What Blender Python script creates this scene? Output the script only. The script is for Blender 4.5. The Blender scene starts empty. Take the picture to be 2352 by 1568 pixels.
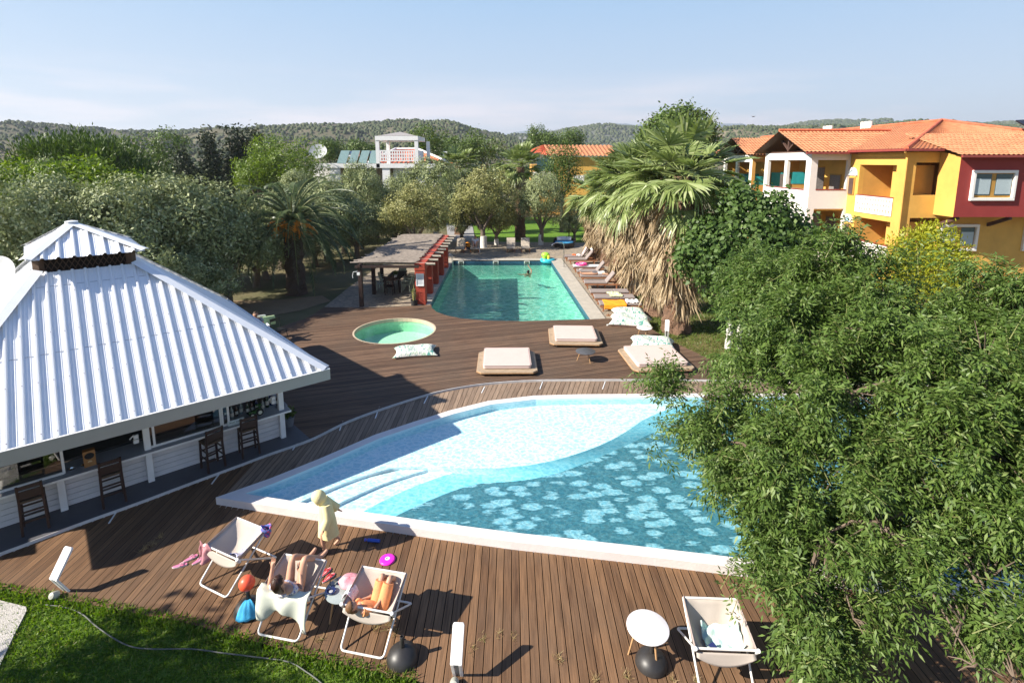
import bpy, bmesh, math, random
import numpy as np
from mathutils import Vector, Matrix, geometry
random.seed(7); rng = np.random.default_rng(7)
SC = bpy.context.scene; COL = SC.collection
R = math.radians; PI = math.pi
# ---------------------------------------------------------------- camera model (measured from the photograph)
F0, CX, CY, TILT, EYE = 1200., 1176., 566., R(9.3), 7.0
def ray(x, y):
    a = (x - CX) / F0; b = (CY - y) / F0
    return Vector((a, math.cos(TILT) + b * math.sin(TILT), -math.sin(TILT) + b * math.cos(TILT)))
def G(x, y, z=0.):          # point on the level z seen at photo position x, y
    d = ray(x, y); return Vector((0, 0, EYE)) + d * ((z - EYE) / d.z)
def AT(x, y, Y):            # point at depth Y
    d = ray(x, y); return Vector((0, 0, EYE)) + d * (Y / d.y)
cam = bpy.data.cameras.new('camera'); co = bpy.data.objects.new('camera', cam); COL.objects.link(co)
co.location = (0, 0, EYE); co.rotation_euler = (PI / 2 - TILT, 0, 0)
cam.sensor_width = 36; cam.lens = 36 * F0 / 2352; cam.shift_y = -(784 - CY) / 2352; cam.clip_start = .1; cam.clip_end = 20000
SC.camera = co
# ---------------------------------------------------------------- light
AZ, EL = R(18), R(34.5)
sun = bpy.data.lights.new('sun', 'SUN'); so = bpy.data.objects.new('sun', sun); COL.objects.link(so)
sun.energy = 5.0; sun.angle = R(.55); sun.color = (1, .93, .82)
so.rotation_euler = Vector((math.cos(EL) * math.cos(AZ), math.cos(EL) * math.sin(AZ), -math.sin(EL))).to_track_quat('-Z', 'Y').to_euler()
so.location = (-20, -6, 30)
W = bpy.data.worlds.new('World'); SC.world = W; W.use_nodes = True
nt = W.node_tree; nt.nodes.clear()
def wn(t, **k):
    n = nt.nodes.new(t)
    for a, b in k.items(): setattr(n, a, b)
    return n
sky = wn('ShaderNodeTexSky', sky_type='NISHITA', sun_disc=False, sun_elevation=EL, sun_rotation=R(252), altitude=50., air_density=1.0, dust_density=.25, ozone_density=1.6)
bg = wn('ShaderNodeBackground'); bg.inputs[1].default_value = .072
out = wn('ShaderNodeOutputWorld')
tc = wn('ShaderNodeTexCoord'); mp = wn('ShaderNodeMapping'); mp.inputs['Scale'].default_value = (1.2, 1.2, 9)
nz = wn('ShaderNodeTexNoise'); nz.inputs['Scale'].default_value = 1.7; nz.inputs['Detail'].default_value = 7; nz.inputs['Roughness'].default_value = .55
sp = wn('ShaderNodeSeparateXYZ')
band = wn('ShaderNodeValToRGB'); e = band.color_ramp.elements
e[0].position = 0.0; e[0].color = (.75, .75, .75, 1); e[1].position = .16; e[1].color = (0, 0, 0, 1)
k = band.color_ramp.elements.new(.075); k.color = (1, 1, 1, 1)
k = band.color_ramp.elements.new(.115); k.color = (.55, .55, .55, 1)
cr = wn('ShaderNodeValToRGB'); cr.color_ramp.elements[0].position = .42; cr.color_ramp.elements[1].position = .60
mul = wn('ShaderNodeMath', operation='MULTIPLY'); mul2 = wn('ShaderNodeMath', operation='MULTIPLY'); mul2.inputs[1].default_value = .85
mix = wn('ShaderNodeMix', data_type='RGBA'); mix.inputs['B'].default_value = (7.2, 6.5, 6.75, 1)
L = nt.links.new
L(tc.outputs['Generated'], mp.inputs[0]); L(mp.outputs[0], nz.inputs['Vector']); L(tc.outputs['Generated'], sp.inputs[0])
L(sp.outputs[2], band.inputs[0]); L(nz.outputs[0], cr.inputs[0]); L(cr.outputs[0], mul.inputs[0]); L(band.outputs[0], mul.inputs[1]); L(mul.outputs[0], mul2.inputs[0])
hz = wn('ShaderNodeValToRGB'); e = hz.color_ramp.elements; e[0].position = 0; e[0].color = (.80, .84, .96, 1); e[1].position = .62; e[1].color = (.10, .22, .58, 1)
for q, c in ((.10, (.72, .87, 1.07, 1)), (.29, (.47, .75, 1.10, 1))): k = e.new(q); k.color = c
L(sp.outputs[2], hz.inputs[0]); sc6 = wn('ShaderNodeVectorMath', operation='SCALE'); sc6.inputs['Scale'].default_value = 5.6; L(hz.outputs[0], sc6.inputs[0])
mx2 = wn('ShaderNodeMix', data_type='RGBA'); mx2.inputs['Factor'].default_value = .86; L(sky.outputs[0], mx2.inputs['A']); L(sc6.outputs[0], mx2.inputs['B'])
L(mul2.outputs[0], mix.inputs['Factor']); L(mx2.outputs['Result'], mix.inputs['A']); L(mix.outputs['Result'], bg.inputs[0]); L(bg.outputs[0], out.inputs[0])
vs = SC.view_settings; vs.view_transform = 'Standard'; vs.look = 'None'; vs.exposure = 1.1; vs.gamma = 1
SC.display_settings.display_device = 'sRGB'
SC.cycles.max_bounces = 8; SC.cycles.diffuse_bounces = 3; SC.cycles.glossy_bounces = 3; SC.cycles.transparent_max_bounces = 12; SC.cycles.transmission_bounces = 4
SC.cycles.sample_clamp_indirect = 6; SC.cycles.use_denoising = True
# ---------------------------------------------------------------- materials
MATS = {}
def newmat(name):
    m = bpy.data.materials.new(name); m.use_nodes = True; t = m.node_tree
    p = t.nodes['Principled BSDF']; return m, t, p
def nd(t, typ, **k):
    n = t.nodes.new(typ)
    for a, b in k.items():
        if a.startswith('i_'): n.inputs[a[2:].replace('_', ' ')].default_value = b
        else: setattr(n, a, b)
    return n
def c4(c): return (c[0], c[1], c[2], 1)
def M(name, col, rough=.6, var=.12, scale=4., bump=0., bscale=60., metal=0., spec=.4, col2=None, trans=0., coat=0.):
    """plain surface: colour wandering between two tones, fine bump"""
    if name in MATS: return MATS[name]
    m, t, p = newmat(name); MATS[name] = m
    tc = nd(t, 'ShaderNodeTexCoord'); n = nd(t, 'ShaderNodeTexNoise', i_Scale=scale, i_Detail=6., i_Roughness=.6)
    t.links.new(tc.outputs['Object'], n.inputs['Vector'])
    r = nd(t, 'ShaderNodeValToRGB'); r.color_ramp.elements[0].position = .3; r.color_ramp.elements[1].position = .7
    a = col2 or [c * (1 - var) for c in col]; b = col if col2 else [min(1, c * (1 + var)) for c in col]
    r.color_ramp.elements[0].color = c4(a); r.color_ramp.elements[1].color = c4(b)
    t.links.new(n.outputs[0], r.inputs[0]); t.links.new(r.outputs[0], p.inputs['Base Color'])
    p.inputs['Roughness'].default_value = rough; p.inputs['Metallic'].default_value = metal; p.inputs['Specular IOR Level'].default_value = spec
    p.inputs['Coat Weight'].default_value = coat
    if bump:
        nb = nd(t, 'ShaderNodeTexNoise', i_Scale=bscale, i_Detail=4.); bp = nd(t, 'ShaderNodeBump', i_Strength=bump, i_Distance=.02)
        t.links.new(tc.outputs['Object'], nb.inputs['Vector']); t.links.new(nb.outputs[0], bp.inputs['Height']); t.links.new(bp.outputs[0], p.inputs['Normal'])
    return m
def leafmat(name, c1, c2, c3=None, trans=.3, rough=.45, spec=.35):
    """foliage: each leaf its own tone, some light passes through"""
    if name in MATS: return MATS[name]
    m, t, p = newmat(name); MATS[name] = m
    g = nd(t, 'ShaderNodeNewGeometry'); r = nd(t, 'ShaderNodeValToRGB')
    r.color_ramp.elements[0].color = c4(c1); r.color_ramp.elements[1].color = c4(c2)
    if c3: k = r.color_ramp.elements.new(.86); k.color = c4(c2); r.color_ramp.elements[-1].color = c4(c3)
    t.links.new(g.outputs['Random Per Island'], r.inputs[0])
    t.links.new(r.outputs[0], p.inputs['Base Color']); p.inputs['Roughness'].default_value = rough; p.inputs['Specular IOR Level'].default_value = spec
    tr = nd(t, 'ShaderNodeBsdfTranslucent'); hs = nd(t, 'ShaderNodeHueSaturation', i_Saturation=1.15, i_Value=1.3)
    t.links.new(r.outputs[0], hs.inputs['Color']); t.links.new(hs.outputs[0], tr.inputs[0])
    mx = nd(t, 'ShaderNodeMixShader'); mx.inputs[0].default_value = trans
    t.links.new(p.outputs[0], mx.inputs[1]); t.links.new(tr.outputs[0], mx.inputs[2])
    t.links.new(mx.outputs[0], t.nodes['Material Output'].inputs[0]); return m
def plankmat(name, c1, c2, along, rough=.75, wet=0., stain=.6, width=0):
    """boards: every board (mesh island) its own tone, grain along the board, grey weathering"""
    if name in MATS: return MATS[name]
    m, t, p = newmat(name); MATS[name] = m
    g = nd(t, 'ShaderNodeNewGeometry'); r = nd(t, 'ShaderNodeValToRGB')
    r.color_ramp.elements[0].color = c4(c1); r.color_ramp.elements[1].color = c4(c2)
    t.links.new(g.outputs['Random Per Island'], r.inputs[0])
    uv = nd(t, 'ShaderNodeUVMap'); mpp = nd(t, 'ShaderNodeMapping'); mpp.inputs['Scale'].default_value = (38, 1.6, 1)
    t.links.new(uv.outputs[0], mpp.inputs[0])
    n = nd(t, 'ShaderNodeTexNoise', i_Scale=1., i_Detail=6., i_Roughness=.65); t.links.new(mpp.outputs[0], n.inputs['Vector'])
    n2 = nd(t, 'ShaderNodeTexNoise', i_Scale=.55, i_Detail=5., i_Roughness=.6); t.links.new(uv.outputs[0], n2.inputs['Vector'])
    mp3 = nd(t, 'ShaderNodeMapping'); mp3.inputs['Scale'].default_value = (7, .9, 1); t.links.new(uv.outputs[0], mp3.inputs[0])
    n3 = nd(t, 'ShaderNodeTexNoise', i_Scale=1., i_Detail=3.); t.links.new(mp3.outputs[0], n3.inputs['Vector'])
    r1 = nd(t, 'ShaderNodeMapRange'); r1.inputs['From Min'].default_value = .3; r1.inputs['From Max'].default_value = .72; r1.inputs['To Min'].default_value = .55; r1.inputs['To Max'].default_value = 1.4
    t.links.new(n.outputs[0], r1.inputs[0])
    mu = nd(t, 'ShaderNodeMix', data_type='RGBA', blend_type='MULTIPLY'); mu.inputs['Factor'].default_value = 1
    t.links.new(r.outputs[0], mu.inputs['A']); t.links.new(r1.outputs[0], mu.inputs['B'])
    gm = nd(t, 'ShaderNodeMix', data_type='RGBA'); gm.inputs['B'].default_value = c4([sum(c2) / 3 * 1.75, sum(c2) / 3 * 1.28, sum(c2) / 3 * .92])
    r2 = nd(t, 'ShaderNodeMapRange'); r2.inputs['From Min'].default_value = .42; r2.inputs['From Max'].default_value = .75; r2.inputs['To Max'].default_value = stain
    t.links.new(n2.outputs[0], r2.inputs[0]); t.links.new(r2.outputs[0], gm.inputs['Factor']); t.links.new(mu.outputs['Result'], gm.inputs['A'])
    dk = nd(t, 'ShaderNodeMix', data_type='RGBA', blend_type='MULTIPLY'); dk.inputs['B'].default_value = (.55, .5, .47, 1)
    r3 = nd(t, 'ShaderNodeMapRange'); r3.inputs['From Min'].default_value = .56; r3.inputs['From Max'].default_value = .68; r3.inputs['To Max'].default_value = .6
    t.links.new(n3.outputs[0], r3.inputs[0]); t.links.new(r3.outputs[0], dk.inputs['Factor']); t.links.new(gm.outputs['Result'], dk.inputs['A'])
    res = dk.outputs['Result']
    if width:      # paler arrises of each board
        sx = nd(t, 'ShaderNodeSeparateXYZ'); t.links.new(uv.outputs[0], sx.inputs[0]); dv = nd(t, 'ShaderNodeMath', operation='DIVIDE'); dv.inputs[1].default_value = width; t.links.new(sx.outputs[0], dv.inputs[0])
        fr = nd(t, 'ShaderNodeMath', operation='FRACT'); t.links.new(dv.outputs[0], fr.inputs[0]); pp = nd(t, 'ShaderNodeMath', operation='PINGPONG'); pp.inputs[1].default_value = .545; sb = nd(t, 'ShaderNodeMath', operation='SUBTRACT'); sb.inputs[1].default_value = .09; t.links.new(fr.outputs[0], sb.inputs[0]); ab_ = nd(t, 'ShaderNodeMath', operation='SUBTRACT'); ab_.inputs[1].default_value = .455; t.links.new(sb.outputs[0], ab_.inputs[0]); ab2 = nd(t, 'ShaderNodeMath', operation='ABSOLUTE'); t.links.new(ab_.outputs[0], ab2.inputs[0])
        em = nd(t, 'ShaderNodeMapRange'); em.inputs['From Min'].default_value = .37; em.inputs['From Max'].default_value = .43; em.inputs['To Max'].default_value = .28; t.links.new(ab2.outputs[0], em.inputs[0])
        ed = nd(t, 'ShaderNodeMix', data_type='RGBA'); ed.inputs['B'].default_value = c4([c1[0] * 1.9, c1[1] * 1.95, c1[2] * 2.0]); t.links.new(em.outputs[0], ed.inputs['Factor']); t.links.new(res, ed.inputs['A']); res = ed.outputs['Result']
    t.links.new(res, p.inputs['Base Color']); p.inputs['Roughness'].default_value = rough; p.inputs['Specular IOR Level'].default_value = .3
    b = nd(t, 'ShaderNodeBump', i_Strength=.35, i_Distance=.004); t.links.new(n.outputs[0], b.inputs['Height']); t.links.new(b.outputs[0], p.inputs['Normal'])
    return m
def schlick(t, f0, bump=None):
    lw = nd(t, 'ShaderNodeLayerWeight'); lw.inputs[0].default_value = .5
    if bump: t.links.new(bump.outputs[0], lw.inputs['Normal'])
    pw = nd(t, 'ShaderNodeMath', operation='POWER'); pw.inputs[1].default_value = 5; t.links.new(lw.outputs['Facing'], pw.inputs[0])
    ma = nd(t, 'ShaderNodeMath', operation='MULTIPLY_ADD'); ma.inputs[1].default_value = 1 - f0; ma.inputs[2].default_value = f0; t.links.new(pw.outputs[0], ma.inputs[0]); return ma
def watermat(name, tint, low, scale, amount, bump=.12, bscale=3.5, stretch=(1, 1, 1)):
    """water surface: Fresnel mirror over a tinted transparent sheet with a caustic light pattern painted into its tint"""
    m, t, p = newmat(name); t.nodes.remove(p)
    tc = nd(t, 'ShaderNodeTexCoord'); mpp = nd(t, 'ShaderNodeMapping'); mpp.inputs['Scale'].default_value = stretch
    t.links.new(tc.outputs['Object'], mpp.inputs[0])
    nn = nd(t, 'ShaderNodeTexNoise', i_Scale=scale * .8, i_Detail=2.); t.links.new(mpp.outputs[0], nn.inputs['Vector'])
    ad = nd(t, 'ShaderNodeMix', data_type='RGBA', blend_type='ADD'); ad.inputs['Factor'].default_value = .35
    t.links.new(mpp.outputs[0], ad.inputs['A']); t.links.new(nn.outputs['Color'], ad.inputs['B'])
    vo = nd(t, 'ShaderNodeTexVoronoi', feature='DISTANCE_TO_EDGE', i_Scale=scale); t.links.new(ad.outputs['Result'], vo.inputs['Vector'])
    r = nd(t, 'ShaderNodeMapRange'); r.inputs['From Max'].default_value = .22; r.inputs['To Min'].default_value = 1; r.inputs['To Max'].default_value = 1 - amount
    t.links.new(vo.outputs['Distance'], r.inputs[0])
    mx = nd(t, 'ShaderNodeMix', data_type='RGBA'); mx.inputs['A'].default_value = c4(low); mx.inputs['B'].default_value = c4(tint); t.links.new(r.outputs[0], mx.inputs['Factor'])
    trn = nd(t, 'ShaderNodeBsdfTransparent'); t.links.new(mx.outputs['Result'], trn.inputs[0])
    mp2 = nd(t, 'ShaderNodeMapping'); mp2.inputs['Scale'].default_value = (1, 2.2, 1); t.links.new(tc.outputs['Object'], mp2.inputs[0])
    nb = nd(t, 'ShaderNodeTexNoise', i_Scale=bscale, i_Detail=3., i_Distortion=.6); t.links.new(mp2.outputs[0], nb.inputs['Vector'])
    bp = nd(t, 'ShaderNodeBump', i_Strength=bump, i_Distance=.1); t.links.new(nb.outputs[0], bp.inputs['Height'])
    gl = nd(t, 'ShaderNodeBsdfGlossy'); gl.inputs['Roughness'].default_value = .03; t.links.new(bp.outputs[0], gl.inputs['Normal'])
    fr = schlick(t, .02, bp)
    ms = nd(t, 'ShaderNodeMixShader'); t.links.new(fr.outputs[0], ms.inputs[0]); t.links.new(trn.outputs[0], ms.inputs[1]); t.links.new(gl.outputs[0], ms.inputs[2])
    t.links.new(ms.outputs[0], t.nodes['Material Output'].inputs[0]); return m
def glassmat(name, tint=(.75, .85, .85), refl=.12):
    m, t, p = newmat(name); t.nodes.remove(p)
    trn = nd(t, 'ShaderNodeBsdfTransparent'); trn.inputs[0].default_value = c4(tint)
    gl = nd(t, 'ShaderNodeBsdfGlossy'); gl.inputs['Roughness'].default_value = .02
    fr = schlick(t, .04); ad = nd(t, 'ShaderNodeMath', operation='ADD'); ad.inputs[1].default_value = refl; t.links.new(fr.outputs[0], ad.inputs[0])
    ms = nd(t, 'ShaderNodeMixShader'); t.links.new(ad.outputs[0], ms.inputs[0]); t.links.new(trn.outputs[0], ms.inputs[1]); t.links.new(gl.outputs[0], ms.inputs[2])
    t.links.new(ms.outputs[0], t.nodes['Material Output'].inputs[0]); return m
# ---------------------------------------------------------------- mesh building
class MB:
    def __init__(s): s.v = []; s.f = []; s.mi = []; s.cur = 0; s.T = None
    def add(s, vs, fs):
        o = len(s.v)
        s.v += [tuple(s.T @ Vector(p)) for p in vs] if s.T else [tuple(p) for p in vs]
        s.f += [tuple(i + o for i in f) for f in fs]; s.mi += [s.cur] * len(fs); return s
    def box(s, x0, x1, y0, y1, z0, z1):
        return s.add([(x0, y0, z0), (x1, y0, z0), (x1, y1, z0), (x0, y1, z0), (x0, y0, z1), (x1, y0, z1), (x1, y1, z1), (x0, y1, z1)],
                     [(0, 3, 2, 1), (4, 5, 6, 7), (0, 1, 5, 4), (1, 2, 6, 5), (2, 3, 7, 6), (3, 0, 4, 7)])
    def bar(s, p, q, w, h, up=(0, 0, 1)):
        p, q = Vector(p), Vector(q); d = (q - p).normalized(); u = Vector(up)
        if abs(d.dot(u)) > .99: u = Vector((0, 1, 0))
        x = d.cross(u).normalized() * (w / 2); y = x.cross(d).normalized() * (h / 2)
        vs = [a + b for a in (p, q) for b in (-x - y, x - y, x + y, -x + y)]
        return s.add(vs, [(3, 2, 1, 0), (4, 5, 6, 7), (0, 1, 5, 4), (1, 2, 6, 5), (2, 3, 7, 6), (3, 0, 4, 7)])
    def tube(s, pts, r, n=8, closed=False):
        pts = [Vector(p) for p in pts]; k = len(pts); rs = r if isinstance(r, (list, tuple)) else [r] * k
        vs = []; ref = None
        for i in range(k):
            a = pts[i - 1] if (i or closed) else pts[i]; b = pts[(i + 1) % k] if (i < k - 1 or closed) else pts[i]
            d = (b - a).normalized() if (b - a).length > 1e-9 else Vector((0, 0, 1))
            if ref is None: ref = Vector((0, 0, 1)) if abs(d.z) < .9 else Vector((1, 0, 0))
            x = d.cross(ref).normalized(); y = x.cross(d).normalized(); ref = y
            vs += [pts[i] + (x * math.cos(2 * PI * j / n) + y * math.sin(2 * PI * j / n)) * rs[i] for j in range(n)]
        fs = [(i * n + j, i * n + (j + 1) % n, ((i + 1) % k) * n + (j + 1) % n, ((i + 1) % k) * n + j) for i in range(k if closed else k - 1) for j in range(n)]
        if not closed: fs += [tuple(range(n - 1, -1, -1)), tuple((k - 1) * n + j for j in range(n))]
        return s.add(vs, fs)
    def lathe(s, prof, n=24, c=(0, 0, 0), sx=1, sy=1):
        k = len(prof); vs = [(c[0] + r * sx * math.cos(2 * PI * j / n), c[1] + r * sy * math.sin(2 * PI * j / n), c[2] + z) for r, z in prof for j in range(n)]
        fs = [(i * n + j, i * n + (j + 1) % n, (i + 1) * n + (j + 1) % n, (i + 1) * n + j) for i in range(k - 1) for j in range(n)]
        if prof[0][0] > 1e-6: fs.append(tuple(range(n - 1, -1, -1)))
        if prof[-1][0] > 1e-6: fs.append(tuple((k - 1) * n + j for j in range(n)))
        return s.add(vs, fs)
    def prism(s, pts, z0, z1):
        n = len(pts); return s.add([(p[0], p[1], z0) for p in pts] + [(p[0], p[1], z1) for p in pts],
            [tuple(range(n - 1, -1, -1)), tuple(range(n, 2 * n))] + [(i, (i + 1) % n, n + (i + 1) % n, n + i) for i in range(n)])
    def grid(s, fn, nu, nv, thick=0):
        vs = [Vector(fn(i / nu, j / nv)) for i in range(nu + 1) for j in range(nv + 1)]; w = nv + 1
        fs = [(i * w + j, (i + 1) * w + j, (i + 1) * w + j + 1, i * w + j + 1) for i in range(nu) for j in range(nv)]
        return s.add(vs, fs)
    def ball(s, c, r, nu=16, nv=10):
        r = r if isinstance(r, (list, tuple)) else (r, r, r)
        vs = [(c[0], c[1], c[2] - r[2])] + [(c[0] + r[0] * math.sin(PI * j / nv) * math.cos(2 * PI * i / nu), c[1] + r[1] * math.sin(PI * j / nv) * math.sin(2 * PI * i / nu), c[2] - r[2] * math.cos(PI * j / nv)) for j in range(1, nv) for i in range(nu)] + [(c[0], c[1], c[2] + r[2])]
        fs = [(0, 1 + (i + 1) % nu, 1 + i) for i in range(nu)] + [(1 + j * nu + i, 1 + j * nu + (i + 1) % nu, 1 + (j + 1) * nu + (i + 1) % nu, 1 + (j + 1) * nu + i) for j in range(nv - 2) for i in range(nu)]
        b = 1 + (nv - 2) * nu; fs += [(b + i, b + (i + 1) % nu, len(vs) - 1) for i in range(nu)]
        return s.add(vs, fs)
    def build(s, name, mats, parent=None, smooth=0, bevel=0, loc=None, solid=0, sub=0, rotz=None):
        me = bpy.data.meshes.new(name); me.from_pydata(s.v, [], s.f)
        mats = mats if isinstance(mats, (list, tuple)) else [mats]
        for m in mats: me.materials.append(m)
        if len(mats) > 1: me.polygons.foreach_set('material_index', s.mi)
        return link(name, me, parent, smooth, bevel, loc, solid, sub, rotz)
def link(name, me, parent=None, smooth=0, bevel=0, loc=None, solid=0, sub=0, rotz=None):
    if smooth:
        me.polygons.foreach_set('use_smooth', [True] * len(me.polygons))
        if smooth < 180: me.set_sharp_from_angle(angle=R(smooth))
    me.update(); o = bpy.data.objects.new(name, me); COL.objects.link(o)
    if parent: o.parent = parent
    if loc is not None: o.location = loc
    if rotz is not None: o.rotation_euler.z = rotz
    if solid: md = o.modifiers.new('solid', 'SOLIDIFY'); md.thickness = solid; md.offset = 0
    if sub: md = o.modifiers.new('sub', 'SUBSURF'); md.levels = md.render_levels = sub
    if bevel: md = o.modifiers.new('bevel', 'BEVEL'); md.width = bevel; md.segments = 2; md.limit_method = 'ANGLE'
    return o
def tag(o, label=None, cat=None, group=None, kind=None):
    for k, v in (('label', label), ('category', cat), ('group', group), ('kind', kind)):
        if v: o[k] = v
    return o
def thing(name, label, cat, loc=(0, 0, 0), rz=0, group=None, sc=1):
    o = bpy.data.objects.new(name, None); COL.objects.link(o); o.empty_display_size = .1
    o.location = loc; o.rotation_euler.z = rz; o.scale = (sc, sc, sc); return tag(o, label, cat, group)
KIDS = {}
def dup(o, loc=None, rz=None, label=None, group=None, sc=None, parent=None):
    if not KIDS or True:
        kids = [c for c in o.children]
    c = o.copy(); COL.objects.link(c); c.parent = parent
    if loc is not None: c.location = loc
    if rz is not None: c.rotation_euler.z = rz
    if sc is not None: c.scale = sc if isinstance(sc, (tuple, list)) else (sc, sc, sc)
    if label: c['label'] = label
    if group: c['group'] = group
    for k in kids: dup(k, parent=c)
    return c
def pip(x, y, poly):
    ins = False; n = len(poly)
    for i in range(n):
        x1, y1 = poly[i][0], poly[i][1]; x2, y2 = poly[i - 1][0], poly[i - 1][1]
        if (y1 > y) != (y2 > y) and x < (x2 - x1) * (y - y1) / (y2 - y1) + x1: ins = not ins
    return ins
def sheet(outer, holes=(), z=0., extra=()):
    """flat triangulated sheet with holes -> (verts, faces)"""
    vs = [Vector((p[0], p[1])) for p in outer]; es = [(i, (i + 1) % len(outer)) for i in range(len(outer))]
    for h in holes:
        o = len(vs); vs += [Vector((p[0], p[1])) for p in h]; es += [(o + i, o + (i + 1) % len(h)) for i in range(len(h))]
    vs += [Vector((p[0], p[1])) for p in extra]
    v, e, f, *_ = geometry.delaunay_2d_cdt(vs, es, [], 0, 1e-6)
    out = []
    for t in f:
        cx = sum(v[i].x for i in t) / 3; cy = sum(v[i].y for i in t) / 3
        if pip(cx, cy, outer) and not any(pip(cx, cy, h) for h in holes):
            a, b, c = [v[i] for i in t]
            out.append(tuple(t) if (b - a).cross(c - a) > 0 else tuple(t)[::-1])
    return [(p.x, p.y, z) for p in v], out
def struct(name, vf, mat, parent=None, kind='structure'):
    mb = MB(); mb.add(*vf); o = mb.build(name, mat, parent)
    if kind and not parent: o['kind'] = kind
    return o
def offset(poly, d):
    """offset a closed counter-clockwise polygon inwards by d"""
    n = len(poly); out = []
    for i in range(n):
        a, b, c = [Vector((poly[k % n][0], poly[k % n][1])) for k in (i - 1, i, i + 1)]
        t1 = (b - a).normalized(); t2 = (c - b).normalized(); n1 = Vector((-t1.y, t1.x)); n2 = Vector((-t2.y, t2.x))
        m = (n1 + n2); m = m.normalized() if m.length > 1e-6 else n1; k = d / max(.35, m.dot(n1)); out.append(b + m * k)
    return out
def planked(name, outer, holes, z, width, gap, ang, mat, mat_under, parent=None):
    """boards cut out of a sheet: real gaps, dark joists' level below; uv = (across, along) in metres"""
    vs, fs = sheet(outer, holes, z); bm = bmesh.new(); bv = [bm.verts.new(p) for p in vs]
    for f in fs:
        try: bm.faces.new([bv[i] for i in f])
        except ValueError: pass
    ca, sa = math.cos(ang), math.sin(ang); nrm = Vector((-sa, ca, 0))    # boards run along (ca, sa)
    ds = [nrm.x * p[0] + nrm.y * p[1] for p in outer]; k = math.floor(min(ds) / width)
    while k * width < max(ds):
        for off in (0, gap):
            bmesh.ops.bisect_plane(bm, geom=bm.verts[:] + bm.edges[:] + bm.faces[:], dist=1e-5, plane_co=nrm * (k * width + off), plane_no=nrm)
        k += 1
    kill = [f for f in bm.faces if (nrm.dot(f.calc_center_median()) / width) % 1 < gap / width]
    bmesh.ops.delete(bm, geom=kill, context='FACES')
    # butt joints: cut each board here and there
    uvl = bm.loops.layers.uv.new('UVMap')
    for f in bm.faces:
        for l in f.loops: l[uvl].uv = (nrm.dot(l.vert.co), ca * l.vert.co.x + sa * l.vert.co.y)
    me = bpy.data.meshes.new(name); bm.to_mesh(me); bm.free(); me.materials.append(mat)
    o = link(name, me, parent)
    u = MB(); u.add([(p[0], p[1], z - .05) for p in vs], fs); uo = u.build('joists', mat_under, o)
    return o
# ================================================================ numpy foliage
def npmesh(name, V, nper, mat, parent=None, smooth=False, uvs=None):
    """V (n*nper,3): n separate polygons of nper corners"""
    V = np.asarray(V, dtype=np.float32); n = len(V) // nper
    me = bpy.data.meshes.new(name); me.vertices.add(len(V)); me.vertices.foreach_set('co', V.ravel())
    me.loops.add(len(V)); me.loops.foreach_set('vertex_index', np.arange(len(V), dtype=np.int32))
    me.polygons.add(n); me.polygons.foreach_set('loop_start', np.arange(0, len(V), nper, dtype=np.int32))
    me.materials.append(mat); me.update(calc_edges=True)
    o = bpy.data.objects.new(name, me); COL.objects.link(o)
    if parent: o.parent = parent
    return o
def unit(a): return a / np.maximum(1e-9, np.linalg.norm(a, axis=-1, keepdims=True))
def rdir(n): return unit(rng.normal(size=(n, 3)))
def leafquads(P, D, S, L, Wd, droop=0.):
    L = np.asarray(L).reshape(-1, 1); Wd = np.asarray(Wd).reshape(-1, 1); dn = np.array([0, 0, -1.]) * droop * L
    mid = P + D * L * .42
    return np.stack([P, mid + S * Wd / 2, P + D * L + dn, mid - S * Wd / 2], 1).reshape(-1, 3)
def blobpoints(blobs, n, inner=.6, pw=1.):
    """points in the outer shells of a union of ellipsoids + outward directions"""
    B = np.array(blobs, float); 
    if B.shape[1] == 4: B = np.concatenate([B[:, :3], np.repeat(B[:, 3:4], 3, 1)], 1)
    a = (B[:, 3] * B[:, 4] + B[:, 4] * B[:, 5] + B[:, 3] * B[:, 5]); a = a ** pw; a = a / a.sum(); P = []; Dd = []; got = 0
    while got < n:
        m = int((n - got) * 1.6) + 50; k = rng.choice(len(B), m, p=a); d = rdir(m)
        r = inner + (1 - inner) * np.sqrt(rng.random(m)); p = B[k, :3] + d * r[:, None] * B[k, 3:6]
        q = (p[:, None, :] - B[None, :, :3]) / B[None, :, 3:6]; ins = (np.linalg.norm(q, axis=2) < inner * .92).any(1)
        keep = ~ins & ((d[:, 2] > -.75) | (rng.random(m) < .5))
        P.append(p[keep]); Dd.append(unit(d[keep] / B[k[keep], 3:6])); got += keep.sum()
    return np.concatenate(P)[:n], np.concatenate(Dd)[:n]
def crown(name, blobs, n, L, Wd, mat, parent, inner=.6, up=.3, jit=.8, droop=.1, clump=0, face=.45):
    if clump:   # leaves gathered in tufts with air between them
        k = max(20, n // clump); c, d = blobpoints(blobs, k, inner); i = rng.integers(0, k, n); P = c[i] + rng.normal(size=(n, 3)) * (L * 1.0); d = d[i]
    else: P, d = blobpoints(blobs, n, inner)
    if face: tg = unit(np.cross(d, rdir(len(P)))); D = unit(tg + d * .25 + np.array([0, 0, up]) + rng.normal(size=P.shape) * jit * .4); S = unit(np.cross(d + rng.normal(size=P.shape) * face, D))
    else: D = unit(d + np.array([0, 0, up]) + rng.normal(size=P.shape) * jit); S = unit(np.cross(D, rdir(len(P)) + d * .4))
    s = rng.uniform(.7, 1.3, len(P))
    return npmesh(name, leafquads(P, D, S, L * s, Wd * s, droop), 4, mat, parent)
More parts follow.
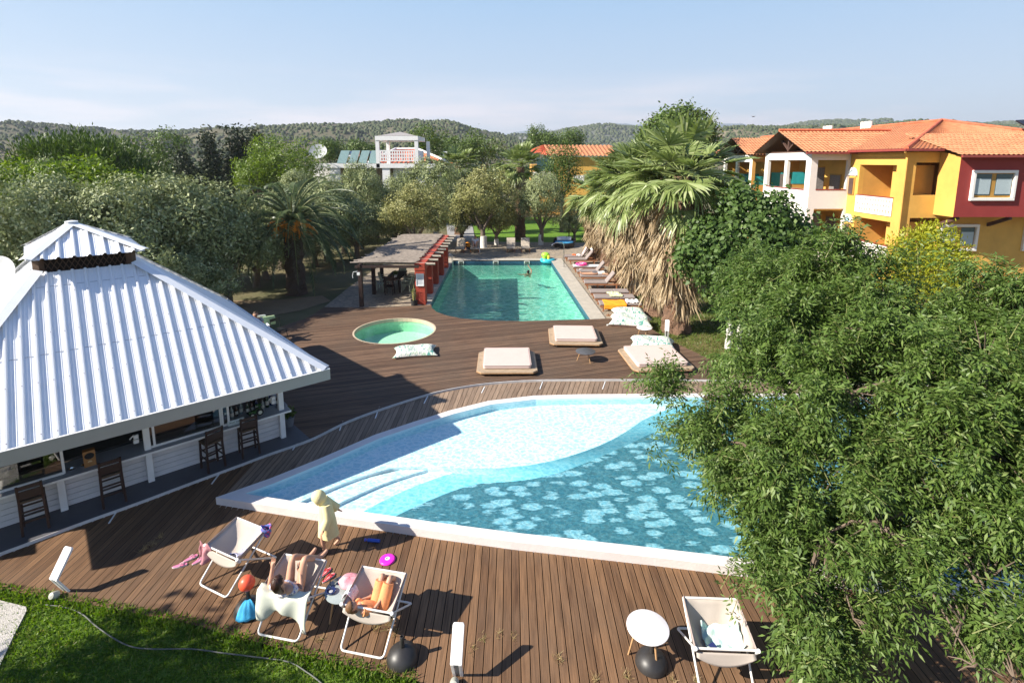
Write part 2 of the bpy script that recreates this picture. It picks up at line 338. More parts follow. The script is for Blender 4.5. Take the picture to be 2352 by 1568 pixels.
def trunk(name, base, tips, r0, mat, parent, fork=.5, n=8):
    """tapered trunk that forks into limbs towards the given tips"""
    mb = MB(); b = Vector(base); c = sum((Vector(t) for t in tips), Vector()) / len(tips); f = b + (c - b) * fork
    mid = b + (f - b) * .5 + Vector((random.uniform(-.1, .1), random.uniform(-.1, .1), 0)) * r0 * 3
    mb.tube([b + Vector((0, 0, -.1)), b + Vector((0, 0, .12)), mid, f], [r0 * 1.35, r0 * 1.1, r0 * .9, r0 * .8], n)
    for t in tips:
        t = Vector(t); m = f + (t - f) * .5 + Vector((random.uniform(-.2, .2), random.uniform(-.2, .2), .1)) * (t - f).length * .5
        mb.tube([f - Vector((0, 0, r0 * .5)), f + (m - f) * .5, m, t], [r0 * .62, r0 * .5, r0 * .36, r0 * .12], 6)
    return mb.build(name, mat, parent, smooth=60)
# ================================================================ ground, hills
m_under = M('joist shade', (.03, .022, .018), .9)
NP_FRONT = [G(*p) for p in ((497, 1158), (775, 1203), (1000, 1237), (1175, 1261), (1500, 1298), (1800, 1335))]
d_ = (NP_FRONT[-1] - NP_FRONT[-3]).normalized(); NP_FRONT.append(NP_FRONT[-1] + d_ * 9.0)
NP_REAR = [G(x, y, .16) for x, y in ((2352, 907), (2100, 904), (1800, 903), (1600, 903), (1473, 904), (1333, 905), (1227, 908), (1122, 920), (1033, 942), (950, 968), (860, 998), (735, 1052), (620, 1098))]
NEAR = [Vector((p.x, p.y)) for p in NP_FRONT] + [Vector((13.9, 8.6)), Vector((14.2, 11)), Vector((12.4, 13.2))] + [Vector((p.x, p.y)) for p in NP_REAR]
ZU = .06
BIG = [Vector((p[0], p[1])) for p in [(-4.15, 36.27), (-4.05, 26.5)] + [tuple(G(x, y, ZU))[:2] for x, y in ((989, 694), (992, 707), (1003, 716), (1025, 724), (1060, 731), (1120, 736), (1200, 737), (1355, 733))] + [(2.74, 36.27)]]
ROUND = [Vector((-4.86 + 1.66 * math.cos(2 * PI * i / 48), 20.85 + 1.66 * math.sin(2 * PI * i / 48))) for i in range(48)]
def grow(poly, d): return offset(poly, -d)
circ = [(6000 * math.cos(2 * PI * i / 64), 6000 * math.sin(2 * PI * i / 64)) for i in range(64)]
m_ground = M('dry ground', (.17, .13, .07), .95, scale=.35, col2=(.075, .085, .03), bump=.6, bscale=9)
struct('ground', sheet(circ, [grow(NEAR, .02), grow(BIG, .02), grow(ROUND, .02)], -.09, [(random.uniform(-60, 60), random.uniform(-20, 90)) for _ in range(60)]), m_ground)
def hillmat(name, soil, scrub, scale):
    m, t, p = newmat(name); tc = nd(t, 'ShaderNodeTexCoord')
    n = nd(t, 'ShaderNodeTexNoise', i_Scale=scale, i_Detail=9., i_Roughness=.75); t.links.new(tc.outputs['Object'], n.inputs['Vector'])
    n2 = nd(t, 'ShaderNodeTexNoise', i_Scale=scale * .12, i_Detail=5.); t.links.new(tc.outputs['Object'], n2.inputs['Vector'])
    r = nd(t, 'ShaderNodeValToRGB'); r.color_ramp.elements[0].position = .40; r.color_ramp.elements[1].position = .62
    r.color_ramp.elements[0].color = c4(scrub); r.color_ramp.elements[1].color = c4(soil); k = r.color_ramp.elements.new(.78); k.color = c4([c * 1.7 for c in soil])
    ad = nd(t, 'ShaderNodeMath', operation='MULTIPLY_ADD'); ad.inputs[1].default_value = .6; t.links.new(n2.outputs[0], ad.inputs[0])
    s = nd(t, 'ShaderNodeMath', operation='MULTIPLY'); s.inputs[1].default_value = .55; t.links.new(n.outputs[0], s.inputs[0]); t.links.new(s.outputs[0], ad.inputs[2])
    t.links.new(ad.outputs[0], r.inputs[0]); t.links.new(r.outputs[0], p.inputs['Base Color']); p.inputs['Roughness'].default_value = .95; p.inputs['Specular IOR Level'].default_value = .1
    return m
def vnoise(x, y, s, seed=0):
    """cheap smooth value noise"""
    x = x / s + seed * 17.3; y = y / s + seed * 9.1; xi = np.floor(x); yi = np.floor(y); fx = x - xi; fy = y - yi; fx = fx * fx * (3 - 2 * fx); fy = fy * fy * (3 - 2 * fy)
    h = lambda a, b: (np.sin(a * 127.1 + b * 311.7) * 43758.5453) % 1
    return (h(xi, yi) * (1 - fx) + h(xi + 1, yi) * fx) * (1 - fy) + (h(xi, yi + 1) * (1 - fx) + h(xi + 1, yi + 1) * fx) * fy
m_scrub = leafmat('hill scrub', (.06, .08, .04), (.09, .105, .055), (.12, .125, .072), trans=.05, rough=.8, spec=.1)
def hill(prof, Y0, Yf, mat, nb, bs, amp, seed):
    px = np.linspace(prof[0][0], prof[-1][0], 150); py = np.interp(px, [p[0] for p in prof], [p[1] for p in prof]); nv = 26
    T = np.concatenate([np.linspace(0, 1, nv), [1.2, 1.6]])
    def surf(i_px, t):
        i_py = np.interp(i_px, px, py); a = (i_px - CX) / F0; b = (CY - i_py) / F0
        dy = math.cos(TILT) + b * math.sin(TILT); dz = -math.sin(TILT) + b * math.cos(TILT); Y = Yf + (Y0 - Yf) * t
        x = a / dy * Y; zr = EYE + dz / dy * Y0; tt = np.clip(t, 0, 1); sm = tt * tt * (3 - 2 * tt) * .55 + tt * .45
        z = zr * np.where(t > 1, 1 - (t - 1) * .8, sm); z = z + (vnoise(x, Y, Y0 * .07, seed) - .5) * amp * np.sin(np.clip(tt, 0, 1) * PI) * 2 + (vnoise(x, Y, Y0 * .02, seed) - .5) * amp * .3
        return np.stack([x, Y, z - .5], -1)
    A = np.stack([surf(px, np.full_like(px, t)) for t in T], 1)   # (150, nT, 3)
    w = len(T); mb = MB(); fs = [(i * w + j, (i + 1) * w + j, (i + 1) * w + j + 1, i * w + j + 1) for i in range(len(px) - 1) for j in range(w - 1)]
    mb.add(A.reshape(-1, 3).tolist(), fs); o = mb.build('hill', mat, None, smooth=180); o['kind'] = 'structure'
    if nb:
        tp = rng.random(nb) ** .55 * 1.03; P = surf(rng.uniform(prof[0][0], prof[-1][0], nb), tp)
        keep = vnoise(P[:, 0], P[:, 1], Y0 * .035, seed + 3) + rng.random(nb) * .9 > .62; P = P[keep]; n = len(P); s = bs * rng.uniform(.5, 1.25, n) ** 1.3
        k = 6; an = np.linspace(0, 2 * PI, k, endpoint=False)[None, :] + rng.random((n, 1)) * 6; rr = s[:, None] * rng.uniform(.7, 1.2, (n, k))
        r0 = np.stack([P[:, 0:1] + rr * np.cos(an), P[:, 1:2] + rr * np.sin(an), np.repeat(P[:, 2:3] - .3 * s[:, None], k, 1) + 0 * an], -1)
        r1 = np.stack([P[:, 0:1] + rr * .75 * np.cos(an), P[:, 1:2] + rr * .75 * np.sin(an), P[:, 2:3] + s[:, None] * rng.uniform(.55, .95, (n, k))], -1)
        top = np.repeat((P + np.stack([0 * s, 0 * s, s * 1.15], -1))[:, None, :], k, 1)
        q1 = np.stack([r0, np.roll(r0, -1, 1), np.roll(r1, -1, 1), r1], 2).reshape(-1, 3); q2 = np.stack([r1, np.roll(r1, -1, 1), top, top], 2)
        V1 = q1; V2 = np.stack([r1, np.roll(r1, -1, 1), top], 2).reshape(-1, 3)
        V = np.concatenate([r0, r1, (P + np.stack([0 * s, 0 * s, s * 1.15], -1))[:, None, :]], 1)      # n x 13
        me = bpy.data.meshes.new('hillside_scrub'); base = (np.arange(n) * 13)[:, None]; j = np.arange(k)[None, :]; j2 = (j + 1) % k
        tri = np.concatenate([np.stack([base + j, base + j2, base + 6 + j2], -1), np.stack([base + j, base + 6 + j2, base + 6 + j], -1), np.stack([base + 6 + j, base + 6 + j2, base + 12 + 0 * j], -1)], 1).reshape(-1).astype(np.int32)
        me.vertices.add(n * 13); me.vertices.foreach_set('co', V.reshape(-1).astype(np.float32)); me.loops.add(len(tri)); me.loops.foreach_set('vertex_index', tri)
        me.polygons.add(len(tri) // 3); me.polygons.foreach_set('loop_start', np.arange(0, len(tri), 3, dtype=np.int32)); me.materials.append(m_scrub); me.update(calc_edges=True)
        so_ = bpy.data.objects.new('hillside_scrub', me); COL.objects.link(so_); so_['kind'] = 'stuff'
mh1 = hillmat('scrub hill', (.13, .115, .075), (.08, .09, .05), .10); mh2 = hillmat('stony hill', (.165, .14, .092), (.09, .10, .055), .09)
mh3 = hillmat('wooded ridge', (.13, .135, .11), (.085, .105, .085), .03); mh4 = hillmat('far ridge', (.12, .15, .17), (.09, .12, .15), .01)  # far ridge: distance haze is put into its bluish tones
hill([(-500, 262), (-200, 270), (0, 283), (100, 293), (180, 304), (260, 310), (340, 312), (420, 311), (470, 306), (560, 303), (640, 297), (720, 293), (800, 288), (860, 283), (900, 281), (960, 282), (1020, 290), (1100, 303), (1180, 318), (1260, 332), (1400, 345)], 720, 190, mh1, 26000, 1.7, 14, 1)
hill([(1380, 345), (1500, 318), (1600, 305), (1650, 299), (1700, 293), (1780, 291), (1850, 290), (1900, 293), (1960, 290), (2060, 285), (2160, 286), (2260, 287), (2352, 290), (2800, 300)], 640, 170, mh2, 22000, 1.5, 10, 2)
hill([(1100, 345), (1150, 330), (1200, 321), (1250, 312), (1290, 302), (1340, 294), (1400, 288), (1440, 291), (1500, 296), (1600, 312), (1700, 330)], 1400, 760, mh3, 14000, 3.6, 26, 3)
hill([(1700, 320), (1800, 292), (1860, 279), (1920, 276), (1980, 277), (2040, 282), (2120, 284), (2180, 279), (2260, 283), (2340, 281), (2500, 292), (2700, 310)], 1500, 800, mh3, 14000, 3.6, 22, 4)
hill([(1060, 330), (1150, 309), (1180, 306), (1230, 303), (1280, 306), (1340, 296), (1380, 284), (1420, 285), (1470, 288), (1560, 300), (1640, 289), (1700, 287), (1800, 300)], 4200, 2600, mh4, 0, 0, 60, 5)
# ================================================================ lawns, paving
def grassmat(name, a, b, scale):
    return M(name, a, .95, scale=scale, col2=b, bump=.8, bscale=35, spec=.15)
m_lawn = grassmat('lawn', (.13, .20, .03), (.07, .13, .02), 1.3); m_lawn2 = grassmat('back lawn', (.13, .235, .025), (.085, .17, .02), .5)
m_lawn3 = grassmat('patchy lawn', (.085, .12, .022), (.17, .13, .06), .6)
LAWN_EDGE = [(1000, 1578), (938, 1556), (735, 1513), (600, 1476), (430, 1430), (250, 1395), (120, 1372), (0, 1352), (-260, 1310)]
LE = [G(x, y) for x, y in LAWN_EDGE]
fl = [(p.x, p.y) for p in LE] + [(-16, 6.0), (-14, 2), (-1.2, 2)]
struct('lawn', sheet(fl, [], -.06), m_lawn)
bl = [(-5.6, 45.4), (9, 44.6), (14, 38), (30, 62), (10, 66), (-7, 66)]
struct('back_lawn', sheet(bl, [], -.05), m_lawn2)
rl = [(5.55, 22.3), (6.2, 19.6), (7.2, 17.4), (9.5, 15.4), (16, 14.8), (20, 20), (19, 46), (6.4, 44), (6.2, 30)]
struct('palm_lawn', sheet(rl, [], -.05), m_lawn3)
def stonemat(name, c1, c2, grout, sc):
    m, t, p = newmat(name); tc = nd(t, 'ShaderNodeTexCoord'); v = nd(t, 'ShaderNodeTexVoronoi', i_Scale=sc); v2 = nd(t, 'ShaderNodeTexVoronoi', feature='DISTANCE_TO_EDGE', i_Scale=sc)
    t.links.new(tc.outputs['Object'], v.inputs['Vector']); t.links.new(tc.outputs['Object'], v2.inputs['Vector'])
    r = nd(t, 'ShaderNodeValToRGB'); r.color_ramp.elements[0].color = c4(c1); r.color_ramp.elements[1].color = c4(c2); s = nd(t, 'ShaderNodeSeparateColor'); t.links.new(v.outputs['Color'], s.inputs[0]); t.links.new(s.outputs[0], r.inputs[0])
    n = nd(t, 'ShaderNodeTexNoise', i_Scale=6., i_Detail=6.); t.links.new(tc.outputs['Object'], n.inputs['Vector'])
    ml = nd(t, 'ShaderNodeMix', data_type='RGBA', blend_type='OVERLAY'); ml.inputs['Factor'].default_value = .6; t.links.new(r.outputs[0], ml.inputs['A']); t.links.new(n.outputs[0], ml.inputs['B'])
    e = nd(t, 'ShaderNodeMapRange'); e.inputs['From Min'].default_value = .02; e.inputs['From Max'].default_value = .06; t.links.new(v2.outputs['Distance'], e.inputs[0])
    mx = nd(t, 'ShaderNodeMix', data_type='RGBA'); mx.inputs['A'].default_value = c4(grout); t.links.new(ml.outputs['Result'], mx.inputs['B']); t.links.new(e.outputs[0], mx.inputs['Factor'])
    t.links.new(mx.outputs['Result'], p.inputs['Base Color']); p.inputs['Roughness'].default_value = .85; return m
m_stone = stonemat('flagstone', (.34, .27, .19), (.25, .21, .16), (.20, .17, .13), 2.6)
pv = [G(x, y) for x, y in ((745, 706), (800, 662), (880, 606), (960, 573), (1005, 563))]
pav = [(p.x, p.y) for p in pv] + [(-5.8, 45.3), (9, 44.5), (7.2, 40), (6.1, 31), (6.0, 24), (5.4, 22.4), (3.6, 22.3)] 
pav = pav[::-1]
BIGG = grow(BIG, .0)
struct('stone_paving', sheet(pav, [BIGG, [(-4.2, 22.2), (3.55, 22.2), (3.55, 23.2), (-4.2, 23.2)]] if False else [BIGG], .03), m_stone)
struct('path', sheet([(-8.4, 66), (-5.6, 45.2), (-3.2, 45.2), (-5.2, 66)], [], .0), M('path concrete', (.30, .29, .28), .9))
m_dirt = M('dirt path', (.24, .17, .10), .95, scale=2, bump=.5)
dp = [G(x, y, -.05) for x, y in ((470, 690), (640, 688), (740, 678), (760, 690), (690, 712), (560, 735), (430, 742))]
struct('dirt_path', sheet([(p.x, p.y) for p in dp][::-1], [], -.065), m_dirt)
# white pebble slab at the lawn's corner
pb = [G(x, y, -.03) for x, y in ((-160, 1362), (0, 1378), (60, 1393), (61, 1402), (30, 1462), (0, 1526), (-160, 1700))][::-1]
mb = MB(); mb.prism([(p.x, p.y) for p in pb], -.2, -.025); o = mb.build('pebble_path', M('white pebbles', (.62, .58, .53), .9, scale=60, col2=(.40, .37, .34), bump=1., bscale=70)); o['kind'] = 'structure'
# ================================================================ decks
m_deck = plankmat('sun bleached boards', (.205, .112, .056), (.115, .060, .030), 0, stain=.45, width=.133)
m_deck2 = plankmat('upper boards', (.185, .112, .070), (.09, .052, .033), 0, stain=.65)
WL = [(56, 1248), (180, 1201), (312, 1154), (430, 1110), (531, 1073), (620, 1040), (715, 1007), (800, 966), (900, 930), (1000, 900), (1085, 884), (1160, 876), (1240, 872), (1340, 871), (1480, 871), (1700, 873), (2000, 880), (2352, 890)]
WLw = [G(x, y, ZU) for x, y in WL]; WLw = [G(-90, 1303, ZU), G(-10, 1272, ZU)] + WLw
# smooth the white line
def smoothline(pts, n=8):
    out = []; P = [pts[0]] + list(pts) + [pts[-1]]
    for i in range(1, len(P) - 2):
        for j in range(n):
            t = j / n; a, b, c, d = P[i - 1], P[i], P[i + 1], P[i + 2]
            out.append(.5 * ((2 * b) + (c - a) * t + (2 * a - 5 * b + 4 * c - d) * t * t + (3 * b - a - 3 * c + d) * t ** 3))
    return out + [pts[-1]]
WS = smoothline(WLw, 6)
i_s = min(range(len(WS)), key=lambda i: (WS[i] - G(585, 1053, ZU)).length)     # where boardwalk boards begin
corner = Vector((NEAR[0].x, NEAR[0].y, 0))
low = [(p.x, p.y) for p in LE[::-1]] + [(-.8, 3.0), (13, 3.0), (16, 7)] + [(p.x, p.y) for p in NP_FRONT[::-1]] + [(p.x, p.y) for p in WS[:i_s + 1][::-1]]
low = [p for p in low]
area = sum(low[i - 1][0] * low[i][1] - low[i][0] * low[i - 1][1] for i in range(len(low)))
if area < 0: low = low[::-1]
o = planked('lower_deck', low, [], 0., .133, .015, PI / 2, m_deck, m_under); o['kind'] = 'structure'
# boardwalk of short boards fanning round the pool
outer = WS[i_s:]; inner_pts = smoothline([Vector((p.x, p.y, 0)) for p in ([NP_FRONT[0]] + NP_REAR[::-1])], 8)
def resample(pts, n):
    d = [0]
    for a, b in zip(pts, pts[1:]): d.append(d[-1] + (b - a).length)
    out = []; j = 0
    for i in range(n + 1):
        s = d[-1] * i / n
        while j < len(d) - 2 and d[j + 1] < s: j += 1
        t = (s - d[j]) / max(1e-9, d[j + 1] - d[j]); out.append(pts[j].lerp(pts[j + 1], t))
    return out
nb_ = 150; A = resample(outer, nb_); B = resample(inner_pts, nb_); bm = bmesh.new(); uvl = bm.loops.layers.uv.new('UVMap')
for i in range(nb_):
    a0, a1, b0, b1 = A[i], A[i + 1].lerp(A[i], .085), B[i], B[i + 1].lerp(B[i], .085)
    vs = [bm.verts.new((p.x, p.y, 0)) for p in (b0, b1, a1, a0)]; f = bm.faces.new(vs)
    for l, uv in zip(f.loops, ((i * .139, 0), (i * .139 + .128, 0), (i * .139 + .128, 1.6), (i * .139, 1.6))): l[uvl].uv = (uv[0], uv[1] + (i * 7.3) % 11)
me = bpy.data.meshes.new('boardwalk'); bm.normal_update(); bmesh.ops.recalc_face_normals(bm, faces=bm.faces[:]); bm.to_mesh(me); bm.free(); me.materials.append(plankmat('ring boards', (.32, .225, .155), (.19, .13, .09), 0, stain=.8)); bw = link('boardwalk', me); bw['kind'] = 'structure'
mb = MB(); mb.add([(p.x, p.y, -.05) for p in A] + [(p.x, p.y, -.05) for p in B], [(i + 1, i, nb_ + 1 + i, nb_ + 2 + i) for i in range(nb_)]); mb.build('joists', m_under, bw)
m_white = M('white paint', (.78, .77, .75), .5, var=.05, scale=3)
m_strip = M('strip diffuser', (.75, .75, .74), .4)
for x0, y0, x1, y1 in ((250, 1201, 266, 1177), (486, 1111, 505, 1086), (672, 1033, 684, 1016), (780, 988, 788, 966), (862, 960, 872, 932), (974, 926, 983, 908), (1106, 902, 1113, 888), (1240, 893, 1246, 877), (1384, 893, 1390, 876), (1533, 892, 1541, 878)):
    a, b = G(x0, y0, .006), G(x1, y1, .006); mb = MB(); mb.bar(a, b, .026, .012); mb.build('light_strip', m_strip, bw)
# upper deck
ud = [(p.x, p.y) for p in WS if p.x > -5.0]
ud = [G(712, 1007, ZU)[:2]] + ud + [(13.0, 16.0)] + [(9.2, 15.8), (7.15, 17.4), (6.2, 19.6), (5.55, 22.25)] + [tuple(G(x, y, ZU))[:2] for x, y in ((1499, 734), (1390, 731), (1355, 731))]
udl = ud + [(3.2, 23.0), (-3.0, 25.6)] + [tuple(G(x, y, ZU))[:2] for x, y in ((962, 701), (860, 706), (745, 705), (707, 729), (641, 751))] + [(-11.4, 18.4), (-12.5, 16.5), (-7.5, 11.5)]
udl = [(p[0], p[1]) for p in udl]
o = planked('upper_deck', udl, [BIG, ROUND], ZU, .118, .012, R(17), m_deck2, m_under); o['kind'] = 'structure'
mb = MB()
ws2 = WS
for a, b in zip(ws2, ws2[1:]): mb.bar(a + Vector((0, 0, -.035)), b + Vector((0, 0, -.035)), .024, .075)
mb.build('step_edge', M('step edge alu', (.55, .54, .53), .5), o)
# ================================================================ pools
def ring(mb, a, b, za, zb):      # strip between two loops of equal count
    n = len(a); mb.add([(p[0], p[1], za) for p in a] + [(p[0], p[1], zb) for p in b], [(i, (i + 1) % n, n + (i + 1) % n, n + i) for i in range(n)])
m_wall = M('pool rim plaster', (.70, .65, .62), .6, var=.06, scale=2.5, bump=.25, bscale=30)
m_pale = M('pale pool render', (.86, .90, .89), .6, var=.03, scale=3)
m_turq = M('turquoise render', (.36, .74, .78), .6, var=.06, scale=2)
def mosaicmat():
    m, t, p = newmat('cloud mosaic'); tc = nd(t, 'ShaderNodeTexCoord'); mpp = nd(t, 'ShaderNodeMapping'); mpp.inputs['Scale'].default_value = (1.75, 3.3, 1); mpp.inputs['Rotation'].default_value = (0, 0, R(-14))
    t.links.new(tc.outputs['Object'], mpp.inputs[0])
    n = nd(t, 'ShaderNodeTexNoise', i_Scale=2.6, i_Detail=5., i_Roughness=.62); t.links.new(mpp.outputs[0], n.inputs['Vector'])
    ad = nd(t, 'ShaderNodeMix', data_type='RGBA', blend_type='ADD'); ad.inputs['Factor'].default_value = .42; t.links.new(mpp.outputs[0], ad.inputs['A']); t.links.new(n.outputs['Color'], ad.inputs['B'])
    v = nd(t, 'ShaderNodeTexVoronoi', feature='F1', i_Scale=1.15, i_Randomness=.62); t.links.new(ad.outputs['Result'], v.inputs['Vector'])
    w = nd(t, 'ShaderNodeTexNoise', i_Scale=9., i_Detail=4.); mp2 = nd(t, 'ShaderNodeMapping'); mp2.inputs['Scale'].default_value = (.5, 3.0, 1); t.links.new(tc.outputs['Object'], mp2.inputs[0]); t.links.new(mp2.outputs[0], w.inputs['Vector'])
    s = nd(t, 'ShaderNodeMath', operation='MULTIPLY_ADD'); s.inputs[1].default_value = .5; t.links.new(w.outputs[0], s.inputs[0]); t.links.new(v.outputs['Distance'], s.inputs[2])
    r = nd(t, 'ShaderNodeValToRGB'); e = r.color_ramp.elements; e[0].position = .66; e[0].color = (.32, .53, .57, 1); e[1].position = .76; e[1].color = (.06, .175, .205, 1)
    k = e.new(.95); k.color = (.085, .22, .25, 1)
    t.links.new(s.outputs[0], r.inputs[0])
    tl = nd(t, 'ShaderNodeTexVoronoi', i_Scale=26.); t.links.new(tc.outputs['Object'], tl.inputs['Vector']); sc_ = nd(t, 'ShaderNodeSeparateColor'); t.links.new(tl.outputs['Color'], sc_.inputs[0])
    mr = nd(t, 'ShaderNodeMapRange'); mr.inputs['To Min'].default_value = .78; mr.inputs['To Max'].default_value = 1.2; t.links.new(sc_.outputs[0], mr.inputs[0])
    mu = nd(t, 'ShaderNodeMix', data_type='RGBA', blend_type='MULTIPLY'); mu.inputs['Factor'].default_value = 1; t.links.new(r.outputs[0], mu.inputs['A']); t.links.new(mr.outputs[0], mu.inputs['B'])
    t.links.new(mu.outputs['Result'], p.inputs['Base Color']); p.inputs['Roughness'].default_value = .5; return m
np_ = thing('leaf_pool', 'leaf shaped turquoise pool with raised white rim, steps and pale shelf', 'swimming pool', (0, 11, 0)); off = Matrix.Translation((0, -11, 0))
inn = offset(NEAR, .24); WZ = .16
mb = MB(); mb.T = off; ring(mb, NEAR, inn, WZ, WZ)
n = len(NEAR); mb.add([(p[0], p[1], -.3) for p in NEAR] + [(p[0], p[1], WZ) for p in NEAR], [(i, (i + 1) % n, n + (i + 1) % n, n + i) for i in range(n)])
mb.build('rim', m_wall, np_)
mb = MB(); mb.T = off; mb.add([(p[0], p[1], WZ - .001) for p in inn] + [(p[0], p[1], -.6) for p in inn], [(i, (i + 1) % n, n + (i + 1) % n, n + i) for i in range(n)]); mb.build('lining', M('pool lining', (.55, .76, .80), .5, var=.03), np_)
mb = MB(); mb.T = off; mb.add(*sheet(offset(NEAR, .1), [], -.245)); mb.build('mosaic_floor', mosaicmat(), np_)
mid = offset(NEAR, .12)
def side(k0, k1): return None
def shelf(pxs, z):
    """solid level left of and behind an edge line; pxs runs from the rear wall to the front wall"""
    e = [G(x, y, z) for x, y in pxs]; e = [Vector((p.x, p.y)) for p in e]
    rear = [p for p in mid[9:] if p.x < e[0].x]; front0 = mid[0]
    fr = [p for p in mid[1:6] if p.x < e[-1].x]
    return [front0] + fr + e[::-1] + rear     # ccw: corner, along the front, up the edge, back along the rear
def smoothpx(px): return [(p.x, p.y) for p in smoothline([Vector((x, y, 0)) for x, y in px], 4)]
def sl(p): return [(q[0], q[1]) for q in p]
lv = [('shelf', -.05, [(1760, 899), (1640, 915), (1560, 932), (1486, 960), (1440, 990), (1395, 1015), (1340, 1037), (1280, 1055), (1215, 1068), (1150, 1074), (1080, 1075), (1010, 1072), (945, 1071), (885, 1078), (800, 1105), (720, 1138), (668, 1163)], m_pale),
      ('step', -.12, [(1150, 1076), (1080, 1077), (1010, 1074), (960, 1084), (880, 1110), (800, 1145), (745, 1172)], m_pale),
      ('step', -.19, [(1150, 1078), (1085, 1078), (1020, 1092), (945, 1120), (880, 1150), (815, 1186)], m_pale)]
for nm, z, px, m in lv:
    px = smoothpx(px); poly = shelf(px, z)
    if nm == 'step':
        e = [G(x, y, z) for x, y in px]; e = [Vector((p.x, p.y)) for p in e]; poly = [mid[0]] + [p for p in mid[1:6] if p.x < e[-1].x] + e[::-1] + [Vector((-2.6, 11.2)), Vector((-4.6, 10.3))]
    mb = MB(); mb.T = off; v, f = sheet(sl(poly), [], z); mb.add(v, f); k = len(poly)
    mb.add([(p[0], p[1], z) for p in poly] + [(p[0], p[1], -.25) for p in poly], [(i, (i + 1) % k, k + (i + 1) % k, k + i)[::-1] for i in range(k)]); mb.build(nm, m, np_)
eA = [(1760, 899, -.05), (1640, 915, -.05), (1560, 932, -.05), (1486, 960, -.05), (1440, 990, -.05), (1395, 1015, -.05), (1340, 1037, -.05), (1280, 1055, -.05), (1215, 1068, -.05), (1150, 1074, -.06), (1085, 1078, -.18), (1020, 1092, -.19), (945, 1120, -.19), (880, 1150, -.19), (815, 1186, -.19)]
eB = [(1830, 907), (1700, 928), (1590, 955), (1500, 994), (1445, 1020), (1400, 1040), (1345, 1064), (1285, 1086), (1220, 1101), (1155, 1109), (1100, 1113), (1040, 1131), (970, 1160), (915, 1186), (880, 1206)]
A_ = resample(smoothline([G(x, y, z) + Vector((0, 0, .004)) for x, y, z in eA], 5), 60); B_ = resample(smoothline([G(x, y, -.25) for x, y in eB], 5), 60)
mb = MB(); mb.T = off; mb.grid(lambda u, v: A_[round(u * 60)].lerp(B_[round(u * 60)], v), 60, 4); mb.build('slope', m_turq, np_, smooth=180)
WN = watermat('leaf pool water', (.93, .99, 1.), (.56, .80, .87), 5.5, .85, bump=.3, bscale=5., stretch=(1, 1.3, 1))
o = struct('water', sheet(sl(offset(NEAR, .235)), [], .095), WN)
# ---- long pool
m_tile = M('long pool tile', (.42, .68, .59), .5, var=.08, scale=.8); m_band = M('waterline tile', (.03, .09, .15), .4, var=.3, scale=9)
bp_ = thing('long_pool', 'long emerald swimming pool with rounded near corner and pale coping', 'swimming pool', (-.5, 29, 0)); off = Matrix.Translation((.5, -29, 0))
def loopwall(poly, z0, z1):
    n = len(poly); return [(p[0], p[1], z1) for p in poly] + [(p[0], p[1], z0) for p in poly], [(i, (i + 1) % n, n + (i + 1) % n, n + i) for i in range(n)]
mb = MB(); mb.T = off; mb.add(*loopwall(BIG, -1.25, -.30)); mb.add(*sheet(sl(BIG), [], -1.2)); mb.build('basin', m_tile, bp_)
mb = MB(); mb.T = off; mb.add(*loopwall(BIG, -.30, ZU)); mb.build('waterline_band', m_band, bp_)
m_cop = M('coping concrete', (.42, .38, .32), .8, scale=3, bump=.3)
cp = [tuple(G(x, y, .075))[:2] for x, y in ((1356, 733), (1391, 731))] + [(3.55, 37.0), (-4.9, 37.0), (-4.9, 26.2), (-4.62, 24.7), (-4.0, 24.75), BIG[1], BIG[0], BIG[-1]]
cp = [(p[0], p[1]) for p in cp]
mb = MB(); mb.T = off; v, f = sheet(cp, [], .078); mb.add(v, f); n = len(cp)
mb.add([(p[0], p[1], .078) for p in cp] + [(p[0], p[1], 0) for p in cp], [(i, (i + 1) % n, n + (i + 1) % n, n + i)[::-1] for i in range(n)]); mb.build('coping', m_cop, bp_)
for x in (-3.6, -1.15, 1.05):
    mb = MB(); mb.T = off; mb.box(x - .2, x + .2, 36.22, 36.26, -.16, .02); s = mb.build('skimmer', M('skimmer plastic', (.62, .66, .6), .5), bp_)
    mb = MB(); mb.T = off; mb.box(x - .13, x + .13, 36.21, 36.225, -.12, -.02); mb.build('opening', m_under, s)
WB = watermat('long pool water', (.78, .96, .91), (.42, .72, .64), 2.4, .95, bump=.6, bscale=2.6, stretch=(1, 1, 1))
struct('water', sheet(sl(offset(BIG, .005)), [], -.10), WB)
# ---- round pool
rp = thing('round_pool', 'small round paddling pool of pale green water in the deck', 'swimming pool', (-4.86, 20.85, 0)); off = Matrix.Translation((4.86, -20.85, 0))
m_rt = M('green mosaic', (.64, .80, .69), .5, var=.14, scale=25)
mb = MB(); mb.T = off; mb.add(*loopwall(ROUND, -.62, ZU)); mb.build('wall', M('green tile wall', (.38, .66, .49), .5, var=.1, scale=12), rp)
mb = MB(); mb.T = off; mb.add(*sheet(sl(ROUND), [], -.55)); mb.build('floor', m_rt, rp)
mb = MB(); mb.T = off; ring(mb, grow(ROUND, .035), offset(ROUND, .03), ZU + .012, ZU + .012); ring(mb, offset(ROUND, .03), offset(ROUND, .03), ZU + .012, -.08); mb.build('rim', M('round rim', (.48, .38, .27), .7), rp)
WR = watermat('round pool water', (.86, 1., .92), (.56, .86, .70), 9., .7, bump=.08, bscale=5)
struct('water', sheet(sl(offset(ROUND, .01)), [], -.07), WR)
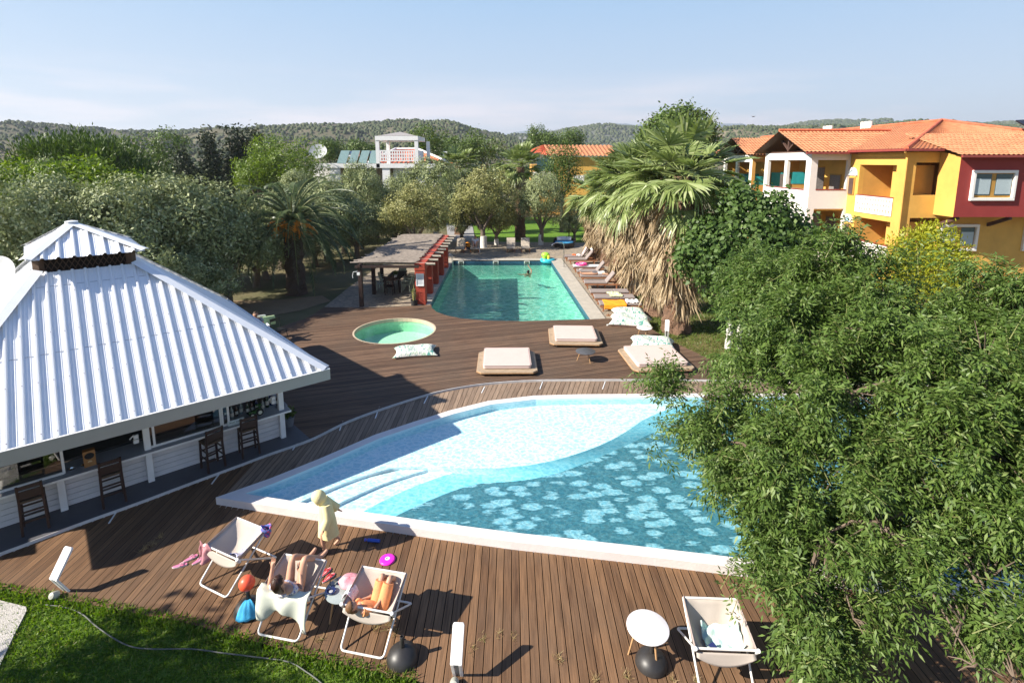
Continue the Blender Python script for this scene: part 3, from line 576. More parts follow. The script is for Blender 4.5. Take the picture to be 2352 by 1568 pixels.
# ================================================================ bar pavilion
BO = Vector((-10.2, 12.4, 0)); boff = Matrix.Translation(-BO)
bar = thing('bar_pavilion', 'white board pool bar under a big ribbed metal pyramid roof', 'bar', BO)
C1 = Vector((-4.44, 11.8, 2.1)); C3 = Vector((-9.86, 7.3, 2.1)); C2 = Vector((-10.2, 18.06, 2.1)); C4 = C2 + C3 - C1; AP = Vector((-10.6, 12.5, 5.44))
m_roof = M('white sheet metal', (.85, .86, .88), .36, scale=2.2, spec=.5, coat=.1, col2=(.80, .805, .81)); m_cap = M('ridge flashing', (.76, .78, .80), .4, var=.03)
def metal_face(mb, Ca, Cb, A, trunc, period=.225, h=.042):
    u = (Cb - Ca); Ln = u.length; u = u / Ln; xa = (A - Ca).dot(u); w = (A - Ca) - u * xa; H = w.length; w = w / H; nn = u.cross(w).normalized()
    if nn.z < 0: nn = -nn
    prof = [(0, 0), (.018, .006), (.036, 0), (.062, 0), (.078, .006), (.094, 0), (.135, 0), (.155, h), (.187, h), (.207, 0)]
    xs = [0.]; hs = [0.]; k = 0
    while k * period < Ln:
        for dx, hh in prof:
            x = k * period + dx * period / .225 + .02
            if 0 < x < Ln: xs.append(x); hs.append(hh)
        k += 1
    xs.append(Ln); hs.append(0.)
    tm = [min(trunc * H, (x / xa * H) if x < xa else (Ln - x) / (Ln - xa) * H) for x in xs]
    lo = [Ca + u * x + nn * y for x, y in zip(xs, hs)]; hi = [Ca + u * x + w * t + nn * y for x, y, t in zip(xs, hs, tm)]
    n = len(xs); mb.add(lo + hi, [(i, i + 1, n + i + 1, n + i) for i in range(n - 1)])
mb = MB(); mb.T = boff
for a, b in ((C3, C1), (C1, C2), (C2, C4), (C4, C3)): metal_face(mb, a, b, AP, .74)
rf_ = mb.build('roof', m_roof, bar, smooth=0)
mb = MB(); mb.T = boff; u_ = (C1 - C3); Ln = u_.length; u_ = u_ / Ln; xa_ = (AP - C3).dot(u_); w_ = AP - C3 - u_ * xa_; Hh = w_.length; w_ = w_ / Hh; nn_ = u_.cross(w_)
for k in range(34):
    for tt in (.12, 1.25, 2.4, 3.5, 4.5):
        x = k * .225 + .02 + .171; tm = min(.74 * Hh, (x / xa_ * Hh) if x < xa_ else (Ln - x) / (Ln - xa_) * Hh)
        if tt < tm - .15 and x < Ln: p = C3 + u_ * x + w_ * (tt + random.uniform(-.02, .02)) + nn_ * .043; mb.bar(p - u_ * .006, p + u_ * .006, .012, .008)
mb.build('screws', M('rusty screw', (.22, .13, .10), .7), rf_)
mb = MB(); mb.T = boff
for tt in (1.9, 3.7):     # sheet laps
    for k in range(34):
        x = k * .225 + .02; x1 = x + .13; tm = min((v / xa_ * Hh) if v < xa_ else (Ln - v) / (Ln - xa_) * Hh for v in (x, x1))
        if tt < tm - .1 and x1 < Ln: a, b = (C3 + u_ * v + w_ * tt + nn_ * .007 for v in (x, x1)); mb.bar(a, b, .010, .006, tuple(nn_))
mb.build('sheet_laps', M('lap edge', (.45, .46, .48), .5), rf_)
def strip(mb, p, q, nrm, wd, lift):
    d = (q - p).normalized(); s = d.cross(nrm).normalized() * wd; up = nrm * lift; dn = -nrm * wd * .28
    mb.add([p + up, q + up, p - s + up + dn, q - s + up + dn, p + s + up + dn, q + s + up + dn], [(0, 1, 3, 2), (1, 0, 4, 5)])
for c in (C1, C2, C3, C4):
    mb = MB(); mb.T = boff; e = c + (AP - c) * .745; d = (AP - c).normalized(); side_ = d.cross(Vector((0, 0, 1))).normalized(); nrm = side_.cross(d).normalized(); strip(mb, c, e, nrm, .17, .085); mb.build('hip_flashing', m_cap, bar)
# cupola
cz = 4.88; cc = Vector((AP.x, AP.y, cz)); cu = [cc + Vector(((c.x - AP.x) * .30, (c.y - AP.y) * .30, 0)) for c in (C1, C2, C4, C3)]
tip = Vector((AP.x, AP.y, 5.5))
mb = MB(); mb.T = boff
for a, b in zip(cu, cu[1:] + cu[:1]): metal_face(mb, b, a, tip, 1.0, .27, .045)
cup = mb.build('cupola_roof', m_roof, bar)
for c in cu:
    mb = MB(); mb.T = boff; d = (tip - c).normalized(); s_ = d.cross(Vector((0, 0, 1))).normalized(); strip(mb, c, tip, s_.cross(d).normalized(), .13, .07); mb.build('hip_flashing', m_cap, cup)
mb = MB(); mb.T = boff; mb.lathe([(.13, 0), (.13, .03), (.02, .05), (0, .05)], 14, tuple(tip + Vector((0, 0, .04)))); mb.build('finial_cap', m_cap, cup)
m_dkw = M('brown stained wood', (.105, .062, .04), .7, scale=8, bump=.3)
lat = [Vector((AP.x + (c.x - AP.x) * .235, AP.y + (c.y - AP.y) * .235, 0)) for c in (C1, C2, C4, C3)]
mb = MB(); mb.T = boff
for a, b in zip(lat, lat[1:] + lat[:1]):
    mb.bar(a + Vector((0, 0, 4.35)), a + Vector((0, 0, 5.02)), .14, .14)
    mb.bar(a + Vector((0, 0, 4.92)), b + Vector((0, 0, 4.92)), .05, .10); n = 16
    for i in range(-3, n + 3):
        for sgn in (1, -1):
            t0 = (i) / n; t1 = (i + sgn * 2.6) / n; p = a.lerp(b, max(0, min(1, t0))); q = a.lerp(b, max(0, min(1, t1)))
            if (p - q).length > .05: mb.bar(p + Vector((0, 0, 4.42)), q + Vector((0, 0, 4.42 + .48 * (p - q).length / ((b - a).length * 2.6 / n))), .03, .012)
mb.build('lattice', m_dkw, bar)
mb = MB(); mb.T = boff
for a, b in zip(lat, lat[1:] + lat[:1]):
    a2 = a.lerp(cc, .06); b2 = b.lerp(cc, .06); mb.add([(a2.x, a2.y, 4.3), (b2.x, b2.y, 4.3), (b2.x, b2.y, 5.0), (a2.x, a2.y, 5.0)], [(0, 1, 2, 3)])
mb.build('vent_screen', m_under, bar)
m_fas = M('fascia beige', (.36, .345, .30), .6, var=.06, scale=1.5)
for a, b in ((C3, C1), (C1, C2), (C2, C4), (C4, C3)):
    d = (b - a).normalized(); o_ = Vector((d.y, -d.x, 0)) * .06
    mb = MB(); mb.T = boff; mb.bar(a + o_ + Vector((0, 0, -.11)) - d * .05, b + o_ + Vector((0, 0, -.11)) + d * .08, .03, .26); fb = mb.build('fascia', m_fas, bar)
    mb = MB(); mb.T = boff; mb.bar(a + o_ + Vector((0, 0, .026)) - d * .05, b + o_ + Vector((0, 0, .026)) + d * .08, .045, .012); mb.build('drip_edge', m_white, fb)
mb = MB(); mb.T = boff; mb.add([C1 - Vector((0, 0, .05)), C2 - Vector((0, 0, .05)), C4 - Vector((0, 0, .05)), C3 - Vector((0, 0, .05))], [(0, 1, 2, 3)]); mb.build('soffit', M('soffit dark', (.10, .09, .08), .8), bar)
W0 = Vector((-5.82, 12.43, 0)); WU = Vector((.753, .658, 0)); WN_ = Vector((.658, -.753, 0)); WV = Vector((-.677, .736, 0))
def BP(s, o, z): p = W0 + WU * s + WN_ * o; return (p.x, p.y, z)
def sB(x, y, z): return (G(x, y, z) - W0).dot(WU)
m_board = M('white painted boards', (.66, .64, .64), .6, var=.06, scale=5, bump=.15, bscale=20)
m_counter = M('grey counter paint', (.30, .31, .34), .55, var=.08, scale=4)
CZ = .80
mb = MB(); mb.T = boff
for i in range(6):
    z0 = .07 + i * .118; mb.bar(BP(-7.5, -.04, z0 + .055), BP(0, -.04, z0 + .055), .03, .110)
for i in range(6):
    z0 = .07 + i * .118; p = W0 + Vector((0, 0, z0 + .055)); mb.bar(p - WN_ * .05, p + WV * 5.2 - WN_ * .05, .03, .110)
mb.build('board_wall', m_board, bar)
mb = MB(); mb.T = boff; mb.bar(BP(-7.6, .03, CZ), BP(.12, .03, CZ), .46, .035); mb.bar(BP(.0, -.1, CZ), tuple(W0 + WV * 5.2 + Vector((0, 0, CZ))), .30, .035); ct = mb.build('counter', m_counter, bar, bevel=.006)
mb = MB(); mb.T = boff; mb.bar(BP(-7.6, .265, CZ), BP(.12, .265, CZ), .014, .042); mb.build('counter_edge', m_white, ct)
for s in (-.06, -1.53, -2.85, -4.31, -5.8, -7.2):
    mb = MB(); mb.T = boff; mb.bar(BP(s, .05, .03), BP(s, .05, 2.06 if s in (-.06, -2.85, -5.8) else CZ - .02), .13, .12, up=tuple(WU)); mb.build('post', m_white, bar, bevel=.008)
mb = MB(); mb.T = boff; p = W0 + WV * 5.2; mb.bar(p, p + Vector((0, 0, 2.06)), .13, .13); mb.build('post', m_white, bar)
m_pane = glassmat('bar pane', (.55, .52, .46), .10)
def window(s0, s1, panes=()):
    mb = MB(); mb.T = boff
    for z in (CZ + .045, 1.98): mb.bar(BP(s0, .06, z), BP(s1, .06, z), .05, .045)
    for s in [s0, s1] + list(panes): mb.bar(BP(s, .062, CZ + .03), BP(s, .062, 1.99), .04, .045, up=tuple(WU))
    w = mb.build('window', m_white, bar)
    mb = MB(); mb.T = boff; mb.add([BP(s0, .055, CZ + .05), BP(s1, .055, CZ + .05), BP(s1, .055, 1.97), BP(s0, .055, 1.97)], [(0, 1, 2, 3)]); mb.build('pane', m_pane, w)
s_a = sB(148, 1087, CZ); s_b = sB(343, 1026, CZ); s_c = sB(505, 976, CZ)
window(-5.72, s_a); window(s_b, s_c, (s_b + .09,)); window(s_c + .03, s_c + .16)
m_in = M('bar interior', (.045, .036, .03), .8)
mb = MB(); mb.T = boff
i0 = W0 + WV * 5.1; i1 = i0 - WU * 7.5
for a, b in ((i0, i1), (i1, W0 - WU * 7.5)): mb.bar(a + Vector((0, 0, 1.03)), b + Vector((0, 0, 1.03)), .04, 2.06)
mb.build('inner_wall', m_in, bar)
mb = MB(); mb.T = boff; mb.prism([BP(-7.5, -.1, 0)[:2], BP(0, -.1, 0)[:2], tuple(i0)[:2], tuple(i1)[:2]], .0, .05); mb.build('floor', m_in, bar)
mb = MB(); mb.T = boff; mb.bar(BP(-7.0, -.95, .74), BP(-.5, -.95, .74), .5, .04); bc = mb.build('work_counter', M('steel top', (.16, .17, .19), .3, metal=.6), bar)
m_plat = M('platform grey boards', (.085, .085, .095), .6, scale=3)
pl = [tuple(p)[:2] for p in WS if p.x < -5.35] + [tuple(G(712, 1007, ZU))[:2], tuple(G(660, 962, ZU))[:2], tuple(W0 - WN_ * .3)[:2], BP(-7.5, -.3, 0)[:2]]
pl = [(p[0], p[1]) for p in pl]; ar = sum(pl[i - 1][0] * pl[i][1] - pl[i][0] * pl[i - 1][1] for i in range(len(pl)))
if ar < 0: pl = pl[::-1]
mb = MB(); mb.T = boff; mb.add(*sheet(pl, [], ZU + .004)); mb.build('platform', m_plat, bar)
# bar stools
m_stool = M('dark walnut', (.040, .020, .015), .5, var=.2, scale=6, spec=.4); m_seat = M('rush seat', (.10, .065, .04), .9, bump=.5)
def make_stool(lab):
    t = thing('bar_stool', lab, 'bar stool', group='dark wooden bar stools along the counter')
    for sx in (-1, 1):
        mb = MB(); mb.bar((sx * .185, -.185, 0), (sx * .17, -.17, .66), .042, .042); mb.bar((sx * .17, -.17, .64), (sx * .17, -.235, 1.02), .04, .04); mb.build('leg', m_stool, t, bevel=.005)
        mb = MB(); mb.bar((sx * .18, .17, 0), (sx * .165, .155, .66), .042, .042); mb.build('leg', m_stool, t, bevel=.005)
    mb = MB(); mb.box(-.19, .19, -.19, .18, .64, .685); mb.build('seat', m_seat, t, bevel=.012)
    mb = MB(); mb.bar((-.17, -.228, .975), (.17, -.228, .975), .02, .075); mb.bar((-.17, -.205, .82), (.17, -.205, .82), .02, .16); mb.build('backrest', m_stool, t, bevel=.004)
    mb = MB()
    for z in (.22, .42): mb.bar((-.175, -.178, z + .04), (.175, -.178, z + .04), .022, .03); mb.bar((-.17, .16, z), (.17, .16, z), .022, .03)
    for z in (.30, .48):
        for sx in (-1, 1): mb.bar((sx * .175, -.175, z), (sx * .172, .162, z), .022, .03)
    mb.build('rungs', m_stool, t); return t
st = make_stool('dark wooden bar stool at the far left end of the counter')
yaw = math.atan2(-WN_.x * -1, 0) if False else math.atan2(WU.y, WU.x)
for i, (x, y, lb, dy) in enumerate(((84, 1210, 'dark wooden bar stool at the far left end of the counter', .0), (262, 1150, 'dark wooden bar stool beside the little wooden speaker', .02), (490, 1072, 'dark wooden bar stool below the sliding window, turned slightly', .22), (573, 1040, 'dark wooden bar stool nearest the bottles and the sign', -.03))):
    p = G(x, y, ZU); s = st if i == 0 else dup(st)
    s.location = (p.x, p.y, ZU); s.rotation_euler.z = yaw + dy; s['label'] = lb
# things on the bar
CT = CZ + .018
def onbar(x, y, z=CT): return G(x, y, z)
p = onbar(208, 1068); t = thing('wooden_speaker', 'small upright wooden box speaker standing on the bar counter', 'speaker', (p.x, p.y, CT), yaw)
mb = MB(); mb.box(-.10, .10, -.06, .08, 0, .34); mb.build('cabinet', M('orange pine', (.36, .17, .06), .5, scale=6), t, bevel=.008)
mb = MB(); mb.lathe([(0, .008), (.075, .008), (.08, 0)], 24); c = mb.build('speaker_grille', M('black grille', (.012, .012, .014), .7), t); c.location = (0, -.061, .235); c.rotation_euler = (PI / 2, 0, 0); c.scale = (1, .85, 1)
mb = MB(); mb.add([(-.04, -.0615, .10), (.04, -.0615, .10), (.03, -.0615, .125), (0, -.0615, .14), (-.03, -.0615, .125)], [(0, 1, 2, 3, 4)]); mb.build('badge', M('gold badge', (.6, .45, .25), .4), t)
p = G(560, 1008 - 45, CT); p = Vector(BP(sB(566, 1006, CT), .13, CT)); t = thing('counter_sign', 'small white drinks sign standing on the counter behind a stool', 'sign', (p.x, p.y, CT), yaw)
mb = MB(); mb.bar((-.17, -.02, .0), (.17, -.02, .0), .03, .012); mb.add([(-.18, 0, 0), (.18, 0, 0), (.18, .035, .10), (-.18, .035, .10)], [(0, 1, 2, 3)]); mb.build('board', M('sign enamel', (.62, .68, .66), .5), t, solid=.008)
def text(s, size, mat, parent, loc, rot, name='lettering'):
    cu_ = bpy.data.curves.new(name, 'FONT'); cu_.body = s; cu_.size = size; cu_.align_x = 'CENTER'; cu_.align_y = 'CENTER'; cu_.extrude = .0008
    tmp = bpy.data.objects.new('t', cu_); COL.objects.link(tmp); dg = bpy.context.evaluated_depsgraph_get(); me = bpy.data.meshes.new_from_object(tmp.evaluated_get(dg)); bpy.data.objects.remove(tmp)
    me.materials.clear(); me.materials.append(mat); o = bpy.data.objects.new(name, me); COL.objects.link(o); o.parent = parent; o.location = loc; o.rotation_euler = rot; return o
text('FRUIT SHAKE', .052, M('green ink', (.03, .10, .08), .6), t, (0, .0125, .052), (R(70.7), 0, 0))
m_gb = [M('dark green glass', (.012, .035, .015), .12, spec=.6), M('brown glass', (.05, .022, .01), .12, spec=.6), M('clear spirit glass', (.22, .26, .26), .1, spec=.6), M('blue glass', (.01, .02, .09), .12, spec=.6)]
m_lab = M('paper label', (.65, .62, .55), .7); m_redcap = M('red cap', (.4, .02, .03), .4); m_blkcap = M('black cap', (.02, .02, .02), .4)
def bottle(lab, gl, cap, h, r, p):
    t = thing('bottle', lab, 'bottle', p, 0, 'bottles lined up behind the bar counter')
    mb = MB(); mb.lathe([(0, 0), (r, 0), (r, h * .56), (r * .9, h * .64), (r * .36, h * .76), (r * .34, h * .93), (0, h * .93)], 14); mb.build('body', gl, t, smooth=50)
    mb = MB(); mb.lathe([(r * 1.01, h * .16), (r * 1.01, h * .42)], 14); mb.f = mb.f[:14]; mb.mi = mb.mi[:14]; mb.build('label', m_lab, t, smooth=50)
    mb = MB(); mb.lathe([(r * .42, h * .9), (r * .42, h), (0, h)], 10); mb.build('cap', cap, t, smooth=50); return t
BT = [('clear spirit bottle with a dark cap, leftmost of the bottles behind the counter', 2, m_blkcap, .30, .042), ('brown bottle with a black cap, second of the bottles from the window frame', 1, m_blkcap, .27, .036), ('clear bottle with a red cap and square label', 2, m_redcap, .29, .043), ('green bottle with a red cap beside the square labelled one', 0, m_redcap, .31, .038),
      ('short brown bottle between the red capped bottles and the blue capped bottle', 1, m_blkcap, .24, .034), ('dark blue bottle standing behind the drinks sign', 3, m_blkcap, .26, .036), ('clear bottle behind the drinks sign, next to the tall green bottle', 2, m_blkcap, .25, .036), ('tall dark green bottle with a tapering neck', 0, m_blkcap, .36, .042), ('tall dark blue bottle in front of the side window', 3, m_blkcap, .38, .044), ('small bottle with a red cap behind the toy tractor', 1, m_redcap, .27, .034)]
for i, (lb, g, c, h, r) in enumerate(BT):
    s = sB(520 + 9.6 * i, 985 - 3.3 * i, CT); p = BP(s_c + .30 + i * .118, -.24 - .06 * (i % 3), CT if False else CT); bottle(lb, m_gb[g], c, h * 1.15, r, p)
# counter behind needs to carry them
mb = MB(); mb.T = boff; mb.bar(BP(-7.5, -.33, CZ), BP(-.1, -.33, CZ), .26, .034); mb.build('counter_shelf', m_counter, bar)
p = Vector(BP(-.62, -.02, CT)); t = thing('toy_tractor', 'green toy tractor with pale wheel hubs on the bar counter', 'toy', p, yaw)
m_tg = M('tractor green', (.03, .12, .025), .4); m_rub = M('black rubber', (.02, .02, .02), .8)
mb = MB(); mb.box(-.16, .02, -.045, .045, .06, .13); mb.box(.0, .12, -.05, .05, .07, .15); mb.bar((.08, -.045, .15), (.08, -.045, .25), .012, .012); mb.bar((.08, .045, .15), (.08, .045, .25), .012, .012); mb.box(.0, .13, -.055, .055, .25, .262); mb.build('body', m_tg, t, bevel=.006)
mb = MB(); mb.box(-.12, -.10, -.008, .008, .13, .22); mb.build('exhaust_pipe', m_rub, t)
for x, r in ((-.11, .055), (.07, .085)):
    for sy in (-1, 1):
        mb = MB(); mb.lathe([(0, -.02), (r * .8, -.02), (r, -.012), (r, .012), (r * .8, .02), (0, .02)], 18); w = mb.build('wheel', m_rub, t, smooth=40, loc=(x, sy * .07, r)); w.rotation_euler.x = PI / 2
        mb = MB(); mb.lathe([(0, -.024), (r * .55, -.024), (r * .55, .024), (0, .024)], 14); mb.build('hub', M('hub cream', (.6, .6, .5), .5), w)
for i, (s, lb) in enumerate(((-.14, 'white alarm box with a bracket on the end post of the bar'), (-2.96, 'white alarm box with a bracket on the middle post of the bar'))):
    p = BP(s, .0, 1.0); t = thing('wall_box', lb, 'light fitting', p, yaw, 'white boxes fixed to the bar posts')
    mb = MB(); mb.box(-.12, -.02, -.03, .03, 0, .09); mb.box(-.11, -.02, -.03, .03, .10, .19); mb.build('case', m_white, t, bevel=.008); mb = MB(); mb.bar((-.18, 0, .12), (-.10, 0, .19), .02, .02); mb.build('bracket', m_white, t)
for i, (x, y, lb) in enumerate(((175, 1090, 'shiny steel ashtray on the bar counter, nearer the window frame'), (187, 1087, 'shiny steel ashtray on the bar counter, nearer the speaker'))):
    p = Vector(BP(s_a + .12 + .2 * i, -.02, CT)); mb = MB(); mb.lathe([(0, 0), (.05, 0), (.062, .03), (.055, .03), (.045, .008), (0, .008)], 16); o = mb.build('ashtray', M('polished steel', (.6, .6, .6), .15, metal=1.), None, smooth=40, loc=p); tag(o, lb, 'ashtray', 'steel ashtrays on the bar')
# plant pot at the bar's end, satellite dish on the roof
p = G(665, 978, ZU); t = thing('potted_plant', 'small plant in a grey bucket at the end of the bar', 'plant', (p.x, p.y, ZU))
mb = MB(); mb.lathe([(0, 0), (.10, 0), (.14, .26), (.13, .26), (.12, .22), (0, .22)], 18); mb.build('pot', M('zinc', (.16, .17, .19), .5), t, smooth=40)
crown('leaves', [(0, 0, .38, .16, .16, .13)], 160, .12, .05, leafmat('pot plant', (.05, .10, .02), (.12, .14, .04)), t, inner=.1)
def dish(t, r, mat, az, el, depth=.16, arm=True):
    mb = MB(); k = 8; mb.lathe([(r * i / k, depth * r * (i / k) ** 2) for i in range(k + 1)] + [(r, depth * r - .01)] + [(r * i / k, depth * r * (i / k) ** 2 - .012) for i in range(k - 1, -1, -1)], 36); d = mb.build('reflector', mat, t, smooth=60)
    d.rotation_euler = (PI / 2 - el, 0, az - PI / 2 + PI / 2); 
    mb = MB(); mb.tube([(0, -r * .9, depth * r), (0, -r * .3, r * .85)], .012, 6); mb.tube([(0, -r * .3, r * .78), (0, -r * .26, r * .92)], .03, 8); mb.build('feed_arm', M('dish arm', (.35, .35, .35), .5), d); return d
q = AT(-6, 628, 11.4); t = thing('satellite_dish', 'pale oval satellite dish on the near slope of the bar roof', 'satellite dish', q)
d = dish(t, .36, M('dish cream', (.70, .69, .66), .5), R(12), R(24), .12); d.scale = (1, 1.1, 1)
mb = MB(); mb.tube([(0, .06, -.02), (-.05, .3, -.15), (-.05, .35, -.9)], .025, 8); mb.build('mast', m_white, t)
# ================================================================ hotel on the right
m_yel = M('ochre render', (.65, .37, .085), .8, var=.12, scale=.9, bump=.15, bscale=25); m_yel2 = M('orange render', (.60, .325, .08), .8, var=.10, scale=1.2, bump=.15, bscale=25)
m_hw = M('hotel white render', (.80, .76, .71), .75, var=.03, bump=.15, bscale=25); m_red = M('maroon render', (.27, .035, .03), .75, var=.07, scale=1.5, bump=.15, bscale=25)
def tilemat(name, c1, c2):
    m, t, p = newmat(name); tc = nd(t, 'ShaderNodeTexCoord'); v = nd(t, 'ShaderNodeTexVoronoi', i_Scale=3.2); t.links.new(tc.outputs['Object'], v.inputs['Vector'])
    s = nd(t, 'ShaderNodeSeparateColor'); t.links.new(v.outputs['Color'], s.inputs[0]); r = nd(t, 'ShaderNodeValToRGB'); r.color_ramp.elements[0].color = c4(c1); r.color_ramp.elements[1].color = c4(c2); t.links.new(s.outputs[0], r.inputs[0])
    t.links.new(r.outputs[0], p.inputs['Base Color']); p.inputs['Roughness'].default_value = .75; return m
m_rtile = tilemat('terracotta tile', (.42, .165, .075), (.53, .235, .11)); m_rtile2 = tilemat('red tile', (.48, .10, .045), (.58, .16, .07))
m_gut = M('red gutter', (.26, .05, .04), .5); m_frame = M('timber frame ochre', (.45, .24, .05), .6); m_blind = M('blind slats', (.42, .50, .52), .5, scale=30)
m_glass = M('dark window glass', (.05, .10, .12), .08, spec=.8); m_cur = M('grey curtain', (.22, .20, .19), .9, scale=12, var=.3); m_teal = M('teal screen', (.03, .36, .38), .5); m_bwood = M('dark beam', (.085, .045, .035), .7)
def tiled(mb, quad, step=.24, course=.34, h=.05):
    """roof plane as rows of barrel tiles: eave a->b, ridge d->c"""
    a, b, c, d = [Vector(q) for q in quad]; n = max(2, int((b - a).length / step)); m = max(2, int((d - a).length / course)); nrm = (b - a).cross(d - a).normalized()
    if nrm.z < 0: nrm = -nrm
    us = []; hs = []
    for i in range(n):
        for k, hh in ((0, 0.), (.18, .75), (.35, 1.), (.52, .75), (.7, 0.)): us.append((i + k) / n); hs.append(hh * h)
    us.append(1); hs.append(0); vs = []
    rows = []
    for j in range(m):
        rows += [(j / m, .035), ((j + .98) / m, 0)]
    for v, l in rows: vs += [a.lerp(b, u).lerp(d.lerp(c, u), v) + nrm * (y + l) for u, y in zip(us, hs)]
    w = len(us); mb.add(vs, [(i * w + j, i * w + j + 1, (i + 1) * w + j + 1, (i + 1) * w + j) for i in range(len(rows) - 1) for j in range(w - 1)])
def wallgrid(mb, f, u0, u1, z0, z1, holes, th=.25):
    """wall in plane given by f(u, w, z) with rectangular openings, thickness th inwards"""
    us = sorted(set([u0, u1] + [h[k] for h in holes for k in (0, 1)])); zs = sorted(set([z0, z1] + [h[k] for h in holes for k in (2, 3)]))
    for a, b in zip(us, us[1:]):
        for c, d in zip(zs, zs[1:]):
            um, zm = (a + b) / 2, (c + d) / 2
            if any(h[0] < um < h[1] and h[2] < zm < h[3] for h in holes): continue
            mb.add([f(a, 0, c), f(b, 0, c), f(b, 0, d), f(a, 0, d)], [(0, 1, 2, 3)])
    for h in holes:
        a, b, c, d = h; p = [f(a, 0, c), f(b, 0, c), f(b, 0, d), f(a, 0, d), f(a, th, c), f(b, th, c), f(b, th, d), f(a, th, d)]
        mb.add(p, [(0, 1, 5, 4), (1, 2, 6, 5), (2, 3, 7, 6), (3, 0, 4, 7)])
HO = Vector((27, 34, 0)); hoff = Matrix.Translation(-HO)
ht = thing('hotel_building', 'long ochre hotel with orange tiled hip roof, white balconies and a maroon bay', 'building', HO)
def HB(): mb = MB(); mb.T = hoff; return mb
XS, YA, YB, XB, YC = 22.4, 30.0, 35.0, 19.8, 41.4
fS = lambda u, w, z: (XS + w, u, z)            # face looking to -X, u = Y
fE = lambda u, w, z: (u, YA + w, z)            # face looking to -Y
fB = lambda u, w, z: (u, YB + w, z)
fW = lambda u, w, z: (XB + w, u, z)
mb = HB()
wallgrid(mb, fS, YA, YB + .3, -.2, 7.5, [(30.75, 34.0, 3.95, 6.75), (30.75, 34.0, .95, 3.42)], .3)
mb.build('side_wall', m_yel, ht)
for z0, z1 in ((3.95, 6.75), (.95, 3.42)):      # loggia behind the opening
    mb = HB(); mb.add([(XS + .3, 30.75, z0), (XS + .3, 34.0, z0), (XS + 2.2, 34.0, z0), (XS + 2.2, 30.75, z0), (XS + .3, 30.75, z1), (XS + .3, 34.0, z1), (XS + 2.2, 34.0, z1), (XS + 2.2, 30.75, z1)], [(0, 1, 2, 3), (4, 7, 6, 5), (0, 3, 7, 4), (1, 5, 6, 2), (3, 2, 6, 7)]); mb.build('loggia', m_yel2, ht)
def breeze(y0, y1, z0, z1, x, n, m, nm='balustrade'):
    mb = HB(); f = lambda u, w, z: (x + w, u, z); du = (y1 - y0) / (n + 1); dz = (z1 - z0 - .16) / m; hs = []
    for i in range(n):
        for j in range(m): hs.append((y0 + du * (i + .72), y0 + du * (i + 1.28), z0 + .08 + dz * (j + .22), z0 + .08 + dz * (j + .78)))
    wallgrid(mb, f, y0, y1, z0, z1, hs, .12); mb.build(nm, m_hw, ht)
breeze(30.72, 34.05, 3.75, 4.82, XS - .05, 13, 3); breeze(30.72, 34.05, .8, 1.95, XS - .05, 13, 3)
for z0 in (4.82, 1.95): mb = HB(); mb.box(XS - .07, XS + .12, 30.7, 34.07, z0, z0 + .05); mb.build('handrail', m_gut, ht)
# end wall: recessed balcony then the bay
XR0, XR1, YR = 24.25, 34.5, 28.6
mb = HB(); wallgrid(mb, fE, XS, 36, -.2, 7.5, [(22.95, 25.2, 5.05, 6.9), (22.95, 25.2, 1.9, 3.75), (24.75, 26.95, 1.83, 3.40)], .3); mb.build('end_wall', m_yel, ht)
for z0, z1 in ((5.05, 6.9), (1.9, 3.75)):
    mb = HB(); mb.add([(22.95, YA + .3, z0 - 1), (25.2, YA + .3, z0 - 1), (25.2, YA + 1.8, z0 - 1), (22.95, YA + 1.8, z0 - 1), (22.95, YA + .3, z1), (25.2, YA + .3, z1), (25.2, YA + 1.8, z1), (22.95, YA + 1.8, z1)], [(0, 1, 2, 3), (4, 7, 6, 5), (1, 2, 6, 5), (0, 4, 7, 3), (3, 7, 6, 2)]); mb.build('loggia', m_yel, ht)
    mb = HB(); mb.box(23.2, 24.25, YA + 1.72, YA + 1.79, z0 - 1, z0 + 1.25); dr = mb.build('door', m_frame, ht)
    mb = HB(); mb.box(23.28, 24.17, YA + 1.69, YA + 1.715, z0 - .95, z0 + 1.18); mb.build('curtain', m_cur, dr)
mb = HB(); mb.box(XR0, XR1, YR, YA - .002, 3.95, 7.27); mb.build('bay', m_red, ht)
mb = HB(); mb.add([(XR0 - .004, YR + .004, 3.95), (XR0 - .004, YA, 3.95), (XR0 - .004, YA, 7.5), (XR0 - .004, YR + .004, 7.26)], [(0, 3, 2, 1)]); mb.build('bay_side', m_yel, ht)
for x in (24.6, 27.5, 30.4, 33.3):
    mb = HB(); mb.bar((x, YA, 3.35), (x, YR + .1, 3.9), .16, .18); mb.build('bracket', m_bwood, ht)
def win(x0, x1, z0, z1, y):
    w = .16; mb = HB(); 
    for a, b, c, d in ((x0, x1, z0, z0 + w), (x0, x1, z1 - w, z1), (x0, x0 + w, z0 + w, z1 - w), (x1 - w, x1, z0 + w, z1 - w)): mb.box(a, b, y - .14, y + .06, c, d)
    wd = mb.build('window', m_hw, ht, bevel=.02)
    mb = HB(); mb.box(x0 + w, x1 - w, y - .02, y + .03, z0 + w, z1 - w); mb.build('sash_surround', m_frame, wd); xm = (x0 + x1) / 2
    for a, b in ((x0 + w + .04, xm - .13), (xm + .13, x1 - w - .04)):
        mb = HB(); mb.box(a, b, y - .04, y - .021, z0 + w + .14, z1 - w - .04); pn = mb.build('pane', m_glass, wd)
        mb = HB()
        for k in range(14): zz = z0 + w + .2 + k * (z1 - z0 - 2 * w - .5) / 14; mb.box(a + .03, b - .03, y - .05, y - .041, zz, zz + .055)
        mb.build('blind', m_blind, pn)
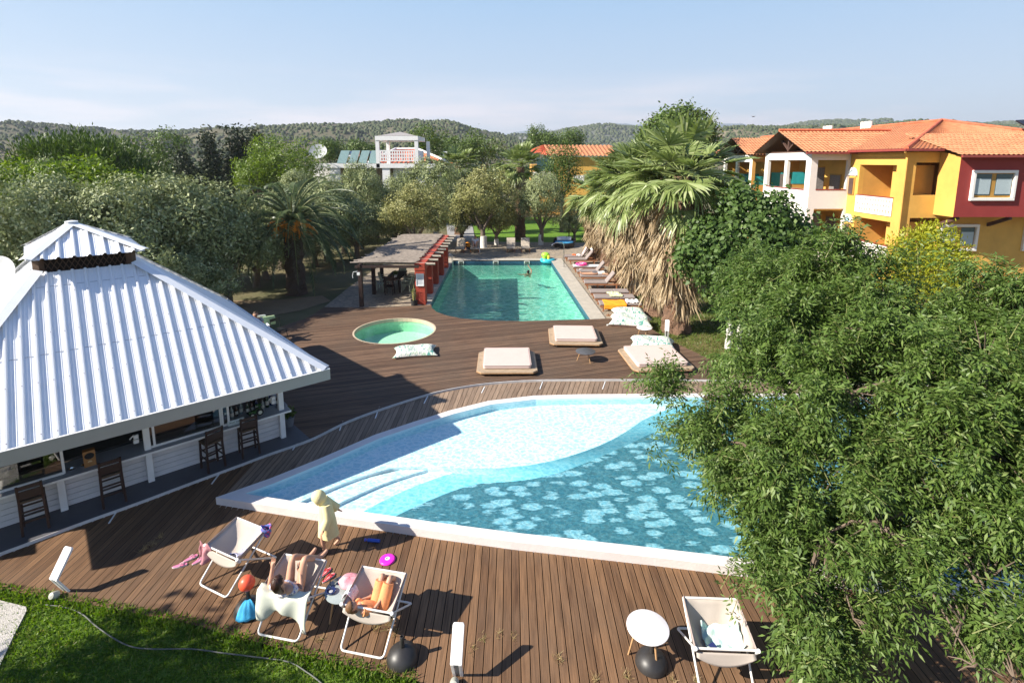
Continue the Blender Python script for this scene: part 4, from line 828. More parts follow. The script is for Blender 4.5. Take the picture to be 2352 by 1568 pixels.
win(24.95, 27.35, 4.85, 6.50, YR); win(24.75, 26.95, 1.83, 3.40, YA); win(29.6, 32.0, 4.85, 6.5, YR); win(29.6, 31.8, 1.83, 3.4, YA)
# white bay
mb = HB(); wallgrid(mb, fB, XB, XS, -.2, 7.55, [(20.25, 22.25, 5.1, 7.05), (20.25, 22.25, 2.05, 3.82)], .22); mb.build('white_bay_front', M('white bay shade tint', (.76, .69, .64), .75, var=.03, bump=.15, bscale=25), ht)  # front face: darker, pinker copy of the white with shade in its colour
mb = HB(); hol = [(35.6, 38.05, 5.1, 7.05), (38.4, 40.9, 5.1, 7.05)]
wallgrid(mb, fW, YB, YC, 3.0, 7.55, hol, .22)
def archwall(mb, f, u0, u1, z0, z1, arches):
    for i, (a, b, zs) in enumerate(arches):
        r = (b - a) / 2; c = (a + b) / 2; k = 14; P = [(c - r * math.cos(PI * j / k), zs + r * math.sin(PI * j / k)) for j in range(k + 1)]
        l = arches[i - 1][1] if i else u0; nx = (b + arches[i + 1][0]) / 2 if i + 1 < len(arches) else u1; l = (arches[i - 1][1] + a) / 2 if i else u0
        mb.add([f(l, 0, z0), f(a, 0, z0), f(a, 0, zs), f(l, 0, zs), f(l, 0, z1), f(a, 0, z1), f(b, 0, z0), f(nx, 0, z0), f(nx, 0, zs), f(b, 0, zs), f(nx, 0, z1), f(b, 0, z1)], [(0, 1, 2, 3), (3, 2, 5, 4), (6, 7, 8, 9), (9, 8, 10, 11)])
        for (p, q) in zip(P, P[1:]): mb.add([f(p[0], 0, p[1]), f(q[0], 0, q[1]), f(q[0], 0, z1), f(p[0], 0, z1), f(p[0], .22, p[1]), f(q[0], .22, q[1])], [(0, 1, 2, 3), (0, 4, 5, 1)])
archwall(mb, fW, YB, YC, -.2, 3.0, [(35.8, 38.0, 1.75), (38.6, 40.6, 1.75)])
mb.build('white_bay_side', m_hw, ht)
for y0, y1 in ((35.6, 38.05), (38.4, 40.9)): breeze(y0, y1, 3.95, 5.02, XB - .03, 11, 3, 'balustrade')
for q in ((XB - .02, XB + .15, 35.6, 40.9, 5.03, 5.10), (20.25, 22.25, YB - .02, YB + .15, 5.06, 5.13), (20.25, 22.25, YB - .02, YB + .15, 2.02, 2.08)): mb = HB(); mb.box(*q); mb.build('handrail', m_gut, ht)
mb = HB(); mb.box(XB + .1, XS + 1.5, YB + .1, YC, 3.7, 3.9); mb.box(XS, XS + .2, YB + .1, YC, -.2, 3.7); mb.box(XS, XS + .2, YB + .3, YC, 3.9, 7.5); mb.box(XB + .1, XS, YC - .1, YC + .1, 3.9, 7.6); mb.box(XB + .1, XS, YC - .1, YC + .1, -.2, 3.7); mb.build('inner_wall', m_yel, ht)
mb = HB(); mb.box(XB + .3, XS, 38.15, 38.27, 3.9, 5.35); mb.build('balcony_divider', m_yel2, ht)
for q in ((38.12, 38.16, 5.35, 6.2), (YC - .18, YC - .12, 4.9, 6.1)): mb = HB(); mb.box(XB + .5, XS - .1, *q); mb.build('privacy_screen', m_teal, ht)
for y0, z0 in ((35.75, 3.9), (35.75, 1.0), (39.0, 3.9)):
    mb = HB(); mb.box(XS - .06, XS - .005, y0, y0 + 1.3, z0, z0 + 2.2); d_o = mb.build('door', m_frame, ht); mb = HB(); mb.box(XS - .09, XS - .062, y0 + .08, y0 + 1.22, z0 + .05, z0 + 2.12); mb.build('curtain', m_cur, d_o)
mb = HB(); mb.box(20.9, 21.9, YC - .16, YC - .11, 3.9, 6.05); d_o = mb.build('door', m_frame, ht); mb = HB(); mb.box(20.98, 21.82, YC - .19, YC - .162, 3.95, 5.98); mb.build('curtain', m_cur, d_o)
for z0, z1 in ((5.1, 7.05), (2.05, 3.82)):   # doors seen through the frontal openings of the bay
    mb = HB(); mb.box(21.0, 21.95, YB + 2.0, YB + 2.05, z0 - 1.1, z1 - .45); d_o = mb.build('door', m_frame, ht); mb = HB(); mb.box(21.06, 21.89, YB + 1.97, YB + 1.998, z0 - 1.05, z1 - .52); mb.build('curtain', m_cur, d_o)
def archwin(y, z):
    mb = HB(); k = 12; ro, ri = .46, .30
    for rr, th, m in ((ro, .10, m_hw),):
        P = [(y - ro * math.cos(PI * j / k), z + ro * 1.15 * math.sin(PI * j / k)) for j in range(k + 1)]; Q = [(y - ri * math.cos(PI * j / k), z + ri * 1.15 * math.sin(PI * j / k)) for j in range(k + 1)]
        for i in range(k): mb.add([(XS - th, *P[i]), (XS - th, *P[i + 1]), (XS - th, *Q[i + 1]), (XS - th, *Q[i]), (XS, *P[i]), (XS, *P[i + 1]), (XS, *Q[i]), (XS, *Q[i + 1])], [(0, 1, 2, 3), (0, 4, 5, 1), (3, 2, 7, 6)])
    w = mb.build('arch_window', m_hw, ht)
    mb = HB(); mb.add([(XS - .04, *q) for q in Q], [tuple(range(k + 1))]); mb.build('fanlight', M('pale blue fanlight', (.42, .58, .70), .4), w)
    mb = HB(); mb.box(XS - .06, XS - .01, y - .30, y + .30, z - 1.25, z - .12); sh = mb.build('shutter', m_frame, w); mb = HB(); mb.box(XS - .09, XS - .062, y - .2, y + .22, z - 1.2, z - .17); mb.build('pane', M('brown pane', (.10, .065, .055), .3), sh)
archwin(34.62, 6.05); archwin(34.62, 3.0)
# roofs
rb = HB(); ZE = 7.62; A0 = Vector((XS - .5, YA - .5, ZE)); ap = Vector((29.0, 36.2, 9.62)); rr = Vector((29.0, 62, 9.62))
tiled(rb, (A0, Vector((XS - .5, YB + .2, ZE)), ap.lerp(rr, -.0), ap), .26, .36) if False else None
def tri(mb, a, b, c): tiled(mb, (a, b, c, c), .26, .36)
A1 = Vector((36.2, YA - .5, ZE)); B1 = Vector((XS - .5, 62, ZE))
def hipface(mb, a, b, c, d, step=.26): tiled(mb, (a, b, c, d), step, .36)
hipface(rb, A0, B1, rr, ap); hipface(rb, A0, A1, ap, ap); hipface(rb, A1, Vector((36.2, 62, ZE)), rr, ap)
rb.build('roof', m_rtile, ht)
rb = HB()
for a, b in ((A0, ap), (A1, ap), (ap, rr)): rb.tube([a + Vector((0, 0, .07)), b + Vector((0, 0, .09))], .11, 8)
rb.build('ridge_tiles', m_rtile2, ht)
rb = HB(); e0 = Vector((XR0 - .35, YR - .45, 7.29)); e1 = Vector((XR1 + .4, YR - .45, 7.29)); t0 = Vector((XR0 - .35, 32.5, 8.60)); t1 = Vector((XR1 + .4, 32.5, 8.60)); tiled(rb, (e0, e1, t1, t0), .26, .36); rb.build('bay_roof', m_rtile, ht)
# gable roof of the white bay, open trusses to the left
gy = (YB + YC) / 2 - .1; g = HB(); gz = 9.05; xe = XB - .75
tiled(g, (Vector((xe, YB - .55, 7.55)), Vector((27, YB - .55, 7.55)), Vector((27, gy, gz)), Vector((xe, gy, gz))), .26, .36)
tiled(g, (Vector((27, YC + .55, 7.55)), Vector((xe, YC + .55, 7.55)), Vector((xe, gy, gz)), Vector((27, gy, gz))), .26, .36); gr = g.build('gable_roof', m_rtile, ht)
g = HB(); g.tube([(xe, gy, gz + .1), (27, gy, gz + .1)], .1, 8); g.build('ridge_tiles', m_rtile2, gr)
g = HB(); g.add([(xe + .03, YB - .5, 7.52), (26, YB - .5, 7.52), (26, gy, gz - .06), (xe + .03, gy, gz - .06), (xe + .03, YC + .5, 7.52), (26, YC + .5, 7.52)], [(0, 1, 2, 3), (3, 2, 5, 4)])
for x in (XB + .05,):
    g.bar((x, gy, 7.6), (x, gy, gz - .1), .14, .14, (1, 0, 0)); g.bar((x, gy, 7.75), (x, gy - 1.0, 8.45), .12, .12, (1, 0, 0)); g.bar((x, gy, 7.75), (x, gy + 1.0, 8.45), .12, .12, (1, 0, 0)); g.bar((x, YB, 7.6), (x, YC, 7.6), .1, .1, (1, 0, 0))
g.build('truss', m_bwood, gr)
g = HB(); g.bar((XS - .55, YA - .6, ZE - .02), (XS - .55, YB - .5, ZE - .02), .12, .13); g.bar((XS - .5, YA - .57, ZE - .02), (XR0 - .3, YA - .57, ZE - .02), .12, .13); g.bar((XR0 - .4, YR - .52, 7.24), (XR1 + .4, YR - .52, 7.24), .12, .13); g.bar((XB - .7, YB - .6, 7.5), (XS, YB - .6, 7.5), .12, .13); g.build('gutter', m_gut, ht)
g = HB(); g.tube([(XS - .5, YA - .45, 7.5), (XS - .1, YA - .1, 7.2), (XS - .1, YA - .1, -.1)], .065, 8); g.build('drainpipe', m_yel, ht)
mb = HB(); mb.box(XS + .3, 36, YA + .3, 62, -.2, 7.4) if False else mb.box(XS + 2.3, 36, YA + 1.9, 61, -.2, 7.55); mb.build('inner_block', m_yel2, ht)
for y in (43.2, 48.5):
    mb = HB()
    for k in range(3): mb.lathe([(.16, 0), (.16, .7), (0, .7)], 10, (28.9, y + k * .45, 9.45))
    mb.build('vent_pipes', m_hw, ht)
mb = HB(); mb.add([(31.2, 31.6, 8.6), (34.0, 31.6, 8.75), (34.0, 33.2, 9.6), (31.2, 33.2, 9.45)], [(0, 1, 2, 3)]); mb.build('roof_panel', M('black solar glass', (.02, .02, .025), .2), ht, solid=.08)
# further wing of the same kind
D = Vector((1.3, 13.5, 0)); H2 = thing('hotel_wing', 'further ochre wing with a white balcony and small tiled gable, behind the palm', 'building', (24, 49, 0)); h2 = Matrix.Translation((-24, -49, 0))
def H2B(): mb = MB(); mb.T = h2; return mb
X2, Y2, Y3 = 20.9, 46., 52.2
mb = H2B(); wallgrid(mb, lambda u, w, z: (u, Y2 + w, z), X2, 26, -.2, 7.5, [(21.2, 22.6, 4.9, 6.9)], .2); mb.build('end_wall', m_yel2, H2)
mb = H2B(); wallgrid(mb, lambda u, w, z: (X2 + w, u, z), Y2, Y3, -.2, 7.5, [(46.5, 49.0, 5.0, 6.9), (49.4, 51.8, 5.0, 6.9)], .2); mb.build('white_bay_side', m_hw, H2)
mb = H2B(); mb.box(X2 + 2.2, X2 + 2.4, Y2 + .2, Y3, -.2, 8.4); mb.box(X2 + .1, X2 + 2.3, Y2 + .2, Y3, 3.6, 3.8); mb.box(X2 + .1, 26, Y3 - .2, Y3, -.2, 7.5); mb.build('inner_wall', m_yel, H2)
for q in ((49.15, 49.2, 3.8, 5.8), (Y2 + 1.9, Y2 + 1.95, 3.8, 5.6)): mb = H2B(); mb.box(X2 + .4, X2 + 2.1, *q); mb.build('privacy_screen', m_teal, H2)
gy = (Y2 + Y3) / 2; g = H2B(); xe = X2 - .7
tiled(g, (Vector((xe, Y2 - .5, 7.5)), Vector((29, Y2 - .5, 7.5)), Vector((29, gy, 9.05)), Vector((xe, gy, 9.05))), .26, .36); tiled(g, (Vector((29, Y3 + .5, 7.5)), Vector((xe, Y3 + .5, 7.5)), Vector((xe, gy, 9.05)), Vector((29, gy, 9.05))), .26, .36); gr = g.build('roof', m_rtile, H2)
g = H2B(); g.add([(xe + .03, Y2 - .45, 7.46), (27, Y2 - .45, 7.46), (27, gy, 8.98), (xe + .03, gy, 8.98), (xe + .03, Y3 + .45, 7.46), (27, Y3 + .45, 7.46)], [(0, 1, 2, 3), (3, 2, 5, 4)])
g.bar((X2 + .05, gy, 7.5), (X2 + .05, gy, 8.9), .14, .14, (1, 0, 0)); g.bar((X2 + .05, gy, 7.7), (X2 + .05, gy - 1, 8.4), .12, .12, (1, 0, 0)); g.bar((X2 + .05, gy, 7.7), (X2 + .05, gy + 1, 8.4), .12, .12, (1, 0, 0)); g.build('truss', m_bwood, gr)
# ================================================================ white villa with roof pavilion
VY = 55.; VO = AT(900, 378, VY); VO.z = 0; vt = thing('white_villa', 'white flat roofed villa with a roof pavilion and red tiled hip roof behind', 'building', VO)
def VP(x, y, dy=0.): p = AT(x, y, VY + dy); return p - VO
m_vw = M('villa white', (.78, .77, .76), .7, var=.04, scale=2)
def vbox(mb, x0, x1, y0, y1, d0, d1):
    a = VP(x0, y1, d0); b = VP(x1, y0, d0); mb.box(a.x, b.x, d0, d1, a.z, b.z)
V0 = Vector((0, VY, 0)) - Vector((0, VO.y, 0))
mb = MB(); vbox(mb, 722, 1000, 376, 386, 0, 9); vbox(mb, 760, 780, 386, 440, .1, .5); vbox(mb, 880, 895, 386, 440, .1, .5); vbox(mb, 955, 1000, 386, 440, .6, 8.); vbox(mb, 905, 945, 386, 440, .8, 1.2); vbox(mb, 722, 770, 386, 440, 3, 8); mb.build('wall', m_vw, vt)
mb = MB(); vbox(mb, 722, 1000, 386, 440, 3.4, 3.6); mb.build('shaded_wall', M('villa shade tone', (.34, .30, .26), .8), vt)  # recessed wall: shade is put into its darker colour
for x0, x1 in ((884, 892), (932, 941), (838, 862), (790, 815)):
    mb = MB(); vbox(mb, x0, x1, 389, 425, 3.2, 3.42); mb.build('window', M('villa shutters', (.05, .035, .03), .5), vt)
tw = MB(); x0 = VP(868, 372); x1 = VP(957, 372); zt = VP(868, 322).z; zb = VP(868, 372).z; w = x1.x - x0.x
for px_, d in ((x0.x, 0.), (x1.x, 0.), (x0.x + .2, w * .95), (x1.x + .6, w * .95)): tw.box(px_ - .18, px_ + .18, d, d + .36, zb - .6, zt)
tw.box(x0.x - .2, x1.x + .2, -.05, .4, zt - .02, zt + .42); tw.box(x0.x - .2, x0.x + .2, .4, w, zt - .02, zt + .42); tw.box(x1.x - .2, x1.x + .2, .4, w, zt - .02, zt + .42); tw.box(x0.x - .2, x1.x + .2, w, w + .4, zt - .02, zt + .42); pv_ = tw.build('roof_pavilion', m_vw, vt)
mb = MB(); c = ((x0.x + x1.x) / 2, w / 2); mb.add([(x0.x + .05, .15, zt + .45), (x1.x - .05, .15, zt + .45), (x1.x - .05, w, zt + .45), (x0.x + .05, w, zt + .45), (c[0], c[1], zt + .95)], [(0, 1, 4), (1, 2, 4), (2, 3, 4), (3, 0, 4), (3, 2, 1, 0)]); mb.build('canopy', M('grey shingle', (.30, .28, .27), .8), pv_)
mb = MB(); n = 14; hz = zb + .05; hh = 1.15
fv = lambda u, q, z: (u, q, z)
hs = []
for i in range(n):
    for j in range(3): hs.append((x0.x + .3 + (w - .6) * (i + .25) / n, x0.x + .3 + (w - .6) * (i + .8) / n, hz + .12 + j * .34, hz + .34 + j * .34))
wallgrid(mb, fv, x0.x + .2, x1.x - .2, hz, hz + hh, hs, .1); mb.box(x1.x, x1.x + .1, .3, w, hz, hz + hh); mb.build('balustrade', m_vw, pv_)
mb = MB(); rz = VP(950, 345, 9).z; ez = VP(950, 376, 6).z; a = VP(850, 376, 5).x; b = VP(1032, 376, 5).x; r0 = VP(905, 345, 9).x; r1 = VP(955, 345, 9).x
tiled(mb, ((a, 4.5, ez), (b, 4.5, ez), (r1, 10, rz), (r0, 10, rz)), .55, .5, .13); tiled(mb, ((b, 4.5, ez), (b, 15.5, ez), (r1, 10, rz), (r1, 10, rz)), .55, .5, .13); mb.build('tile_roof', m_rtile2, vt)
mb = MB()
for p, q in (((b, 4.5, ez), (r1, 10, rz)), ((r0, 10, rz), (r1, 10, rz)), ((a, 4.5, ez), (r0, 10, rz))): mb.tube([Vector(p) + Vector((0, 0, .16)), Vector(q) + Vector((0, 0, .18))], .16, 6)
mb.build('ridge_mortar', m_vw, vt)
mb = MB(); vbox(mb, 1018, 1027, 348, 374, 5, 5.7); mb.build('chimney', m_vw, vt)
m_sol = M('solar glass', (.17, .25, .245), .14, spec=.7); m_alu = M('tank aluminium', (.62, .64, .66), .25, metal=.9)
for i, (xa, xb) in enumerate(((771, 794), (797, 818), (820, 841), (843, 866))):
    p = VP(xa, 376); q = VP(xb, 376); mb = MB(); z0 = p.z; mb.add([(p.x, .4, z0 + .02), (q.x - .1, .4, z0 + .02), (q.x, 1.7, z0 + 1.35), (p.x + .1, 1.7, z0 + 1.35)], [(0, 1, 2, 3)]); mb.build('solar_panel', m_sol, vt, solid=.08)
for xa, xb in ((783, 812), (839, 868)):
    p = VP(xa, 353); q = VP(xb, 353); mb = MB(); mb.tube([(p.x, 1.9, p.z), (q.x, 1.9, q.z)], .30, 14); mb.build('water_tank', m_alu, vt, smooth=40)
q = AT(731, 350, VY + 1.5); t = thing('satellite_dish', 'large pale round satellite dish on the villa roof', 'satellite dish', q); d = dish(t, .92, M('mesh dish', (.42, .43, .43), .6), R(8), R(35), .2)
mb = MB(); mb.tube([(0, .1, -.2), (0, .1, -2.2)], .05, 8); mb.tube([(-.5, .1, -2.0), (0, .1, -1.2)], .03, 6); mb.tube([(.5, .1, -2.0), (0, .1, -1.2)], .03, 6); mb.build('mast', m_alu, t)
# ---------------------------------------------------------------- far ochre house
FY = 68.; FO = AT(1290, 380, FY); FO.z = 0; ft = thing('ochre_house', 'distant ochre house with orange tile roof seen past the palms', 'building', FO)
def FP(x, y, dy=0.): return AT(x, y, FY + dy) - FO
a = FP(1268, 359); b = FP(1420, 359); mb = MB(); mb.box(a.x + .5, b.x, 0, 9, -FO.z, a.z - .1); mb.build('wall', m_yel, ft)
mb = MB(); mb.box(a.x - 2.6, a.x + .5, .8, 8, -FO.z, FP(1240, 378).z); mb.build('porch', m_yel2, ft); c = FP(1232, 362)
mb = MB(); zz = a.z; rzz = FP(1268, 334, 5).z; tiled(mb, ((a.x - .2, -.6, zz), (b.x, -.6, zz), (b.x, 5, rzz), (a.x - .8, 5, rzz)), .5, .5, .1); mb.build('roof', m_rtile, ft)
mb = MB(); tiled(mb, ((a.x - 3.2, 5.0, zz + .6), (a.x - .2, -.6, zz), (a.x - .2, 5, rzz), (a.x - .8, 5, rzz)), .5, .5, .1); mb.build('porch_roof', m_rtile2, ft)
mb = MB(); mb.box(a.x - 1.9, a.x + .3, .6, .75, zz - 1.9, zz - .3); mb.build('dark_porch_window', m_glass, ft); mb = MB(); mb.box(a.x - 2.4, a.x + .6, .3, .45, zz - 3.0, zz - 2.0); mb.build('balustrade', m_hw, ft)
mb = MB(); mb.box(a.x + 2.8, a.x + 4.2, -.06, .05, zz - 3.3, zz - 2.4); mb.build('window', m_hw, ft)
q = AT(1200, 375, 62.); q.z = 0; t = thing('floodlight_mast', 'thin pale floodlight mast rising beyond the olive trees', 'mast', q); ztop = AT(1200, 320, 62.).z
mb = MB(); mb.tube([(0, 0, 0), (0, 0, ztop)], [.14, .07], 8); mb.build('mast', m_alu, t); mb = MB(); mb.bar((-.4, 0, ztop), (.4, 0, ztop), .08, .08); mb.box(-.45, -.15, -.12, .05, ztop, ztop + .28); mb.box(.15, .45, -.12, .05, ztop, ztop + .28); mb.build('floodlight', M('lamp grey', (.4, .4, .4), .5), t)
# ================================================================ trees
m_bark = M('grey bark', (.16, .125, .095), .9, scale=8, bump=.8, bscale=25); m_lime = M('limewashed bark', (.66, .62, .57), .85, scale=6, var=.15, bump=.5)
ol = leafmat('olive leaf', (.17, .205, .08), (.31, .345, .165), (.43, .46, .30), trans=.14, rough=.55, spec=.25)
ol2 = leafmat('olive leaf warm', (.18, .19, .06), (.33, .32, .125), (.40, .39, .21), trans=.16, rough=.55, spec=.25)
def make_olive(name, seed, mat, low=False, white=False):
    random.seed(seed); t = thing(name, 'x', 'tree'); B = []
    for i in range(13):
        a = i * 2.4 + random.uniform(-.4, .4); z = (1.6 if low else 2.1) + 2.0 * (i / 12) ** .8; r = random.uniform(1.2, 1.6) * (1 - .75 * (i / 12) ** 2); w = random.uniform(.55, .92)
        B.append((r * math.cos(a), r * math.sin(a), z, w, w, w * .85))
    B.append((0, 0, 2.9, 1.25, 1.25, 1.0))
    crown('crown', B, 17000, .12, .055, mat, t, inner=.66, up=.15, jit=.6, clump=30, face=.3)
    tr = trunk('trunk', (0, 0, 0), [(b[0] * .8, b[1] * .8, b[2]) for b in B[:6]], .17, m_bark, t, .42)
    if white: mb = MB(); mb.lathe([(.245, -.05), (.205, .15), (.185, .75), (.0, .76)], 10); mb.build('limewash', m_lime, t, smooth=50)
    return t
OV = [make_olive('olive_tree', s, m, l, w) for s, m, l, w in ((11, ol, True, False), (12, ol, False, False), (13, ol2, False, True), (14, ol, True, False), (15, ol, False, True))]
gO = 'olive trees round the garden'
# (proto, px of crown centre, py, depth, scale, label)
OT = [(0, 28, 545, 19.5, .95, 'silvery olive tree at the left edge of the photo, behind the bar roof tip'), (3, 150, 515, 21.5, 1.0, 'silvery olive tree rising directly behind the peak of the bar roof'), (0, 285, 525, 22, 1.0, 'olive tree right behind the right slope of the small upper roof'), (3, 395, 500, 23.5, 1.2, 'tallest silvery olive tree between the bar roof and the date palm'),
      (0, 508, 520, 25, 1.0, 'olive tree just left of the date palm'), (3, 440, 640, 22, .8, 'low olive tree with drooping twigs above the right roof slope'), (0, 330, 640, 20, .8, 'low dark olive tree tucked behind the middle of the roof slope'), (1, 585, 590, 29, .9, 'shaded olive tree behind the left side of the date palm'), 
      (0, 640, 500, 34, 1.05, 'olive tree showing above the date palm, left half'), (3, 745, 470, 37, 1.05, 'pale olive tree in front of the white villa panels'), (0, 815, 500, 38, .95, 'olive tree between the date palm and the pale olive by the pergola'), (1, 825, 450, 42, .9, 'olive tree standing right below the roof pavilion of the villa'),
      (3, 690, 445, 44, .9, 'olive tree left of the villa, behind the date palm crown'), (2, 955, 490, 37.5, 1.05, 'yellowish olive tree overhanging the far end of the pergola'), (4, 1000, 440, 44, 1.15, 'silvery olive tree behind the yellowish one, below the far fan palm'), (2, 1110, 460, 42, 1.12, 'tall warm toned olive tree behind the middle of the long pool'),
      (2, 1140, 505, 43.5, .8, 'small warm olive tree over the left loungers at the pool end'), (4, 1243, 465, 43.5, .92, 'round silvery olive tree with whitewashed forked trunk, left of the palm row'), (1, 905, 520, 41, .75, 'dark shaded olive tree behind the pergola roof'), (1, 1060, 520, 45, .8, 'shaded olive tree with dark trunk beside the grey path'), (0, 1320, 495, 46, .7, 'small olive tree half hidden behind the palm row, near the round daybed'),
      (0, 925, 452, 45.5, .9, 'olive tree standing right in front of the villa pavilion columns, right side'), (0, 790, 560, 40, 1., 'dark olive tree in the gap between date palm and pergola, farther one'), (3, 722, 580, 35, .95, 'dark olive tree right beside the date palm trunk, pergola side'), (1, 865, 535, 47, 1.1, 'shaded olive tree behind the far left corner of the reed roof'), (1, 610, 615, 31, .95, 'shaded olive tree with bare trunk left of the date palm trunk'),
      (1, 100, 470, 29, .9, 'olive tree between the lime green bushes and the bar roof')]
cz0 = 2.9
for i, (k, x, y, Y, s, lb) in enumerate(OT):
    p = AT(x, y, Y); s2 = max(.6, s * 1.0); zc = p.z; hs = max(.75, min(1.5, zc / cz0)); 
    o = dup(OV[k], (p.x, p.y, -.06), random.uniform(0, 6.3), lb, gO, (s * 1.25, s * 1.25, hs * 1.04))
for t in OV:
    for c in list(t.children): bpy.data.objects.remove(c)
    bpy.data.objects.remove(t)
# --- other crowns: each made once at its place
def tree(name, label, cat, px, py, Y, r, blobs, n, L, Wd, mat, clump=0, inner=.55, group=None, tr=.2, up=.3, jit=.8, ground=None, bark=None, face=.45):
    p = AT(px, py, Y); t = thing(name, label, cat, (p.x, p.y, -.06), 0, group); h = p.z + .06
    B = [(b[0] * r, b[1] * r, h + b[2] * r, b[3] * r, b[4] * r, b[5] * r) if len(b) == 6 else (b[0] * r, b[1] * r, h + b[2] * r, b[3] * r, b[3] * r, b[3] * r) for b in blobs]
    crown('crown', B, n, L, Wd, mat, t, inner, up, jit, clump=clump, face=face)
    if tr: trunk('trunk', (0, 0, 0), [(b[0] * .7, b[1] * .7, b[2]) for b in B[:5]], tr, bark or m_bark, t, .5)
    return t
def rb(n, seed, flat=.8, s=(.35, .6)):
    random.seed(seed); out = [(0, 0, 0, .7, .7, .6 * flat)]
    for i in range(n):
        a = random.uniform(0, 2 * PI); q = random.uniform(.3, .8); z = random.uniform(-.5, .7) * flat; w = random.uniform(*s); out.append((q * math.cos(a) * math.sqrt(max(.2, 1 - z * z)), q * math.sin(a) * math.sqrt(max(.2, 1 - z * z)), z, w, w, w * flat))
    return out
pine = leafmat('pine needles', (.045, .085, .014), (.095, .15, .025), (.17, .22, .05), trans=.15, rough=.5)
limeg = leafmat('lime green leaf', (.10, .165, .02), (.18, .25, .04), (.25, .31, .07), trans=.35)
midg = leafmat('mid green leaf', (.065, .11, .02), (.115, .17, .035), (.17, .21, .06), trans=.2)
dkg = leafmat('dark glossy leaf', (.05, .095, .02), (.10, .165, .04), (.17, .235, .08), trans=.3, rough=.5, spec=.3)
cyp = leafmat('cypress spray', (.025, .04, .018), (.05, .065, .03), (.09, .085, .045), trans=.1, rough=.6)
yel = leafmat('golden thuja', (.26, .28, .015), (.36, .37, .025), (.42, .42, .05), trans=.3)
tree('pine_tree', 'broad dark green pine with upright candles, left skyline', 'tree', 190, 420, 36, 5.2, [(-.45, 0, -.1, .50, .6, .42), (-.1, 0, .1, .6, .6, .48), (.3, 0, .05, .55, .6, .45), (.62, .1, -.2, .42, .5, .4), (-.8, .1, -.35, .38, .5, .33), (0, -.3, -.35, .8, .5, .4), (.15, 0, .32, .38, .4, .28), (-.25, -.1, .3, .3, .4, .25), (.45, -.2, .2, .3, .3, .22)], 30000, .34, .085, pine, clump=9, up=1.3, jit=.45, tr=.35, face=0)
for x, y, Y, r, lb in ((60, 448, 27, 1.9, 'lime green bushy tree below the pine, at the left photo edge'), (165, 440, 27.5, 2.0, 'lime green feathery tree in front of the dark pine, middle one'), (260, 448, 28, 1.7, 'lime green feathery tree in front of the dark pine, rightmost one'), (655, 385, 52, 3.6, 'bright lime green rounded tree left of the white villa'), (590, 398, 50, 2.2, 'lime green shrub tree below the dark conifers')):
    tree('lime_green_tree', lb, 'tree', x, y, Y, r, rb(9, int(x)), int(6500), .24, .10, limeg, clump=14, group='lime green trees')
t = thing('broadleaf_tree', 'broad tree left of the photo whose dappled shade falls on the corner lawn', 'tree', (-13.2, 2.6, -.06)); B_ = [(b[0] * 2.3, b[1] * 2.6, 4.9 + b[2] * 1.7, b[3] * 2.3, b[4] * 2.3, b[5] * 1.7) for b in rb(9, 77)]
crown('crown', B_, 7000, .20, .11, midg, t, .4, clump=14); trunk('trunk', (0, 0, 0), [b[:3] for b in B_[:5]], .2, m_bark, t)
for x, y, Y, r, lb in ((362, 370, 60, 4.0, 'mid green round tree between the pine and the conifers'), (1110, 342, 80, 3.6, 'round mid green tree above the olives, right of the villa chimney'), (985, 345, 75, 3.2, 'mid green tree directly behind the red villa roof'), (1252, 330, 92, 3.2, 'small round tree behind the distant ochre house, left one'), (1303, 335, 95, 3.0, 'small round tree behind the distant ochre house, right one'), (838, 352, 80, 2.6, 'small green tree behind the solar panels'), (758, 352, 85, 2.2, 'small green tree behind the villa dish'), (1035, 352, 82, 2.4, 'small green tree beside the villa chimney')):
    tree('broadleaf_tree', lb, 'tree', x, y, Y, r, rb(10, int(x)), 4200, .34, .16, midg, clump=12, group='broadleaf trees on the skyline')
tree('plane_tree', 'big round green tree standing above the palm row', 'tree', 1556, 316, 48, 3.5, [(0, 0, 0, .8, .7, .6), (-.62, 0, .05, .38, .4, .33), (-.25, 0, .38, .42, .4, .34), (.15, 0, .45, .40, .4, .33), (.5, 0, .2, .42, .4, .4), (.72, 0, -.15, .32, .4, .36), (-.75, 0, -.2, .3, .3, .3), (0, -.2, -.4, .8, .6, .5)], 12500, .30, .17, midg, clump=14)
def spire(label, px, ytop, ybot, Y, r, n, bend=0., name='cypress_tree'):
    a = AT(px, ytop, Y); b = AT(px, ybot, Y); t = thing(name, label, 'tree', (a.x, a.y, -.06), 0, 'ragged dark conifers on the skyline'); h = a.z + .06; B = []
    random.seed(int(px)); k = 13
    for i in range(k):
        f = i / (k - 1); z = 1.0 + (h - 1.2) * f; w = .72 * r * (1 - f) ** .8 + .14; B.append((random.uniform(-.4, .4) * w + bend * f * f * f, random.uniform(-.4, .4) * w, z, w * random.uniform(.6, 1.1), w * random.uniform(.6, 1.1), h / k * random.uniform(.6, .95)))
    crown('crown', B, int(n * 1.8), .42, .17, cyp, t, .3, .25, .6, clump=9); trunk('trunk', (0, 0, 0), [(bend * .5, 0, h * .7), (bend, 0, h * .97)], .18, m_bark, t, .6); return t
for a in (('tall ragged conifer, leftmost of the dark trio', 476, 303, 420, 58, 1.7, 3600), ('forked dark conifer with a double tip', 537, 300, 420, 60, 1.6, 3200, -.3), ('slim dark conifer pressed against the forked one', 553, 297, 420, 61, 1.1, 2600, .2), ('dark conifer with a sideways branch, rightmost of the trio', 598, 294, 420, 60, 1.7, 3600, -.9), ('small thin conifer next to the round green tree', 415, 335, 420, 57, 1.0, 1800), ('short dark conifer right of the trio', 628, 340, 420, 58, 1.1, 1800)): spire(*a)
